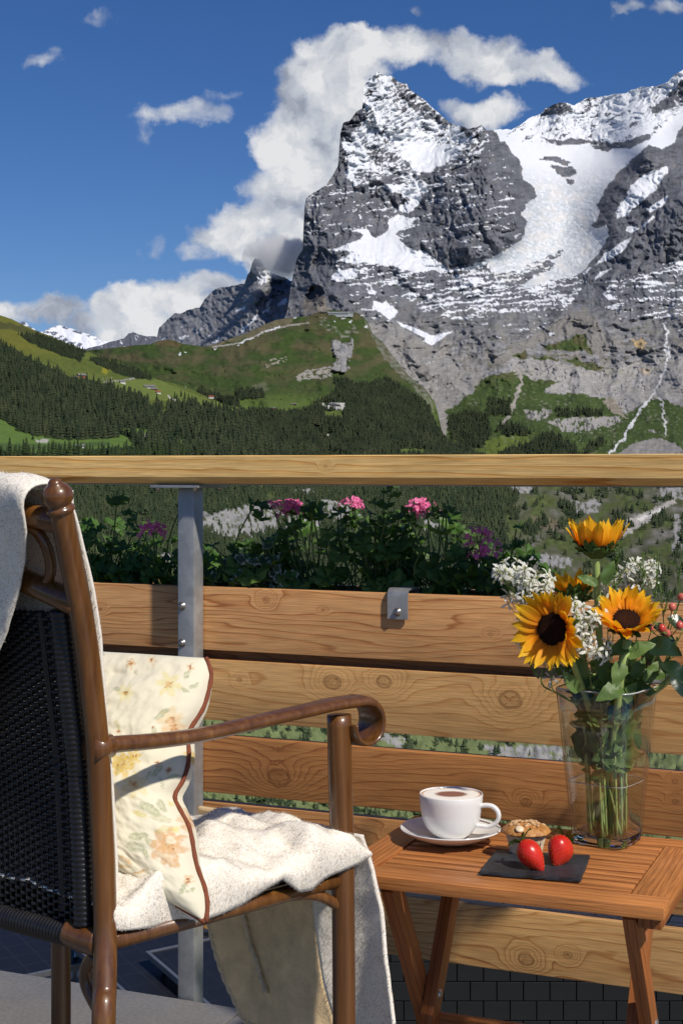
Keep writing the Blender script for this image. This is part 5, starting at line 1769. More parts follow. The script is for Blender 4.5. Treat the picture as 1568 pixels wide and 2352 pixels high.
def fur(name, pts, w_, h_, n, length, seed, parent, flipn=False, both=False, droop=.4, width=.0009, O=BO, mat=None):
    """short pile on a grid surface: one curved sliver per tuft"""
    A = np.array([tuple(p) for p in pts]).reshape(h_, w_, 3)
    rs_ = np.random.RandomState(seed)
    # area weighted cells
    e1 = A[:-1, 1:] - A[:-1, :-1]; e2 = A[1:, :-1] - A[:-1, :-1]
    nn = np.cross(e1, e2); ar = np.linalg.norm(nn, axis=-1)
    nn = nn / np.maximum(ar[..., None], 1e-12)
    pr = (ar / ar.sum()).ravel()
    idx = rs_.choice(len(pr), n, p=pr)
    i, j = idx // (w_ - 1), idx % (w_ - 1)
    a = rs_.rand(n, 1); b = rs_.rand(n, 1)
    p = (A[i, j] * (1 - a) + A[i, j + 1] * a) * (1 - b) + (A[i + 1, j] * (1 - a) + A[i + 1, j + 1] * a) * b
    N = nn[i, j]
    if flipn: N = -N
    if both: N = N * np.where(rs_.rand(n, 1) < .5, -1, 1)
    # tufts lean together in patches
    lean = np.stack([fbm(p[:, 0] * 22 + 3, p[:, 2] * 22 + p[:, 1] * 9, 3, 5), fbm(p[:, 0] * 22, p[:, 1] * 22 + 4, 3, 6), fbm(p[:, 2] * 22, p[:, 1] * 22 + 8, 3, 7)], -1) * 2.6
    d = N + lean * .5 + rs_.randn(n, 3) * .30
    d[:, 2] -= droop * .6
    d /= np.linalg.norm(d, axis=1)[:, None]
    L = length * rs_.uniform(.55, 1.2, (n, 1))
    nv = N * .9 + d * .45 + rs_.randn(n, 3) * .10
    nv /= np.linalg.norm(nv, axis=1)[:, None]
    side = np.cross(d, nv + rs_.randn(n, 3) * .25); side /= np.maximum(np.linalg.norm(side, axis=1)[:, None], 1e-9)
    sg = np.sign(np.sum(np.cross(side, d) * nv, axis=1))[:, None]
    side = side * np.where(sg == 0, 1, sg)
    wd = width * rs_.uniform(.7, 1.3, (n, 1))
    mid = p + d * L * .55
    d2_ = d.copy(); d2_[:, 2] -= droop; d2_ += rs_.randn(n, 3) * .2
    d2_ /= np.linalg.norm(d2_, axis=1)[:, None]
    tip = mid + d2_ * L * .5
    V = np.stack([p - side * wd, p + side * wd, mid + side * wd * .8, mid - side * wd * .8, tip], 1) - np.array(tuple(O))
    base = (np.arange(n) * 5)[:, None]
    F = np.concatenate([base + [0, 1, 2], base + [0, 2, 3], base + [3, 2, 4]], 0)
    me = npmesh(name, V.reshape(-1, 3), F, mat or m_pile, True)
    me.normals_split_custom_set_from_vertices(np.repeat(nv, 5, 0).tolist())
    o = bpy.data.objects.new(name, me); link(o, parent); tag(o, kind='stuff')
    return o


def surf(name, pts, w_, h_, parent=None, thick=.004, mat=None, O=BO):
    b = MB(); b.grid([Vector(p) - O for p in pts], w_, h_)
    o = b.obj(name, mat or m_flc, parent if parent is not None else blanket)
    if thick:
        md = o.modifiers.new('thickness', 'SOLIDIFY'); md.thickness = thick; md.offset = 0
    return o


def nz(x, y, s=0, o=3):
    return float(fbm(np.array([x], float), np.array([y], float), o, s)[0])


# behind the back and over the top
pts = []
wn_, hn_ = 46, 60
for j in range(hn_):
    t = j / (hn_ - 1)
    for i in range(wn_):
        if t < .8:
            z = .50 + (1.028 - .50) * t / .8
            se = np.interp(z, [.50, .66, .745, .86, .985, 1.03], [.25, .212, .172, .105, .040, .030])
            s = se + (.62 - se) * i / (wn_ - 1)
            off = -.028 - .010 * math.sin(s * 34 + z * 3) * (1.1 - z) * 1.8 - .012 * nz(s * 12, z * 5, 3) - .006
            zt = z + .012 * math.sin(s * 9 - .4) * (t / .8) + .004 * math.sin(s * 40) * (t / .8) - .010 * (1 - min(1, (s - se) / .05)) * (t / .8)
        else:
            a = (t - .8) / .2 * math.pi
            se = np.interp(a, [0, 1.2, math.pi], [.030, .025, .01])
            s = se + (.62 - se) * i / (wn_ - 1)
            off = -.034 * math.cos(a)
            zt = 1.028 + .020 * math.sin(a) + .012 * math.sin(s * 9 - .4) + .004 * math.sin(s * 40) - .010 * (1 - min(1, (s - se) / .05))
        pts.append(bk(s, min(zt, 1.06), off))
surf('back_drape', pts, wn_, hn_)
fur('pile', pts, wn_, hn_, 60000, .0055, 1, blanket, flipn=False, both=True)
# in front of the back, inside the chair
pts = []
wn_, hn_ = 34, 50
for j in range(hn_):
    z = .44 + (1.03 - .44) * j / (hn_ - 1)
    for i in range(wn_):
        s = np.interp(z, [.44, .7, 1.0], [.008, .004, .004]) + (.5) * i / (wn_ - 1)
        pts.append(bk(s, z, .030 + .004 * math.sin(z * 16) + .004 * nz(s * 10, z * 8, 9)))
surf('inner_drape', pts, wn_, hn_)
fur('pile', pts, wn_, hn_, 24000, .0075, 2, blanket, both=True)
# seat cover
r1s, f1s, r2s, f2s = (Vector((v.x, v.y, 0)) for v in (r1, f1, r2v, f2v))
f1s = f1s + (f1s - r1s).normalized() * .025; f2s = f2s + nd * .03
sides = [0, .03, .3, .5, .63, .70, .77, .84, .95, 1.02]
edz = [.428, .423, .404, .415, .440, .414, .408, .421, .432, .44]


def seatpt(s, t):
    out = Vector((.80, -.60, 0))
    base = (r1s + (f1s - r1s) * s) * (1 - t) + (r2s + (f2s - r2s) * s) * t
    z = .458 + .010 * math.sin(s * 9 + t * 4) + .026 * nz(s * 4.2 + 1, t * 3.2, 21) + .018 * nz(s * 9, t * 8, 22)
    fold = math.exp(-((t - .10 - .35 * (s - .55)) / .075) ** 2) * .020 + math.exp(-((t - .30 - .5 * (s - .8)) / .06) ** 2) * .016
    fold += math.exp(-((s - .80) / .05) ** 2) * .016 * max(0, 1 - t * 2.2) + math.exp(-((s - .93) / .035) ** 2) * .014 * max(0, 1 - t * 2.2)
    z += fold * min(1, s * 2.2)
    z -= .010 * max(0, 1 - s / .5) * max(0, 1 - t * 2)
    z += .01 * max(0, s - .6)
    if s > .95:
        z -= (s - .95) * .15
    return Vector((base.x, base.y, z)), out


pts = []
wn_, hn_ = 90, 70
for j in range(hn_):
    for i in range(wn_):
        s = 1.02 * i / (wn_ - 1)
        if j < 16:
            q, out = seatpt(s, 0.0)
            a = (15 - j) / 15
            ez = float(np.interp(s, sides, edz)) - .004
            bulge = (.026 if s > .55 else .012 + .014 * max(0, (s - .35) / .2)) * math.sin(a * math.pi * .72) + .005 * math.sin(s * 21) * a
            p = Vector((q.x, q.y, 0)) + out * bulge
            p.z = q.z + (ez - q.z) * (1 - math.cos(a * math.pi / 2))
            p.z = q.z + (ez - q.z) * (1 - math.cos(a * math.pi / 2)) ** 1.0
        else:
            p, out = seatpt(s, (j - 15) / (hn_ - 16))
        pts.append(p)
surf('seat_cover', pts, wn_, hn_)
fur('pile', pts, wn_, hn_, 130000, .0056, 3, blanket, flipn=False, width=.0006, droop=.3)
# hanging over the front edge
pts = []
wn_, hn_ = 70, 60
fq = Vector((F1.x, F1.y, 0)) + nd * .038
for j in range(hn_):
    t = j / (hn_ - 1)
    z = .468 - (.468 - .15) * t
    sl = np.interp(z, [.15, .25, .35, .45], [-.072, -.058, -.042, -.020])
    sr = np.interp(z, [.0, .15, .22, .30, .47], [.23, .262, .300, .322, .333])
    for i in range(wn_):
        a = i / (wn_ - 1)
        s = sl + (sr - sl) * a
        zb = z - (.055 * min(1, max(0, (s + .02)) / .1)) * t
        off = .014 * math.sin(s * 26 + 1.0 + z * 2.5) * (.25 + t) + .006 * nz(s * 10, z * 9, 31) - .03 * max(0, .1 - t) * 4 + .012 * t
        pts.append(fq + bdir * s + nd * off + Vector((0, 0, zb)))
A_ = np.array([tuple(p) for p in pts]).reshape(hn_, wn_, 3)
m_tan = plain('shaded_fleece', (.72, .54, .31), .95, var=.18, scale=30, bump=.5, bscale=300)  # tan tone puts the warm shade of the hanging part into the colour
m_tanp = plain('shaded_short_pile', (.74, .57, .34), .9, var=.15, scale=20)
surf('front_drape', [Vector(p) for p in A_[:, :25].reshape(-1, 3)], 25, hn_, thick=.006)
surf('shaded_drape', [Vector(p) for p in A_[:, 24:].reshape(-1, 3)], wn_ - 24, hn_, thick=.006, mat=m_tan)
sub = A_[:, :26].reshape(-1, 3)
fur('pile', sub, 26, hn_, 26000, .0058, 4, blanket, both=True, droop=.7)
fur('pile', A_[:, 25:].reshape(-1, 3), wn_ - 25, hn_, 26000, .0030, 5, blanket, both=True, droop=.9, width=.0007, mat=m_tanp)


def hem(pp, r, nm='hem'):
    b = MB(); pp = smooth_path(pp, 5)
    n_ = len(pp)
    b.tube([Vector(p) - BO for p in pp], [r * (1 + .22 * math.sin(k * 2.1)) for k in range(n_)], 10)
    b.obj(nm, m_hem, blanket)


hem([Vector(A_[j, -1]) for j in range(8, hn_, 5)] + [Vector(A_[-1, k]) for k in range(wn_ - 4, 30, -6)], .0048)
inn = []
for j in range(8, hn_ - 8, 4):
    k = int(wn_ * (.80 - .22 * ((j / hn_) ** 4)))
    inn.append(Vector(A_[j, k]) - nd * .009)
hem(inn, .0042)
hem([Vector(A_[-1, k]) for k in range(0, 24, 4)], .0042)

# ---------------------------------------------------------------- pillow
right = [(470, 2118), (474, 2079), (468, 2040), (455, 2005), (446, 1973), (433, 1903), (409, 1856), (399, 1827), (419, 1790), (431, 1747), (430, 1700), (434, 1675), (466, 1623), (482, 1560), (480, 1535), (471, 1511)]
YR = 2.42


def edge_at(px, py):
    Y = 2.2
    for _ in range(12):
        z = EYE - (py - 1075) / 3400 * Y
        Y = 2.09 + .62 * (z - .39)
    return P(px, py, Y)


rp = [edge_at(px, py) for px, py in right]
rp = smooth_path(rp, 5)
rz = [p.z for p in rp]; rx = [p.x for p in rp]; ry = [p.y for p in rp]
e_ = Vector((.90, -.43, 0)).normalized(); mN = Vector((-.41, -.86, .30)).normalized()
pil = thing('floral_pillow', rp[len(rp) // 2], 'cream pillow printed with yellow and peach flowers, rust brown piping, standing in the armchair', 'pillow')
PO = rp[len(rp) // 2].copy()
pil.location = (PO.x * .9, PO.y * .9, .106 + PO.z * .9); pil.scale = (.9, .9, .9)
NA, NB = 170, 200
z0, z1 = rz[0], rz[-1]


def pillow_pt(a, b, front):
    z = z0 + (z1 - z0) * b
    x = float(np.interp(z, rz, rx))
    yy = float(np.interp(z, rz, ry)); edge = Vector((x, yy, z))
    left = Vector((rx[0], ry[0] + .55 * (z - rz[0]), z)) - e_ * .36
    lo = max(0, (.25 - b)) * .16
    p = left + (edge - left) * a
    # lower edge climbs to the left
    drop = (1 - b) ** 3 * (1 - a) * .14
    p.z += drop
    sa = max(0.0, 1 - abs(2 * a - 1) ** 3.2); sb = max(0.0, 1 - abs(2 * b - 1) ** 3.2)
    prof = math.sqrt(sa * sb)
    wv = .006 * nz(a * 5 + 2, b * 7, 41) + .0035 * nz(a * 12, b * 14, 42)
    d = .070 * prof ** .9 + wv * min(1, prof * 2)
    # creases running from the upper right corner and the pinch
    d -= .007 * math.exp(-((b - .93 - .10 * (a - 1)) / .02) ** 2) * a * (1 - a) * 3 + .010 * math.exp(-((b - .55 + .22 * (1 - a)) / .05) ** 2) * max(0, a - .35) * prof
    if front:
        return p + mN * d
    return p - mN * d * .85 + e_ * (.020 * math.sin(math.pi * b) * (a ** 6) * (1 - a ** 24))


colr = []


def paint(U_, V_):
    rs_ = np.random.RandomState(4)
    c = np.zeros(U_.shape + (3,)) + np.array((.74, .69, .53))
    Uw = U_ + fbm(U_ / 14, V_ / 14, 4, 51) * 5; Vw = V_ + fbm(U_ / 14, V_ / 14, 4, 52) * 5
    tex = fbm(U_ / 5, V_ / 5, 3, 53)

    def ell(cx, cy, ln, wd, ang, col, al):
        nonlocal c
        ca_, sa_ = math.cos(ang), math.sin(ang)
        x = (Uw - cx) * ca_ + (Vw - cy) * sa_; y = -(Uw - cx) * sa_ + (Vw - cy) * ca_
        r = np.sqrt((x / ln) ** 2 + (y / wd) ** 2)
        m = np.clip((1 - r) * 5, 0, 1) * min(1, al * 1.25) * np.clip(.85 + tex * .6 - .25 * (1 - r), .2, 1)
        c = mixc(c, m, col)

    def flower(cx, cy, s, col, col2, rot=0., n=6, al=.62):
        for k in range(n):
            a = rot + k * 2 * math.pi / n
            q = rs_.uniform(.75, 1.2)
            ell(cx + math.cos(a) * s * .55, cy + math.sin(a) * s * .55, s * .5 * q, s * .26, a, col, al)
        ell(cx, cy, s * .3, s * .24, 0, col2, .7)
        for k in range(7):
            ell(cx + rs_.uniform(-.3, .3) * s, cy + rs_.uniform(-.25, .25) * s, 1.6, 2.6, .4, (.30, .09, .02), .9)

    def leaf(cx, cy, ln, wd, ang, col=(.30, .33, .17), al=.65):
        ell(cx, cy, ln, wd, ang, col, al); ell(cx, cy, ln * .9, wd * .12, ang, (.70, .68, .5), .5)
    Yl = (.66, .46, .09); Pc = (.55, .25, .08); Sg = (.30, .32, .17); Pp_ = (.62, .36, .14)
    flower(388, 1572, 30, (.72, .62, .26), Pp_, .2, 6)
    leaf(430, 1548, 16, 6, -.9); leaf(446, 1575, 14, 5, -.3); leaf(425, 1585, 12, 4, .6); flower(437, 1532, 11, Pp_, Pc, .5, 4)
    flower(288, 1592, 22, (.72, .64, .28), Yl, 1.1, 6); leaf(268, 1583, 9, 5, .3)
    leaf(312, 1545, 7, 3, .8); flower(300, 1524, 14, Pp_, Yl, .1, 5); flower(350, 1516, 14, (.68, .5, .3), Yl, .3, 5)
    flower(392, 1655, 34, (.68, .52, .27), Pp_, .4, 7); leaf(372, 1640, 24, 7, -.6); leaf(352, 1682, 16, 6, -1.1); flower(400, 1672, 26, (.70, .47, .26), Pc, .9, 6); flower(352, 1672, 6, Pc, Pc, 0, 4, .8); leaf(405, 1692, 13, 9, .3)
    leaf(270, 1665, 14, 5, 1.2, (.62, .56, .25)); flower(272, 1680, 8, Pc, Pc)
    flower(280, 1755, 32, Yl, (.70, .48, .10), .3, 7, .85); flower(308, 1738, 20, Yl, (.70, .5, .10), .8, 6, .85)
    leaf(362, 1770, 20, 6, -.8); flower(362, 1752, 9, Pc, Pc, .2, 4, .8); flower(388, 1770, 11, Pp_, Pc, .1, 4, .8); leaf(398, 1782, 18, 5, -.2); leaf(342, 1780, 12, 4, -1.2); leaf(372, 1798, 16, 4, 1.2)
    flower(308, 1802, 34, (.68, .57, .28), Pp_, .6, 6)
    leaf(345, 1858, 32, 12, .5); leaf(372, 1850, 18, 9, 1.0); leaf(322, 1870, 18, 6, .35, (.62, .54, .12)); leaf(392, 1845, 10, 5, 1.1, (.62, .52, .08)); leaf(370, 1880, 28, 9, .2, (.50, .48, .30))
    leaf(318, 1920, 26, 10, -.1); leaf(312, 1945, 26, 13, .2, (.36, .38, .24)); leaf(345, 1935, 16, 10, .7); leaf(335, 1960, 14, 6, 1.0)
    flower(385, 1945, 44, (.62, .36, .17), (.66, .44, .2), .2, 8, .75); flower(388, 1935, 26, (.68, .42, .2), (.78, .66, .4), .5, 7, .75); ell(392, 1930, 13, 9, .3, (.78, .70, .52), .8); ell(380, 1965, 24, 5, .2, (.74, .68, .48), .6)
    leaf(405, 1905, 10, 6, .2, (.66, .58, .15)); leaf(375, 1905, 22, 8, -.3, (.60, .52, .24)); ell(400, 1985, 16, 8, .1, (.60, .34, .14), .7)
    ell(290, 1975, 20, 4, .7, (.60, .36, .14), .8); ell(322, 2003, 22, 2.6, -.25, (.55, .32, .12), .8); ell(285, 1990, 22, 3, .2, (.55, .36, .14), .6)
    flower(432, 2022, 14, Pp_, Pc, .4, 5); leaf(420, 2040, 16, 7, -1.1); leaf(438, 2046, 12, 5, -.5)
    flower(436, 1885, 30, (.64, .40, .2), Pc, .6, 7, .7); flower(440, 1735, 22, Yl, Pc, .3, 6, .7); flower(445, 1810, 14, Yl, Pc, .3, 6, .6)
    return c


m_fab, w, bs = new_mat('printed_cotton')
at = w.node('ShaderNodeAttribute'); at.attribute_name = 'tint'
tc = w.node('ShaderNodeTexCoord')
w.put(bs.inputs['Base Color'], at.outputs['Color'])
bs.inputs['Roughness'].default_value = .8; bs.inputs['Specular IOR Level'].default_value = .15; bs.inputs['Sheen Weight'].default_value = .15
b_ = w.node('ShaderNodeBump'); b_.inputs['Strength'].default_value = .35; b_.inputs['Distance'].default_value = .0006
w.put(b_.inputs['Height'], w.noise(tc.outputs['Object'], 900, 2, .5)); w.l.new(b_.outputs[0], bs.inputs['Normal'])
m_pipe = plain('rust_piping', (.20, .055, .022), .85, var=.25, scale=150, bump=.5, bscale=600)
for front in (True, False):
    if front: na, nb = NA, NB
    else: na, nb = 60, 80
    A_ = np.array([tuple(pillow_pt(i / (na - 1), j / (nb - 1), front)) for j in range(nb) for i in range(na)])
    U_ = 784 + A_[:, 0] / A_[:, 1] * 3400; V_ = 1075 - (A_[:, 2] - EYE) / A_[:, 1] * 3400
    cc = paint(U_, V_)
    idx = np.arange(na * nb).reshape(nb, na)
    F = np.stack([idx[:-1, :-1], idx[:-1, 1:], idx[1:, 1:], idx[1:, :-1]], -1).reshape(-1, 4)
    me = npmesh('cover', A_ - np.array(tuple(PO)), F, m_fab, True, cc)
    o = bpy.data.objects.new('cover', me); link(o, pil)
    o['label'] = 'printed front of the pillow cover' if front else 'back of the pillow cover'
seam = [pillow_pt(1, j / 60, True) for j in range(61)]
top_ = [pillow_pt(1 - i / 30, 1, True) for i in range(31)]
bot_ = [pillow_pt(1 - i / 40, 0, True) for i in range(41)]
for nm, pp in (('piping', seam), ('piping', bot_)):
    b = MB(); pp = [Vector(p) - PO + e_ * .002 for p in pp]
    b.tube(pp, [.0036 * (1 + .10 * math.sin(k * 1.9)) for k in range(len(pp))], 10)
    b.obj(nm, m_pipe, pil)
# ================================================================== THE TABLE AND WHAT STANDS ON IT
def teak(nm, seed, k=1.0):
    return wood(nm, (.50 * k, .205 * k, .062 * k), (.42 * k, .15 * k, .042 * k), (.24 * k, .075 * k, .022 * k), freq=120, seed=seed, warp=.35, stretch=.5, rough=.42, bump=.12, fibre=.35, axis=0)


m_tk = [teak('oiled_teak_one', 2.2, 1.05), teak('oiled_teak_two', 5.9, .92), teak('oiled_teak_three', 8.3, 1.15), teak('oiled_teak_four', 11.7, .98)]
m_tky = wood('oiled_teak_side', (.46, .185, .055), (.38, .135, .038), (.22, .07, .02), freq=120, seed=4.4, warp=.35, stretch=.5, rough=.42, bump=.12, fibre=.35, axis=1)
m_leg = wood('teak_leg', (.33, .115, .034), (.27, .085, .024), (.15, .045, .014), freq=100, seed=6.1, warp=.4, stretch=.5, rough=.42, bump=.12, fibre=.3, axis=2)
TL, TW, TZ = .50, .39, .45
TO = Vector((-.0168, 2.242, 0))
lD = Vector((.927, -.374, 0)); wD = Vector((.374, .927, 0))
tang = math.atan2(-.374, .927)
table = thing('folding_table', TO, 'small slatted teak folding table with crossed legs beside the chair', 'table', None, (0, 0, tang))


def tw(l, w_, z):
    return TO + lD * l + wD * w_ + Vector((0, 0, z))


def tpos(px, py, z):
    """spot on a horizontal plane seen at that place of the photograph"""
    Y = (EYE - z) * 3400 / (py - 1075)
    return Vector(((px - 784) / 3400 * Y, Y, z))


b = MB(); b.box(0, TL, 0, .052, TZ - .020, TZ, .003); b.obj('frame_board', m_tk[0], table, angle=40)
b = MB(); b.box(0, TL, TW - .052, TW, TZ - .020, TZ, .003); b.obj('frame_board', m_tk[1], table, angle=40)
b = MB(); b.box(.001, .055, .0525, TW - .0525, TZ - .020, TZ - .0005, .002); b.obj('frame_board', m_tky, table, angle=40)
b = MB(); b.box(TL - .056, TL - .001, .0525, TW - .0525, TZ - .020, TZ - .0005, .002); b.obj('frame_board', m_tky, table, angle=40)
ns = 10
y0 = .055; dy = (TW - .11) / ns
for i in range(ns):
    b = MB(); b.box(.0575, TL - .0585, y0 + i * dy + .0038, y0 + (i + 1) * dy - .0038, TZ - .016, TZ - .0015, .0026)
    b.obj('slat', m_tk[(i * 7 + 1) % 4], table, angle=40)
for x in (.16, .34):
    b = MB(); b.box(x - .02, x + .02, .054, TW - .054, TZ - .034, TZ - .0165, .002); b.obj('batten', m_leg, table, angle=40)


def leg(l0, w0, w1, z0=.428, z1=0.0, th=.021, wd=.040):
    a = Vector((l0, w0, z0)); c = Vector((l0, w1, z1))
    d = (a - c).normalized(); L = (a - c).length
    Mx = Matrix.Translation(c) @ Matrix(((1, 0, 0, 0), (0, d.z, d.y, 0), (0, -d.y, d.z, 0), (0, 0, 0, 1)))
    me = MB(); me.box(-th / 2, th / 2, -wd / 2, wd / 2, 0, L, .003)
    o = me.obj('leg', m_leg, table, angle=40)
    o.matrix_basis = Mx
    return o


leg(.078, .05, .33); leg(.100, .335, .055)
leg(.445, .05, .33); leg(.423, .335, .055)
for (wv, zz_) in ((.235, .150), (.16, .15)):
    b = MB(); l0, l1 = (.090, .434) if wv > .2 else (.1115, .4115)
    b.box(l0, l1, wv - .011, wv + .011, zz_ - .017, zz_ + .017, .003); b.obj('stretcher', m_tk[1], table, angle=40)
b = MB(); b.box(.458, .492, .03, .36, TZ - .042, TZ - .0205, .002); b.obj('rail', m_leg, table, angle=40)
b = MB(); b.box(.010, .044, .03, .36, TZ - .042, TZ - .0205, .002); b.obj('rail', m_leg, table, angle=40)
for x, s_ in ((.1105, 1), (.4555, 1)):
    b = MB(); Mx = Matrix.Translation((x, .193, .215)) @ Matrix.Rotation(R(90), 4, 'Y'); b.lathe([(0, .004), (.006, .003), (.008, 0)], 14, M=Mx); b.obj('bolt', m_bolt, table)

# ---- cup and saucer
m_porc, w, bs = new_mat('white_porcelain')
bs.inputs['Base Color'].default_value = (.80, .79, .77, 1); bs.inputs['Roughness'].default_value = .12; bs.inputs['Coat Weight'].default_value = .3
sc0 = tpos(1034, 1902, .472)
sc0.z = TZ
saucer = thing('saucer', sc0, 'round white porcelain saucer under the coffee cup', 'saucer')
b = MB()
b.lathe([(0, .004), (.028, .004), (.030, .0015), (.033, .0), (.035, .0015), (.050, .0055), (.068, .0130), (.0815, .0215), (.0825, .0228), (.0815, .0238), (.079, .0232), (.066, .0165), (.048, .0095), (.030, .0072), (0, .0070)], 96)
b.obj('dish', m_porc, saucer)
cup = thing('coffee_cup', sc0 + Vector((.001, 0, .0078)), 'white porcelain cup of cappuccino dusted with cocoa', 'cup')
b = MB()
b.lathe([(0, .003), (.020, .003), (.0215, 0), (.0245, 0), (.026, .003), (.034, .008), (.042, .018), (.0475, .031), (.0503, .046), (.0515, .060), (.0518, .0700), (.0512, .0715), (.0500, .0712), (.0493, .066), (.048, .046), (.043, .026), (.03, .011), (0, .008)], 96)
b.obj('bowl', m_porc, cup)
hv = Vector((.93, -.36, 0)).normalized()
hp_ = smooth_path([hv * .0475 + Vector((0, 0, .054)), hv * .058 + Vector((0, 0, .0565)), hv * .070 + Vector((0, 0, .0555)), hv * .0785 + Vector((0, 0, .048)), hv * .080 + Vector((0, 0, .038)), hv * .0745 + Vector((0, 0, .0285)), hv * .063 + Vector((0, 0, .0225)), hv * .052 + Vector((0, 0, .0225)), hv * .044 + Vector((0, 0, .0225))], 5)
b = MB(); b.tube(hp_, .004, 14, up=hv.cross(Vector((0, 0, 1))), flat=[(.0052, .0036, 2.4)] * len(hp_)); b.obj('handle', m_porc, cup)
m_foam, w, bs = new_mat('milk_foam')
tc = w.node('ShaderNodeTexCoord'); x, y, z = w.sep(tc.outputs['Object'])
r_xy = w.vmath('LENGTH', w.comb(x, y, 0))
ns1 = w.noise(tc.outputs['Object'], 900, 3, .7); ns2 = w.noise(tc.outputs['Object'], 120, 3, .6)
dd = w.vmath('LENGTH', w.comb(w.math('MULTIPLY', w.math('ADD', x, .0), .95), w.math('MULTIPLY', w.math('ADD', y, .002), 1.15), 0))
cocoa = w.mapr(w.math('ADD', dd, w.math('MULTIPLY_ADD', ns1, .022, -.011)), .0210, .0275, 1.0, 0.0)
rim = w.mapr(w.math('ADD', r_xy, w.math('MULTIPLY_ADD', ns2, .006, -.003)), .0435, .0475, 0.0, 1.0)
c = w.mix(w.math('MULTIPLY', rim, .8), (.88, .83, .74), (.42, .20, .07))
c = w.mix(w.math('MULTIPLY', cocoa, .92), c, (.20, .045, .008))
w.put(bs.inputs['Base Color'], c); bs.inputs['Roughness'].default_value = .7
b = MB(); b.lathe([(.0499, .0693), (.046, .0698), (.038, .0702), (.02, .0703), (0, .0703)], 64); b.obj('foam', m_foam, cup)
m_silver = plain('polished_spoon', (.62, .61, .58), .12, 1.0, var=.05)
sp = thing('teaspoon', sc0 + Vector((.055, -.01, .02)), 'small silver teaspoon lying on the saucer behind the cup handle', 'spoon')
b = MB()
A0 = P(1082, 1884, 2.435) - sp.location; A1 = P(1167, 1912, 2.365) - sp.location; A1.z = A0.z - .003
pp = smooth_path([A0, A0.lerp(A1, .25) + Vector((0, 0, .004)), A0.lerp(A1, .6) + Vector((0, 0, .004)), A1], 5)
b.tube(pp, .002, 10, up=(0, 0, 1), flat=[(.0010, .0018 + .0012 * i / 15, 2.4) for i in range(len(pp))]); b.obj('handle', m_silver, sp)
b = MB(); Mx = Matrix.Translation(A0) @ (A1 - A0).normalized().to_track_quat('X', 'Z').to_matrix().to_4x4()
rows = []
for j in range(9):
    for i in range(17):
        a = 2 * math.pi * i / 16; r_ = j / 8
        rows.append(Mx @ Vector((-.016 + .018 * r_ * math.cos(a), .011 * r_ * math.sin(a), .006 * r_ * r_ - .004)))
b.grid(rows, 17, 9); o = b.obj('bowl', m_silver, sp); md = o.modifiers.new('thickness', 'SOLIDIFY'); md.thickness = .001

# ---- slate plate
m_slate = plain('black_slate', (.022, .025, .030), .55, var=.5, scale=22, bump=.5, bscale=90)
cs = [tpos(1101, 2001, .456), tpos(1332, 2018, .456), tpos(1353, 1964, .456), tpos(1140, 1952, .456)]
slc = sum(cs, Vector()) / 4; slc.z = TZ
slate = MB()
nE = 16
ring_t, ring_m, ring_b = [], [], []
rs = random.Random(8)
for k in range(4):
    a, c_ = cs[k], cs[(k + 1) % 4]
    for i in range(nE):
        p = a.lerp(c_, i / nE) - slc; p.z = 0
        out = p.normalized()
        j1 = rs.uniform(-.0006, .0006)
        ring_t.append(p + out * j1 + Vector((0, 0, .0062 + rs.uniform(-.0002, .0002)))); ring_m.append(p + out * rs.uniform(.0002, .0016) + Vector((0, 0, .003))); ring_b.append(p + out * rs.uniform(-.001, .0012) + Vector((0, 0, .0004)))
n_ = len(ring_t)
slate.v = [tuple(p) for p in ring_t + ring_m + ring_b] + [(0, 0, .0062), (0, 0, .0004)]
for i in range(n_):
    j = (i + 1) % n_
    slate.f += [(i, 3 * n_, j)][::-1] + [(i, j, n_ + j, n_ + i)[::-1], (n_ + i, n_ + j, 2 * n_ + j, 2 * n_ + i)[::-1], (2 * n_ + i, 2 * n_ + j, 3 * n_ + 1)[::-1]]
so = slate.obj('slate_plate', m_slate, smooth=False); so.location = slc
tag(so, 'flat black slate plate with rough chipped edges under the muffin', 'plate')
SZ = TZ + .0064

# ---- muffin
mf = Vector((.290, 2.330, SZ))
muf = thing('muffin', mf, 'small golden muffin in a pleated paper case topped with chopped nuts', 'muffin')
muf.scale = (1.10, 1.10, .98)
m_paper = plain('paper_case', (.72, .60, .42), .7, var=.12, scale=200)
m_cake, w, bs = new_mat('baked_crumb')
tc = w.node('ShaderNodeTexCoord'); n = w.noise(tc.outputs['Object'], 90, 5, .7); n2 = w.noise(tc.outputs['Object'], 350, 3, .7)
w.put(bs.inputs['Base Color'], w.ramp(w.math('ADD', w.math('MULTIPLY', n, .7), w.math('MULTIPLY', n2, .3)), [(.3, (.20, .065, .015)), (.5, (.46, .20, .05)), (.7, (.62, .36, .12))]))
bs.inputs['Roughness'].default_value = .55
b_ = w.node('ShaderNodeBump'); b_.inputs['Strength'].default_value = .8; b_.inputs['Distance'].default_value = .002; w.put(b_.inputs['Height'], n); w.l.new(b_.outputs[0], bs.inputs['Normal'])
b = MB(); npl = 96
rows = []
for j, (r_, z) in enumerate([(.0225, 0), (.0245, .012), (.0272, .024), (.0295, .0325)]):
    for i in range(npl):
        a = 2 * math.pi * i / npl
        q = r_ * (1 + (.022 + .01 * j / 3) * (1 if i % 3 == 0 else -.5))
        rows.append((q * math.cos(a), q * math.sin(a), z))
b.grid(rows, npl, 4, True); b.obj('paper_case', m_paper, muf, smooth=False)
b = MB(); rows = []
nr = 26
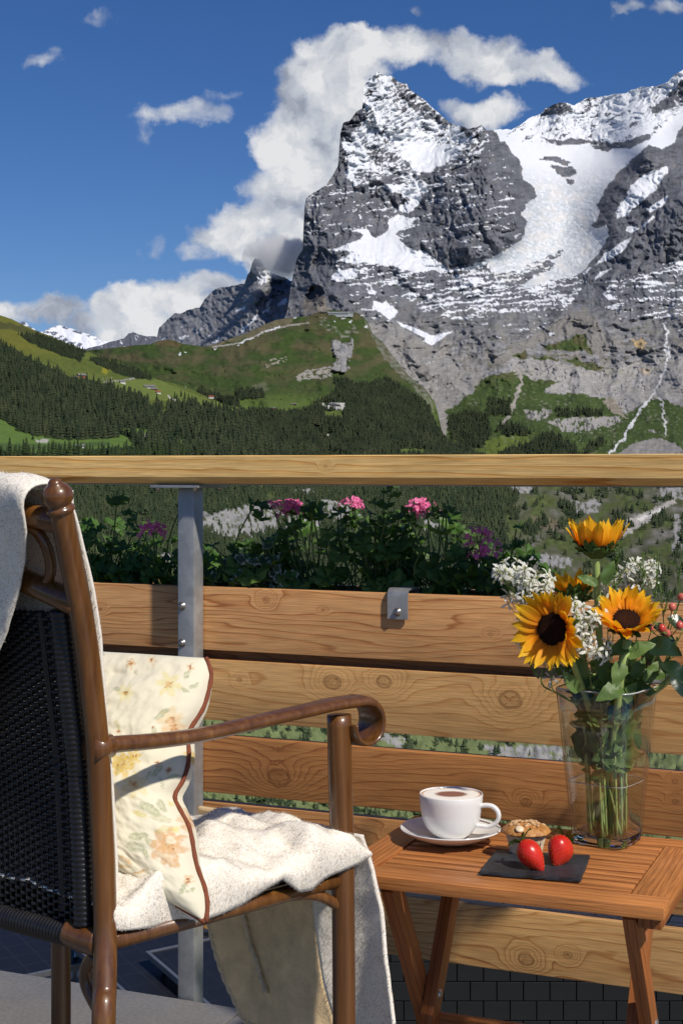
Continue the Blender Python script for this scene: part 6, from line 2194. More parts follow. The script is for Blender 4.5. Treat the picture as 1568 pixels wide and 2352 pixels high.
for j in range(nr):
    t = j / (nr - 1); a0 = t * math.pi * .5
    r_ = .0352 * math.cos(a0) ** .8 if t > .12 else .0275 + .0077 * t / .12
    z = .029 + .0175 * math.sin(a0) ** .9
    for i in range(72):
        a = 2 * math.pi * i / 72
        k = 1 + .07 * nz(math.cos(a) * 2 + 5, math.sin(a) * 2 + t * 2, 61, 4)
        rows.append((r_ * k * math.cos(a), r_ * k * math.sin(a), z + .003 * nz(math.cos(a) * r_ * 160, math.sin(a) * r_ * 160, 62, 3) * min(1, t * 4)))
b.grid(rows, 72, nr, True); b.obj('cake', m_cake, muf)
m_nut = plain('hazelnut_pieces', (.60, .38, .19), .55, var=.35, scale=120)
rs = random.Random(12)


def blobby(r, seed, n=8, sq=(1, 1, 1), rough=.22):
    b = MB(); rows = []
    for j in range(7):
        ph = math.pi * j / 6
        for i in range(n):
            a = 2 * math.pi * i / n
            k = r * (1 + rough * nz(math.cos(a) * math.sin(ph) * 2 + seed * 3.1, math.sin(a) * 2 + math.cos(ph), seed, 2) * 2)
            rows.append((k * math.sin(ph) * math.cos(a) * sq[0], k * math.sin(ph) * math.sin(a) * sq[1], k * math.cos(ph) * sq[2]))
    b.grid(rows, n, 7, True)
    return b


nut_me = [blobby(.0034, k, 8, (1.2, .9, .6)).mesh('nut_piece', m_nut, True) for k in range(3)]
for k in range(30):
    a = rs.uniform(0, 6.28); r_ = .024 * math.sqrt(rs.random())
    z = .029 + .0175 * math.sqrt(max(0, 1 - (r_ / .036) ** 2)) + .0012
    Mx = Matrix.Translation((r_ * math.cos(a), r_ * math.sin(a), z)) @ Matrix.Rotation(rs.uniform(0, 6), 4, 'Z') @ Matrix.Rotation(rs.uniform(-.7, .7), 4, 'X')
    put('nut_piece', rs.choice(nut_me), muf, Mx)
b = MB(); Mx = Matrix.Translation((-.012, -.024, .0425)) @ Matrix.Rotation(R(42), 4, 'X')
b.lathe([(0, -.0015), (.005, -.001), (.0062, .0005), (.005, .0016), (0, .002)], 16, M=Mx); b.obj('almond_flake', plain('almond', (.78, .62, .42), .5), muf)

# ---- strawberries
m_straw, w, bs = new_mat('strawberry_skin')
tc = w.node('ShaderNodeTexCoord'); n = w.noise(tc.outputs['Object'], 45, 3, .5)
w.put(bs.inputs['Base Color'], w.mix(w.mapr(n, .3, .7), (.50, .010, .008), (.66, .030, .014)))
bs.inputs['Roughness'].default_value = .3; bs.inputs['Subsurface Weight'].default_value = .15; bs.inputs['Subsurface Radius'].default_value = (.004, .001, .0005)
m_seed = plain('strawberry_seed', (.55, .26, .05), .4)
m_sepal = leafmat('strawberry_leaf', (.035, .085, .012), (.08, .15, .025), .5, .15)


def strawberry(c, axis, L, Rm, label, wide=1.0, seed=1):
    q = axis.normalized().to_track_quat('Z', 'X').to_matrix().to_4x4()
    t = thing('strawberry', c, label, 'strawberry')
    b = MB(); nr, na = 30, 40; rows = []

    def rad(t_):
        return Rm * (math.sin(min(1, t_ * 1.0) * math.pi) ** .55) * (1.18 - .62 * t_) if 0 < t_ < 1 else 0.0
    for j in range(nr):
        tt = j / (nr - 1)
        for i in range(na):
            a = 2 * math.pi * i / na
            r_ = rad(tt) * (1 + .05 * nz(math.cos(a) + seed * 3, math.sin(a) + tt * 2, 70 + seed, 3) + (.10 * math.cos(2 * a) if wide > 1 else .0))
            z = (tt - .45) * L
            u_ = (i / na * 15 + (0.5 if int(tt * 13) % 2 else 0)) % 1 - .5; v_ = (tt * 13) % 1 - .5
            dim = .00055 * math.exp(-(u_ * u_ + v_ * v_) * 14)
            rows.append(q @ Vector(((r_ - dim) * math.cos(a) * wide, (r_ - dim) * math.sin(a), z)))
    b.grid(rows, na, nr, True); b.obj('flesh', m_straw, t)
    sd = MB()
    for jj in range(1, 13):
        tt = (jj + .5) / 13
        for ii in range(15):
            a = 2 * math.pi * (ii + .5 - (0.5 if jj % 2 else 0) + .0) / 15
            r_ = rad(tt) * (1 + (.10 * math.cos(2 * a) if wide > 1 else 0)) * 1.0
            if r_ < .004: continue
            c_ = q @ Vector((r_ * math.cos(a) * wide, r_ * math.sin(a), (tt - .45) * L))
            e1 = q.to_3x3() @ Vector((-math.sin(a), math.cos(a), 0)); e2 = q.to_3x3() @ Vector((0, 0, 1)); nn = e1.cross(e2) * -1
            nn = q.to_3x3() @ Vector((math.cos(a), math.sin(a), .2))
            b0 = len(sd.v)
            for (x_, y_) in ((-.00045, 0), (0, -.0008), (.00045, 0), (0, .0008)):
                sd.v.append(tuple(c_ + e1 * x_ + e2 * y_ - nn * .0002))
            sd.v.append(tuple(c_ + nn * .0006))
            sd.f += [(b0, b0 + 1, b0 + 4), (b0 + 1, b0 + 2, b0 + 4), (b0 + 2, b0 + 3, b0 + 4), (b0 + 3, b0, b0 + 4)]
    o = sd.obj('seeds', m_seed, t); tag(o, kind='stuff')
    rs_ = random.Random(seed)
    for k in range(9):
        a = 2 * math.pi * k / 9 + rs_.uniform(-.2, .2)
        b = MB(); rows = []
        Ls = Rm * rs_.uniform(.75, 1.1)
        for j in range(6):
            s = j / 5
            for i in range(3):
                w_ = (i - 1) * .0030 * math.sin(math.pi * (s * .85 + .12))
                rr = .003 + Ls * s
                zz_ = -.45 * L + (.002 if s < .3 else .002 - .006 * (s - .3)) - .004 * (rs_.random() * s) - abs(i - 1) * .0008 - .0035 * math.sin(s * 3)
                rows.append(q @ Vector((rr * math.cos(a) - w_ * math.sin(a), rr * math.sin(a) + w_ * math.cos(a), zz_)))
        b.grid(rows, 3, 6); b.obj('sepal', m_sepal, t)
    return t


s1 = Vector((.285, 2.232, SZ + .0185))
strawberry(s1 + Vector((0, 0, .002)), Vector((.45, -.30, -.62)), .056, .0205, 'smaller red strawberry leaning on the front of the muffin case', seed=1)
s2 = Vector((.3335, 2.262, SZ + .0195))
strawberry(s2, Vector((-.30, -.38, -.55)), .051, .0222, 'wider red strawberry at the right end of the slate', wide=1.12, seed=2)

# ---- glass vase with water
VC = Vector((.433, 2.42, TZ))
RZV = R(45 + 10)


def thin_glass(name, tint, k=1.0, rough=0.0):
    m = bpy.data.materials.new(name); m.use_nodes = True
    w = NT(m.node_tree); w.n.clear()
    out = w.node('ShaderNodeOutputMaterial')
    tr = w.node('ShaderNodeBsdfTransparent'); tr.inputs[0].default_value = (*tint, 1)
    gl = w.node('ShaderNodeBsdfGlossy'); gl.inputs['Roughness'].default_value = rough
    geo = w.node('ShaderNodeNewGeometry')
    cs_ = w.math('ABSOLUTE', w.vmath('DOT_PRODUCT', geo.outputs['Incoming'], geo.outputs['Normal']))
    fz = w.math('MULTIPLY_ADD', w.math('POWER', w.math('SUBTRACT', 1.0, cs_, clamp=True), 5.0), .9, .035)
    mx = w.node('ShaderNodeMixShader')
    w.put(mx.inputs[0], w.math('MULTIPLY', fz, k, clamp=True))
    w.l.new(tr.outputs[0], mx.inputs[1]); w.l.new(gl.outputs[0], mx.inputs[2]); w.l.new(mx.outputs[0], out.inputs[0])
    return m


m_glass = thin_glass('clear_glass', (.97, .98, .975), 2.4)
m_gbase, w, bs = new_mat('thick_glass')
bs.inputs['Transmission Weight'].default_value = 1; bs.inputs['Roughness'].default_value = 0; bs.inputs['IOR'].default_value = 1.5; bs.inputs['Base Color'].default_value = (.93, .97, .95, 1)
m_water = thin_glass('water', (.96, .975, .96), .4)
m_wtop = thin_glass('water_surface', (.94, .96, .94), 4.0)


def sq(r, a, ex=5.5):
    a2 = a - RZV
    ca_, sa_ = math.cos(a2), math.sin(a2)
    q = (abs(ca_) ** ex + abs(sa_) ** ex) ** (-1 / ex)
    return (r * q * math.cos(a), r * q * math.sin(a))


def loft(prof, n=96, cap0=False, cap1=False):
    b = MB()
    for r_, z in prof:
        for i in range(n):
            x_, y_ = sq(r_, 2 * math.pi * i / n)
            b.v.append((x_, y_, z))
    for k in range(len(prof) - 1):
        for i in range(n):
            j = (i + 1) % n
            b.f.append((k * n + i, k * n + j, (k + 1) * n + j, (k + 1) * n + i))
    if cap0: b.f.append(tuple(range(n))[::-1])
    if cap1: b.f.append(tuple((len(prof) - 1) * n + i for i in range(n)))
    return b


VH = .252


def vr(z):
    return .0465 + (.0690 - .0465) * (z / VH)


vase = thing('glass_vase', VC, 'tall square flared glass vase half full of water with flower stems', 'vase')
b = loft([(vr(.0165), .0165), (vr(.06), .06), (vr(.12), .12), (vr(.18), .18), (vr(VH), VH), (vr(VH) - .0012, VH + .0012), (vr(VH) - .0030, VH), (vr(.18) - .0034, .18), (vr(.12) - .0034, .12), (vr(.06) - .0034, .06), (vr(.0165) - .004, .0168)])
b.obj('wall', m_glass, vase)
b = loft([(.040, .0), (.0445, .0006), (vr(0) - .0004, .003), (vr(.0160), .0160), (vr(.0160) - .003, .0164), (.036, .0135), (.030, .0125)], cap0=True, cap1=True)
b.obj('base', m_gbase, vase)
WZ = .100
b = loft([(.032, .0132), (vr(.018) - .0046, .0175), (vr(WZ) - .0042, WZ)], cap0=True); b.obj('water', m_water, vase)
b = loft([(vr(WZ) - .0036, WZ + .0012), (vr(WZ) - .006, WZ + .0002), (.03, WZ), (.001, WZ)]); b.obj('water_surface', m_wtop, vase)

m_edge, w, bs = new_mat('edge_highlight')  # for pale rings added as highlights on the rim and water line
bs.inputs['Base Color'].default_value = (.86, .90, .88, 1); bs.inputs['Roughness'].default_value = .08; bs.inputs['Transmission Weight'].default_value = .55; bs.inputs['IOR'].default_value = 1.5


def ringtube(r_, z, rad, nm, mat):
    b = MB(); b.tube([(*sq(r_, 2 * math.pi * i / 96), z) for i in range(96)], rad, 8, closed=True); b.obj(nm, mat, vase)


ringtube(vr(VH) - .0015, VH + .0004, .0013, 'rim', m_edge)  # bright tube added as the highlight along the glass rim
ringtube(vr(WZ) - .0040, WZ + .0006, .0007, 'water_line_highlight', m_edge)
# ================================================================== FLOWERS IN THE VASE
m_petal, w, bs = new_mat('sunflower_petal')
tc = w.node('ShaderNodeTexCoord'); x, y, z = w.sep(tc.outputs['Object']); oi = w.node('ShaderNodeObjectInfo')
st_ = w.noise(w.comb(w.math('MULTIPLY', x, 60), w.math('MULTIPLY', y, 1400), oi.outputs['Random']), 1, 3, .5)
c = w.ramp(w.mapr(x, 0.0, .045), [(0, (.88, .25, .006)), (.35, (1.0, .43, .010)), (1, (1.0, .66, .025))])
c = w.vmath('SCALE', c, scale=w.math('MULTIPLY', w.mapr(st_, .3, .7, .82, 1.12), w.mapr(oi.outputs['Random'], 0, 1, .86, 1.08)))
w.put(bs.inputs['Base Color'], c); bs.inputs['Roughness'].default_value = .5; bs.inputs['Specular IOR Level'].default_value = .25
tr = w.node('ShaderNodeBsdfTranslucent'); w.put(tr.inputs[0], c)
mx = w.node('ShaderNodeMixShader'); mx.inputs[0].default_value = .38
w.l.new(bs.outputs[0], mx.inputs[1]); w.l.new(tr.outputs[0], mx.inputs[2]); w.l.new(mx.outputs[0], [q for q in w.n if q.type == 'OUTPUT_MATERIAL'][0].inputs[0])
m_disc, w, bs = new_mat('sunflower_disc')
tc = w.node('ShaderNodeTexCoord'); n = w.noise(tc.outputs['Object'], 700, 3, .7)
rr_ = w.vmath('LENGTH', tc.outputs['Object'])
w.put(bs.inputs['Base Color'], w.ramp(w.math('ADD', w.math('MULTIPLY', n, .8), w.mapr(rr_, .004, .028, .15, -.05)), [(.3, (.010, .005, .003)), (.55, (.035, .012, .006)), (.75, (.10, .035, .010))]))
bs.inputs['Roughness'].default_value = .9; bs.inputs['Specular IOR Level'].default_value = .08
m_bract = leafmat('sunflower_bract', (.045, .095, .018), (.085, .15, .03), .65, .12, 40)
m_stem = leafmat('flower_stem', (.28, .38, .10), (.42, .50, .18), .5, .0, 30)
m_leafA = leafmat('vase_leaf', (.070, .135, .030), (.18, .27, .075), .48, .22, 25)
m_leafD = leafmat('dark_glossy_leaf', (.010, .028, .010), (.022, .045, .018), .28, .05, 15, .6)


def petal(L, Wd, curl, twist, seed, nj=9, ni=5):
    """petal along +x, face up +z"""
    b = MB(); rows = []
    rs_ = random.Random(seed)
    for j in range(nj):
        t = j / (nj - 1)
        wd = Wd * (math.sin(math.pi * (t * .80 + .17)) ** .8) * (1 if t < .7 else max(0.02, 1 - ((t - .7) / .3) ** 1.7))
        for i in range(ni):
            s = (i / (ni - 1) - .5) * 2
            zc = curl * t * t * L + .0011 * abs(s) - .0012 * math.cos(s * math.pi * 1.5) * math.sin(math.pi * t) + .0012 * math.sin(t * 7 + seed)
            y_ = s * wd / 2 + twist * t * t * L
            rows.append((t * L, y_, zc + s * twist * .012 * t))
    b.grid(rows, ni, nj)
    return b


pet_me = [petal(1.0 * .045, .0175, c_, t_, k).mesh('petal', m_petal) for k, (c_, t_) in enumerate([(.10, .05), (-.12, -.08), (.25, .0), (.0, .1), (.18, -.12)])]


def leafmesh(L, Wd, mat, fold=.2, droop=.2, seed=0, serr=.0, name='leaf', nj=9, heart=0):
    b = MB(); rows = []
    for j in range(nj):
        t = j / (nj - 1)
        wd = Wd * (math.sin(math.pi * t ** (.62 if heart else .8)) ** .75 + .02) * (1 if j % 2 else 1 - serr)
        for i in range(5):
            s = (i - 2) / 2
            z = fold * abs(s) * wd * .5 - droop * L * t * t + .002 * math.sin(t * 11 + i + seed) - (.0006 if i == 2 else 0)
            rows.append((t * L - (heart * abs(s) * Wd * .3 * (1 - t) if heart else 0), s * wd / 2, z))
    b.grid(rows, 5, nj)
    return b.mesh(name, mat)


leafA = [leafmesh(.048, .024, m_leafA, .3, .25, k, .08) for k in range(3)]
leafH = [leafmesh(.045, .034, m_leafA, .25, .35, k, .10, heart=1) for k in range(2)]
leafDk = [leafmesh(.060, .032, m_leafD, .2, .15, k) for k in range(2)]
bract_me = [leafmesh(.026, .0135, m_bract, .3, -.25, k, .0, 'bract', 7) for k in range(2)]


def frame(c, nrm, up=Vector((0, 0, 1))):
    z = nrm.normalized(); x = up - z * up.dot(z)
    if x.length < 1e-3: x = Vector((1, 0, 0)) - z * z.x
    x.normalize(); y = z.cross(x)
    M = Matrix((x, y, z)).transposed().to_4x4(); M.translation = c
    return M


def stem_in_vase(top, nrm, seed):
    rs_ = random.Random(seed)
    a = rs_.uniform(0, 6.28)
    fr0 = rs_.uniform(.012, .030); foot = VC + Vector((fr0 * math.cos(a), fr0 * math.sin(a), .016))
    rim = VC + (Vector((top.x, top.y, 0)) - Vector((VC.x, VC.y, 0))) * .45 + Vector((0, 0, VH * .82))
    d = Vector((rim.x - VC.x, rim.y - VC.y, 0))
    if d.length > .042: rim = VC + d.normalized() * .042 + Vector((0, 0, VH * .82))
    mid = foot.lerp(rim, .5)
    neck = top - nrm * .03
    return smooth_path([foot, mid, rim, rim.lerp(neck, .6) + Vector((0, 0, .004)), neck, top - nrm * .004], 6)


def sunflower(c, nrm, rd, label, npet=26, L=.045, cup=.25, rows=2, seed=1, stem=True, sr=.0052, gap=None, disc=True, front=None):
    rs_ = random.Random(seed)
    t = thing('sunflower', c, label, 'sunflower')
    M = frame(Vector((0, 0, 0)), nrm)
    if disc:
        b = MB(); rws = []
        for j in range(14):
            tt = j / 13
            for i in range(40):
                a = 2 * math.pi * i / 40
                r_ = rd * math.sin(tt * math.pi / 2) if tt < 1 else rd * 1.02
                z_ = .006 * math.cos(tt * math.pi / 2) + .0009 * math.sin(i * 2.9 + j * 1.7) - .003 * math.exp(-(tt / .35) ** 2)
                rws.append(M @ Vector((r_ * math.cos(a), r_ * math.sin(a), z_)))
        b.grid(rws, 40, 14, True); b.obj('disc', m_disc, t)
        fr_ = MB()
        for k in range(150):
            a = rs_.uniform(0, 6.28); r_ = rd * rs_.uniform(.72, 1.04)
            p = Vector((r_ * math.cos(a), r_ * math.sin(a), .002))
            q = p + Vector((math.cos(a) * .0012, math.sin(a) * .0012, .0045))
            sd_ = Vector((-math.sin(a), math.cos(a), 0)) * .0005
            b0 = len(fr_.v); fr_.v += [tuple(M @ (p - sd_)), tuple(M @ (p + sd_)), tuple(M @ q)]; fr_.f.append((b0, b0 + 1, b0 + 2))
        o = fr_.obj('disc_florets', m_disc, t); tag(o, kind='stuff')
    for rw in range(rows):
        for k in range(npet // rows):
            a = 2 * math.pi * (k + .5 * rw + rs_.uniform(-.22, .22)) / (npet // rows)
            el_ = cup + rs_.uniform(-.13, .16) + (.12 if rw == 0 else -.05)
            if front and front(a): el_ = front(a) + rs_.uniform(-.2, .2)
            sc_ = L / .045 * rs_.uniform(.86, 1.1)
            Mp = M @ Matrix.Rotation(a, 4, 'Z') @ Matrix.Translation((rd * .90, 0, -.0015 * rw)) @ Matrix.Rotation(-el_, 4, 'Y') @ Matrix.Rotation(rs_.uniform(-.35, .35), 4, 'X') @ Matrix.Scale(sc_, 4)
            put('petal', rs_.choice(pet_me), t, Mp)
    for k in range(15):
        a = 2 * math.pi * (k + rs_.uniform(-.3, .3)) / 15
        low = k % 2
        Mp = M @ Matrix.Rotation(a, 4, 'Z') @ Matrix.Translation((rd * (.45 if low else .72), 0, -.014 if low else -.008)) @ Matrix.Rotation(-(cup * .6 + (.15 if low else .35)), 4, 'Y') @ Matrix.Rotation(math.pi, 4, 'X')
        put('bract', bract_me[k % 2], t, Mp)
    b = MB(); b.lathe([(0, -.02), (rd * .35, -.018), (rd * .75, -.010), (rd * .98, -.002), (rd * .9, .001), (0, .002)], 24, M=M); b.obj('receptacle', m_bract, t)
    if stem:
        pp = [p - c for p in stem_in_vase(c, nrm, seed)]
        n_ = len(pp)
        b = MB(); b.tube(pp, [sr * (1.0 if i < n_ - 5 else 1.25) for i in range(n_)], 10); b.obj('stem', m_stem, t)
    return t


cF = P(1268, 1445, 2.315)
sunflower(cF, Vector((-.50, -.84, .10)).normalized(), .0262, 'largest sunflower at the left of the bouquet facing the viewer', 40, .044, .16, 2, 3, front=lambda a: .95 if (a % 6.283) > 4.4 and (a % 6.283) < 5.6 else None)
cF2 = P(1437, 1424, 2.335)
sunflower(cF2, Vector((-.06, -.62, .78)).normalized(), .0235, 'orange sunflower at the right of the bouquet, its dark disc tilted up', 38, .041, .62, 2, 7)
cF3 = P(1369, 1258, 2.38)
sunflower(cF3, Vector((.03, .10, .99)).normalized(), .026, 'highest sunflower of the bouquet seen from the side with green bracts', 34, .047, 1.08, 2, 11, disc=True, sr=.0058)
cF4 = P(1316, 1366, 2.41)
sunflower(cF4, Vector((-.05, .45, .85)).normalized(), .020, 'half hidden orange sunflower behind the largest one', 24, .036, .75, 2, 13)
cF5 = P(1622, 1500, 2.42)
sunflower(cF5, Vector((.55, -.6, .5)).normalized(), .024, 'sunflower at the right picture edge of which only petal tips show', 24, .040, .3, 2, 17, stem=True)

# ---- clematis-like white sprays
m_white, w, bs = new_mat('white_floret')
bs.inputs['Base Color'].default_value = (.82, .82, .74, 1); bs.inputs['Roughness'].default_value = .5
tr = w.node('ShaderNodeBsdfTranslucent'); tr.inputs[0].default_value = (.8, .82, .68, 1)
mx = w.node('ShaderNodeMixShader'); mx.inputs[0].default_value = .35
w.l.new(bs.outputs[0], mx.inputs[1]); w.l.new(tr.outputs[0], mx.inputs[2]); w.l.new(mx.outputs[0], [q for q in w.n if q.type == 'OUTPUT_MATERIAL'][0].inputs[0])
m_cream = plain('cream_stamens', (.62, .62, .30), .6)
m_fst = leafmat('fine_stem', (.07, .12, .03), (.14, .20, .06), .5, 0, 30)


def floret_me(seed, np_=4, L=.0115, Wd=.0036):
    rs_ = random.Random(seed); b = MB()
    for k in range(np_):
        a = 2 * math.pi * k / np_ + rs_.uniform(-.2, .2); dr = rs_.uniform(.0, .7)
        b0 = len(b.v)
        for t, wv in ((0.05, .3), (.4, .85), (.75, 1), (1, .35)):
            z = .003 * math.sin(t * 2.2) - dr * L * t * t
            for s in (-1, 1):
                b.v.append((t * L * math.cos(a) - s * wv * Wd / 2 * math.sin(a), t * L * math.sin(a) + s * wv * Wd / 2 * math.cos(a), z + .0006 * s))
        for i in range(3):
            q = b0 + i * 2; b.f.append((q, q + 1, q + 3, q + 2))
    np0 = len(b.f)
    for k in range(12):
        a = rs_.uniform(0, 6.28); l_ = rs_.uniform(.004, .0068); sp_ = rs_.uniform(.1, .6)
        d = Vector((math.cos(a) * sp_, math.sin(a) * sp_, 1)).normalized(); s_ = d.orthogonal().normalized() * .0003
        b0 = len(b.v); b.v += [tuple(-s_), tuple(s_), tuple(d * l_ + s_ * 1.6), tuple(d * l_ - s_ * 1.6)]; b.f.append((b0, b0 + 1, b0 + 2, b0 + 3))
    me = b.mesh('floret', m_white, False); me.materials.append(m_cream)
    for i, p in enumerate(me.polygons):
        if i >= np0: p.material_index = 1
    return me


flo_me = [floret_me(k, 4 + k % 2) for k in range(4)]
bud = blobby(.0022, 5, 6, (1, 1, 1.5), .05).mesh('bud', plain('green_bud', (.42, .46, .18), .5))


def spray(c, pts, label, seed, tosun=Vector((0, -.75, .5)), buds=6):
    rs_ = random.Random(seed)
    t = thing('white_flower_spray', c, label, 'flower spray')
    st_ = stem_in_vase(c, Vector((0, 0, 1)), seed)
    b = MB(); b.tube([p - c for p in st_], .0014, 6); b.obj('stem', m_fst, t)
    tw_ = MB()
    for p in pts:
        n_ = (tosun + (p - c) * 14 + Vector((rs_.gauss(0, .4), rs_.gauss(0, .4), rs_.gauss(0, .4)))).normalized()
        M = frame(p - c, n_) @ Matrix.Rotation(rs_.uniform(0, 6.28), 4, 'Z') @ Matrix.Scale(rs_.uniform(.95, 1.35), 4)
        put('floret', rs_.choice(flo_me), t, M)
        hub = Vector(((p.x - c.x) * .2, (p.y - c.y) * .2, min(0, (p.z - c.z)) - .02))
        tw_.tube([hub, hub.lerp(p - c, .6) + Vector((0, 0, -.004)), p - c], .0006, 4, cap=False)
    for k in range(buds):
        p = rs_.choice(pts) + Vector((rs_.gauss(0, .007), rs_.gauss(0, .006), rs_.gauss(0, .007)))
        put('bud', bud, t, Matrix.Translation(p - c))
    o = tw_.obj('twig', m_fst, t); tag(o, kind='stuff')
    return t


rs = random.Random(21)


def cloud(n, regs, Y, dY):
    out = []
    for k in range(n):
        x0, x1, y0_, y1 = rs.choice(regs)
        out.append(P(rs.uniform(x0, x1), rs.uniform(y0_, y1), Y + rs.uniform(-dY, dY)))
    return out


spray(P(1205, 1345, 2.36), cloud(92, [(1165, 1260, 1320, 1375), (1165, 1265, 1320, 1380), (1155, 1205, 1290, 1340), (1190, 1265, 1310, 1350), (1160, 1235, 1345, 1395), (1140, 1160, 1302, 1325)], 2.36, .025), 'dense white flower spray at the upper left of the bouquet', 31, buds=12)
spray(P(1450, 1325, 2.43), cloud(74, [(1400, 1500, 1300, 1345), (1390, 1470, 1330, 1375), (1440, 1515, 1285, 1320), (1390, 1430, 1340, 1390)], 2.43, .025), 'loose white flower spray behind the highest sunflower at right', 32, buds=14)
spray(P(1340, 1450, 2.335), cloud(46, [(1305, 1365, 1425, 1485), (1320, 1375, 1395, 1440), (1310, 1350, 1450, 1490), (1345, 1400, 1470, 1510), (1310, 1340, 1380, 1400)], 2.32, .02), 'white star flowers hanging between the two front sunflowers', 33, buds=5)
spray(P(1245, 1530, 2.36), cloud(12, [(1190, 1215, 1420, 1500), (1240, 1330, 1490, 1520), (1250, 1300, 1535, 1560), (1185, 1200, 1450, 1480)], 2.37, .02), 'few small white flowers under the largest sunflower', 34, buds=3)

# ---- fine green sprigs
m_sprig = leafmat('sprig_green', (.06, .13, .02), (.13, .22, .04), .55, .15, 60)
tiny = MB()
tiny.add([(0, 0, 0), (.0022, -.0013, .0004), (.0044, 0, 0), (.0022, .0013, .0004)], [(0, 1, 2, 3)])


def sprig(c, d, L, label, seed, dens=70):
    rs_ = random.Random(seed)
    t = thing('green_sprig', c, label, 'sprig')
    st_ = stem_in_vase(c, Vector((0, 0, 1)), seed)
    pp = [p - c for p in st_[:-3]] + [d * (L * k / 6) + Vector((0, 0, 0)) for k in range(7)]
    b = MB(); b.tube(pp, .0009, 5); b.obj('stem', m_fst, t)
    sd_ = MB()
    for br in range(6):
        o0 = d * (L * (br) / 7); bd = (d + Vector((rs_.gauss(0, .5), rs_.gauss(0, .5), rs_.gauss(0, .2)))).normalized(); bl = L * .5 * rs_.uniform(.7, 1.1)
        if br == 5: bd = d
        sd_.tube([o0, o0 + bd * bl], .0004, 3, cap=False)
        for k in range(dens // 3):
            q = o0 + bd * (bl * rs_.random())
            r3 = Vector((rs_.gauss(0, 1), rs_.gauss(0, 1), rs_.gauss(0, .8) + .3)).normalized()
            M = frame(q + r3 * .0015, Vector((rs_.gauss(0, 1), rs_.gauss(0, 1), rs_.gauss(0, 1)))) @ Matrix.Scale(rs_.uniform(.6, 1.1), 4)
            b0 = len(sd_.v); sd_.v += [tuple(M @ Vector(v)) for v in tiny.v]; sd_.f.append((b0, b0 + 1, b0 + 2, b0 + 3))
    o = sd_.obj('small_leaves', m_sprig, t, smooth=False); tag(o, kind='stuff')


for k, (px, py, Y, dx, L, lab) in enumerate(((1503, 1375, 2.41, .1, .060, 'fine green sprig right of the tilted sunflower, in front of the white spray'), (1556, 1345, 2.43, .15, .055, 'tallest fine green sprig near the right picture edge'), (1475, 1345, 2.40, .0, .045, 'fine green sprig rising in the middle of the loose white spray'),
                                            (1395, 1385, 2.39, .25, .05, 'small green sprig beside the stem of the highest sunflower'), (1522, 1420, 2.39, -.1, .05, 'green sprig just above the red berries'), (1268, 1540, 2.35, -.6, .045, 'thin green sprig leaning left over the rim of the vase'), (1410, 1330, 2.40, .2, .05, 'fine green sprig directly right of the highest sunflower'),
                                            (1525, 1530, 2.39, .5, .05, 'thin green sprig leaning right over the rim of the vase'))):
    sprig(P(px, py, Y), Vector((dx, -.05, 1)).normalized(), L, lab, 50 + k)

# ---- berries
m_berry, w, bs = new_mat('red_berry')
oi = w.node('ShaderNodeObjectInfo')
w.put(bs.inputs['Base Color'], w.mix(oi.outputs['Random'], (.55, .035, .03), (.62, .16, .11))); bs.inputs['Roughness'].default_value = .22
berry_me = blobby(.0062, 3, 14, (1, 1, 1.15), .03).mesh('berry', m_berry)
bt = thing('berry_branch', P(1530, 1470, 2.39), 'branch of red berries with big dark leaves at the right of the bouquet', 'berry branch')
bc = bt.location.copy()
st_ = stem_in_vase(bc, Vector((0, 0, 1)), 77)
b = MB(); b.tube([p - bc for p in st_], .0018, 7); b.obj('stem', m_fst, bt)
for k, (px, py) in enumerate(((1543, 1394), (1563, 1371), (1491, 1442), (1519, 1443), (1532, 1455), (1497, 1412), (1560, 1436), (1499, 1421), (1527, 1452))):
    p = P(px, py, 2.37 + .01 * (k % 3)) - bc
    put('berry', berry_me, bt, Matrix.Translation(p) @ Matrix.Rotation(k, 4, 'X'))
    b = MB(); b.tube([Vector((0, 0, 0)), p * .6 + Vector((0, .005, -.004)), p], .0008, 5); b.obj('twig', m_fst, bt)
    for q in range(3):
        M = frame(p + Vector((0, 0, -.005)), Vector((.3 * math.cos(q * 2.1), .3 * math.sin(q * 2.1), 1))) @ Matrix.Rotation(q * 2.1, 4, 'Z') @ Matrix.Scale(.22, 4)
        put('leaf', leafA[q % 3], bt, M)


def leaf_to(base, tip, nrm, me, parent, org, L0, k=1.0):
    d = tip - base
    x = d.normalized(); z = nrm - x * nrm.dot(x); z.normalize(); y = z.cross(x)
    M = Matrix((x, y, z)).transposed().to_4x4(); M.translation = base - org
    s = d.length / L0
    return put('leaf', me, parent, M @ Matrix.Diagonal((s, s * k, s, 1)))


for (a, c_, nn, me) in ((P(1478, 1478, 2.37), P(1562, 1495, 2.33), Vector((.1, -.8, .6)), leafDk[0]), (P(1520, 1520, 2.38), P(1575, 1560, 2.34), Vector((.2, -.8, .5)), leafDk[1]), (P(1500, 1440, 2.42), P(1560, 1475, 2.44), Vector((0, -.6, .8)), leafDk[1]),
                        (P(1550, 1540, 2.40), P(1572, 1600, 2.38), Vector((0, -1, .2)), leafDk[0]), (P(1530, 1420, 2.43), P(1590, 1445, 2.43), Vector((0, -.7, .7)), leafDk[0]), (P(1470, 1500, 2.41), P(1530, 1545, 2.42), Vector((0, -.8, .4)), leafDk[0])):
    leaf_to(a, c_, nn, me, bt, bc, .060, 1.15)

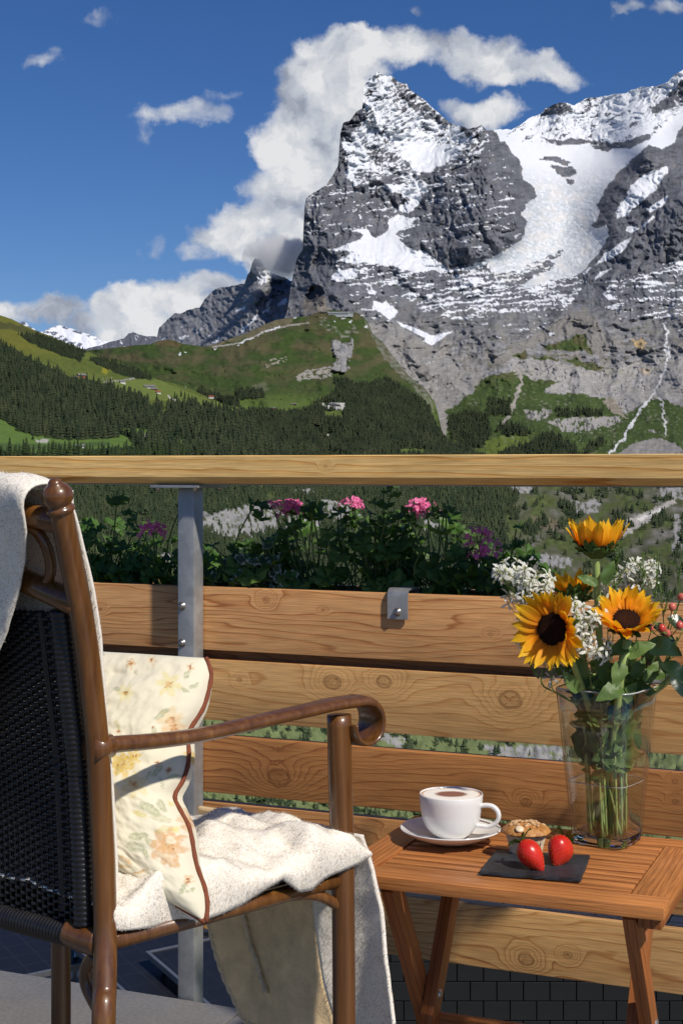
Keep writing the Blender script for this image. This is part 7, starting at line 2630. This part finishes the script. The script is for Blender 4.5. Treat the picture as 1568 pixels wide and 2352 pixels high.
# ---- leafy filler stems in the vase
rs = random.Random(44)
for s_i in range(22):
    a = s_i * 2.4; q_ = .030 + .026 * ((s_i * .618) % 1); top = VC + Vector((q_ * math.cos(a), q_ * math.sin(a), VH + .02 + .02 * math.sin(s_i * 3.1)))
    lab = 'thin leafy green filler stem standing inside the glass vase'
    t = thing('leafy_stem', top, lab, 'leafy stem', 'leafy stems filling the vase')
    foot = VC + Vector((.031 * math.cos(a + (2.6 if s_i % 3 == 0 else .3)), .031 * math.sin(a + (2.6 if s_i % 3 == 0 else .3)), .016))
    pp = smooth_path([foot, foot.lerp(top, .5) + Vector((0, 0, 0)), top], 6)
    b = MB(); b.tube([p - top for p in pp], .0019, 7); b.obj('stem', m_stem, t)
    for k in range(9):
        q = .40 + .60 * (k + rs.random()) / 9
        base = foot.lerp(top, q)
        aa = a + rs.uniform(-1.3, 1.3)
        d = Vector((math.cos(aa), math.sin(aa), rs.uniform(-.5, 1.2))).normalized() * rs.uniform(.032, .058)
        tip = base + d
        rel = Vector((tip.x - VC.x, tip.y - VC.y, 0)); lim = (vr(min(tip.z - TZ, VH)) - .007) * .98
        if tip.z < TZ + VH and rel.length > lim:
            rel = rel.normalized() * lim; tip.x = VC.x + rel.x; tip.y = VC.y + rel.y
        if (tip - base).length < .012: continue
        leaf_to(base, tip, Vector((rs.gauss(0, .4), -.8, rs.uniform(0, .9))), rs.choice(leafA + leafH), t, top, .048, rs.uniform(.85, 1.2))
ft = thing('leafy_stem', P(1425, 1540, 2.34), 'thick leafy stem below the tilted sunflower with soft heart shaped leaves', 'leafy stem')
fo_ = ft.location.copy()
for (a, c_, nn, me) in ((P(1424, 1530, 2.335), P(1412, 1580, 2.32), Vector((.1, -1, .2)), leafH[0]), (P(1418, 1580, 2.33), P(1372, 1602, 2.31), Vector((-.2, -.9, .4)), leafH[1]), (P(1440, 1480, 2.34), P(1395, 1500, 2.33), Vector((0, -.8, .5)), leafH[0]), (P(1445, 1500, 2.34), P(1500, 1470, 2.33), Vector((0, -.7, .6)), leafH[1]),
                        (P(1440, 1525, 2.35), P(1462, 1478, 2.33), Vector((0, -1, .2)), leafA[0]), (P(1330, 1590, 2.35), P(1300, 1550, 2.33), Vector((0, -1, .3)), leafA[1]), (P(1345, 1560, 2.37), P(1310, 1500, 2.37), Vector((0, -1, .3)), leafA[2]), (P(1400, 1560, 2.37), P(1370, 1500, 2.37), Vector((0, -1, .3)), leafH[0]),
                        (P(1380, 1530, 2.40), P(1400, 1470, 2.40), Vector((0, -1, .3)), leafA[1]), (P(1345, 1440, 2.40), P(1372, 1390, 2.38), Vector((0, -.9, .4)), leafH[1]), (P(1450, 1560, 2.39), P(1480, 1510, 2.39), Vector((0, -1, .3)), leafA[0]), (P(1480, 1570, 2.39), P(1510, 1520, 2.39), Vector((0, -1, .3)), leafA[2]),
                        (P(1300, 1560, 2.40), P(1275, 1520, 2.40), Vector((0, -1, .3)), leafA[2]), (P(1372, 1345, 2.365), P(1330, 1320, 2.36), Vector((0, -.8, .5)), leafA[0]), (P(1385, 1345, 2.365), P(1405, 1290, 2.36), Vector((-.3, -.9, .3)), leafA[1]),
                        (P(1330, 1520, 2.41), P(1290, 1545, 2.40), Vector((0, -.7, .6)), leafA[0]), (P(1500, 1560, 2.42), P(1540, 1530, 2.42), Vector((0, -.8, .5)), leafA[1])):
    leaf_to(a, c_, nn, me, ft, fo_, .047, 1.0)
b = MB(); b.tube([P(1400, 1940, 2.42) - fo_, P(1408, 1700, 2.40) - fo_, P(1424, 1560, 2.345) - fo_, P(1440, 1470, 2.34) - fo_], [.0062, .0062, .006, .0075], 10); b.obj('stem', m_stem, ft)
b = MB(); b.tube([P(1385, 1940, 2.41) - fo_, P(1378, 1780, 2.41) - fo_, P(1372, 1560, 2.40) - fo_], [.0055, .0055, .005], 10); b.obj('stem', m_stem, ft)

# ================================================================== GERANIUMS IN THE FLOWER BOX
m_ger = leafmat('geranium_leaf', (.042, .105, .020), (.115, .215, .042), .5, .28, 35, .35)
m_var, w, bs = new_mat('variegated_leaf')
tc = w.node('ShaderNodeTexCoord')
x, y, z = w.sep(tc.outputs['Object'])
rr_ = w.vmath('LENGTH', w.comb(x, y, 0)); n = w.noise(tc.outputs['Object'], 260, 3, .6)
w.put(bs.inputs['Base Color'], w.mix(w.mapr(w.math('ADD', rr_, w.math('MULTIPLY_ADD', n, .012, -.006)), .0095, .0125), (.045, .085, .040), (.36, .40, .28)))
bs.inputs['Roughness'].default_value = .55
m_gst = leafmat('geranium_stalk', (.055, .10, .022), (.11, .17, .045), .5, 0, 30)
m_pink, w, bs = new_mat('pink_petal')
oi = w.node('ShaderNodeObjectInfo'); tc = w.node('ShaderNodeTexCoord')
n = w.noise(tc.outputs['Object'], 200, 3, .5)
c = w.mix(w.mapr(n, .3, .7), (.78, .10, .32), (.90, .26, .50))
w.put(bs.inputs['Base Color'], c); bs.inputs['Roughness'].default_value = .5
tr = w.node('ShaderNodeBsdfTranslucent'); w.put(tr.inputs[0], c)
mx = w.node('ShaderNodeMixShader'); mx.inputs[0].default_value = .35
w.l.new(bs.outputs[0], mx.inputs[1]); w.l.new(tr.outputs[0], mx.inputs[2]); w.l.new(mx.outputs[0], [q for q in w.n if q.type == 'OUTPUT_MATERIAL'][0].inputs[0])


def ger_leaf(seed, mat, Rl=.021, lobes=5, cren=.07, fun=.25):
    rs_ = random.Random(seed); b = MB(); na, nr = 40, 5
    rows = []
    for j in range(nr):
        t = j / (nr - 1)
        for i in range(na + 1):
            a = -math.pi * .93 + 2 * math.pi * .93 * i / na
            r_ = Rl * t * (1 + .13 * math.cos(a * lobes) + cren * math.cos(a * lobes * 3) * t)
            z = fun * r_ * (1 + .5 * math.cos(a * lobes)) + .0022 * math.sin(a * 3 + seed) * t - .35 * Rl * t ** 3 * (.5 + .5 * math.sin(a * 2 + seed))
            rows.append((r_ * math.cos(a), r_ * math.sin(a), z))
    b.grid(rows, na + 1, nr)
    return b.mesh('leaf', mat)


gl_me = [ger_leaf(k, m_ger, .027 + .003 * (k % 3), 5 + k % 2) for k in range(5)]
vl_me = [ger_leaf(20 + k, m_var, .0145, 6, .12, .15) for k in range(3)]


def gf_me(seed):
    rs_ = random.Random(seed); b = MB()
    for k in range(5):
        a = (-.55 + k * .55 if k < 2 else 1.9 + (k - 2) * 1.0) + rs_.uniform(-.2, .2)
        L, Wd = rs_.uniform(.014, .019), rs_.uniform(.0045, .0065)
        if k < 2: Wd *= 1.2
        b0 = len(b.v)
        for t, wv in ((0.05, .15), (.35, .5), (.65, .95), (.88, .9), (1, .35)):
            z = .007 * math.sin(t * 1.6) - .005 * t * t * rs_.uniform(.3, 1.4)
            for s in (-1, 0, 1):
                b.v.append((t * L * math.cos(a) - s * wv * Wd / 2 * math.sin(a), t * L * math.sin(a) + s * wv * Wd / 2 * math.cos(a), z + .0008 * abs(s)))
        for i in range(4):
            for s in range(2):
                q = b0 + i * 3 + s; b.f.append((q, q + 1, q + 4, q + 3))
    return b.mesh('flower', m_pink)


gfl = [gf_me(k) for k in range(4)]
rs = random.Random(91)
heads = [(352, 1196, 2.99, 13), (632, 1150, 2.96, 7), (670, 1148, 2.95, 17), (808, 1140, 2.93, 9), (953, 1138, 2.88, 10), (982, 1150, 2.87, 9), (1098, 1212, 2.79, 9), (1128, 1245, 2.79, 9), (1100, 1254, 2.77, 7)]
plants = [(-.62, 'geranium'), (-.44, 'geranium'), (-.28, 'geranium'), (-.13, 'geranium'), (.045, 'geranium'), (.215, 'geranium'), (.34, 'geranium'), (.475, 'geranium'), (.60, 'geranium')]
labs = ['geranium at the far left, hidden behind the chair back', 'geranium behind the chair finial at the left end of the flower box', 'green leaved geranium between the chair back and the fence post', 'geranium with one pink flower head just left of the fence post',
        'geranium directly right of the fence post behind the variegated plant', 'geranium with two large pink flower heads, left of the middle of the box', 'geranium with one small pink flower head in the middle of the box', 'geranium behind the steel hook with a pink flower head touching the handrail', 'geranium at the right end of the box with two drooping dark pink heads']
roots = [fw(u, .14, .79) for u, _ in plants]
trees_ = []
for i, (u, _) in enumerate(plants):
    t = thing('geranium', roots[i], labs[i], 'geranium', 'geraniums in the flower box')
    trees_.append(t)
    stalk = MB()
    nl = 52
    for k in range(nl):
        du = rs.uniform(-.095, .095); v = rs.uniform(.045, .215)
        hh = rs.random() ** 1.25
        top = .835 + .145 * hh if u > .1 else .830 + .115 * hh
        if u > .55: top = .82 + .09 * hh
        if u < .05 and u > -.2: top = .82 + .085 * hh
        p = fw(u + du * (1.1 - .3 * hh), v, top)
        if k % 5 == 0 and hh < .4: p = fw(u + du, rs.uniform(.03, .06), rs.uniform(.812, .85))
        root = fw(u + du * .3 + rs.uniform(-.03, .03), .14 + (v - .14) * .5, .785)
        kn_ = root.lerp(p, .6) + Vector((rs.gauss(0, .012), rs.gauss(0, .01), -.002))
        stalk.tube([q - roots[i] for q in smooth_path([root, kn_, p], 3)], .0014, 5, cap=False)
        nrm = Vector((rs.gauss(0, .55), -.28 + rs.gauss(0, .45), .8)) + (p - root) * 2.5
        M = frame(p - roots[i], nrm) @ Matrix.Rotation(rs.uniform(0, 6.28), 4, 'Z') @ Matrix.Scale(rs.uniform(.6, 1.12) * (1 - .35 * hh), 4)
        put('leaf', rs.choice(gl_me), t, M)
    o = stalk.obj('stalk', m_gst, t); tag(o, kind='stuff')
# tall shoots with small leaves
shoots = [(432 / 1, 1130, .0), (270, 1128, .0), (590, 1150, 0), (880, 1120, 0), (1020, 1168, 0), (1185, 1215, 0), (715, 1160, 0), (930, 1165, 0), (300, 1180, 0), (780, 1200, 0), (860, 1195, 0)]
for (px, py, _) in shoots:
    Yq = 3.0 - .3907 * FU(px, 1300)[0] + .10
    p = P(px, py, Yq)
    i = min(range(len(roots)), key=lambda k: (roots[k] - p).length)
    b = MB(); root = roots[i]
    pth = smooth_path([root + Vector((0, 0, .02)), root.lerp(p, .5) + Vector((rs.gauss(0, .012), 0, .005)), p], 4)
    b.tube([q - root for q in pth], .0015, 6); b.obj('shoot', m_gst, trees_[i])
    for k in range(5):
        q = p + Vector((rs.gauss(0, .012), rs.gauss(0, .01), rs.uniform(-.035, .006)))
        M = frame(q - root, Vector((rs.gauss(0, .5), -.4, .9))) @ Matrix.Rotation(rs.uniform(0, 6), 4, 'Z') @ Matrix.Scale(rs.uniform(.35, .62), 4)
        put('leaf', rs.choice(gl_me), trees_[i], M)
for (px, py, Y, nf) in heads:
    p = P(px, py + 8, Y + .08)
    i = min(range(len(roots)), key=lambda k: (roots[k] - p).length)
    root = roots[i]
    hub = p + Vector((0, 0, -.022))
    b = MB(); b.tube([q - root for q in smooth_path([root + Vector((0, 0, .02)), root.lerp(hub, .55) + Vector((rs.gauss(0, .008), 0, 0)), hub], 4)], .0016, 6); b.obj('flower_stalk', m_gst, trees_[i])
    pd = MB()
    for k in range(nf):
        d = Vector((rs.gauss(0, .75), rs.gauss(0, .6), rs.uniform(.1, 1.1))).normalized()
        q = hub + d * rs.uniform(.016, .027)
        pd.tube([hub - root, q - root], .0006, 4, cap=False)
        M = frame(q - root, d + Vector((0, -.5, .1))) @ Matrix.Rotation(rs.uniform(0, 6), 4, 'Z') @ Matrix.Scale(rs.uniform(.8, 1.1), 4)
        put('flower', rs.choice(gfl), trees_[i], M)
    o = pd.obj('pedicel', m_gst, trees_[i]); tag(o, kind='stuff')
vp = fw(.105, .075, .79)
vt = thing('variegated_plant', vp, 'low bushy plant with white edged green leaves just right of the fence post', 'plant')
st_ = MB()
for k in range(74):
    p = fw(.105 + rs.gauss(0, .036), .075 + rs.gauss(0, .022), .812 + abs(rs.gauss(0, .036)))
    if k > 66: p = fw(rs.uniform(-.03, .04), .05, rs.uniform(.81, .84))
    st_.tube([Vector((0, 0, 0)), (p - vp) * .6 + Vector((0, 0, .006)), p - vp], .0009, 4, cap=False)
    M = frame(p - vp, Vector((rs.gauss(0, .5), -.6, .8))) @ Matrix.Rotation(rs.uniform(0, 6), 4, 'Z') @ Matrix.Scale(rs.uniform(.6, 1.15), 4)
    put('leaf', rs.choice(vl_me), vt, M)
tag(st_.obj('stalk', m_gst, vt), kind='stuff')
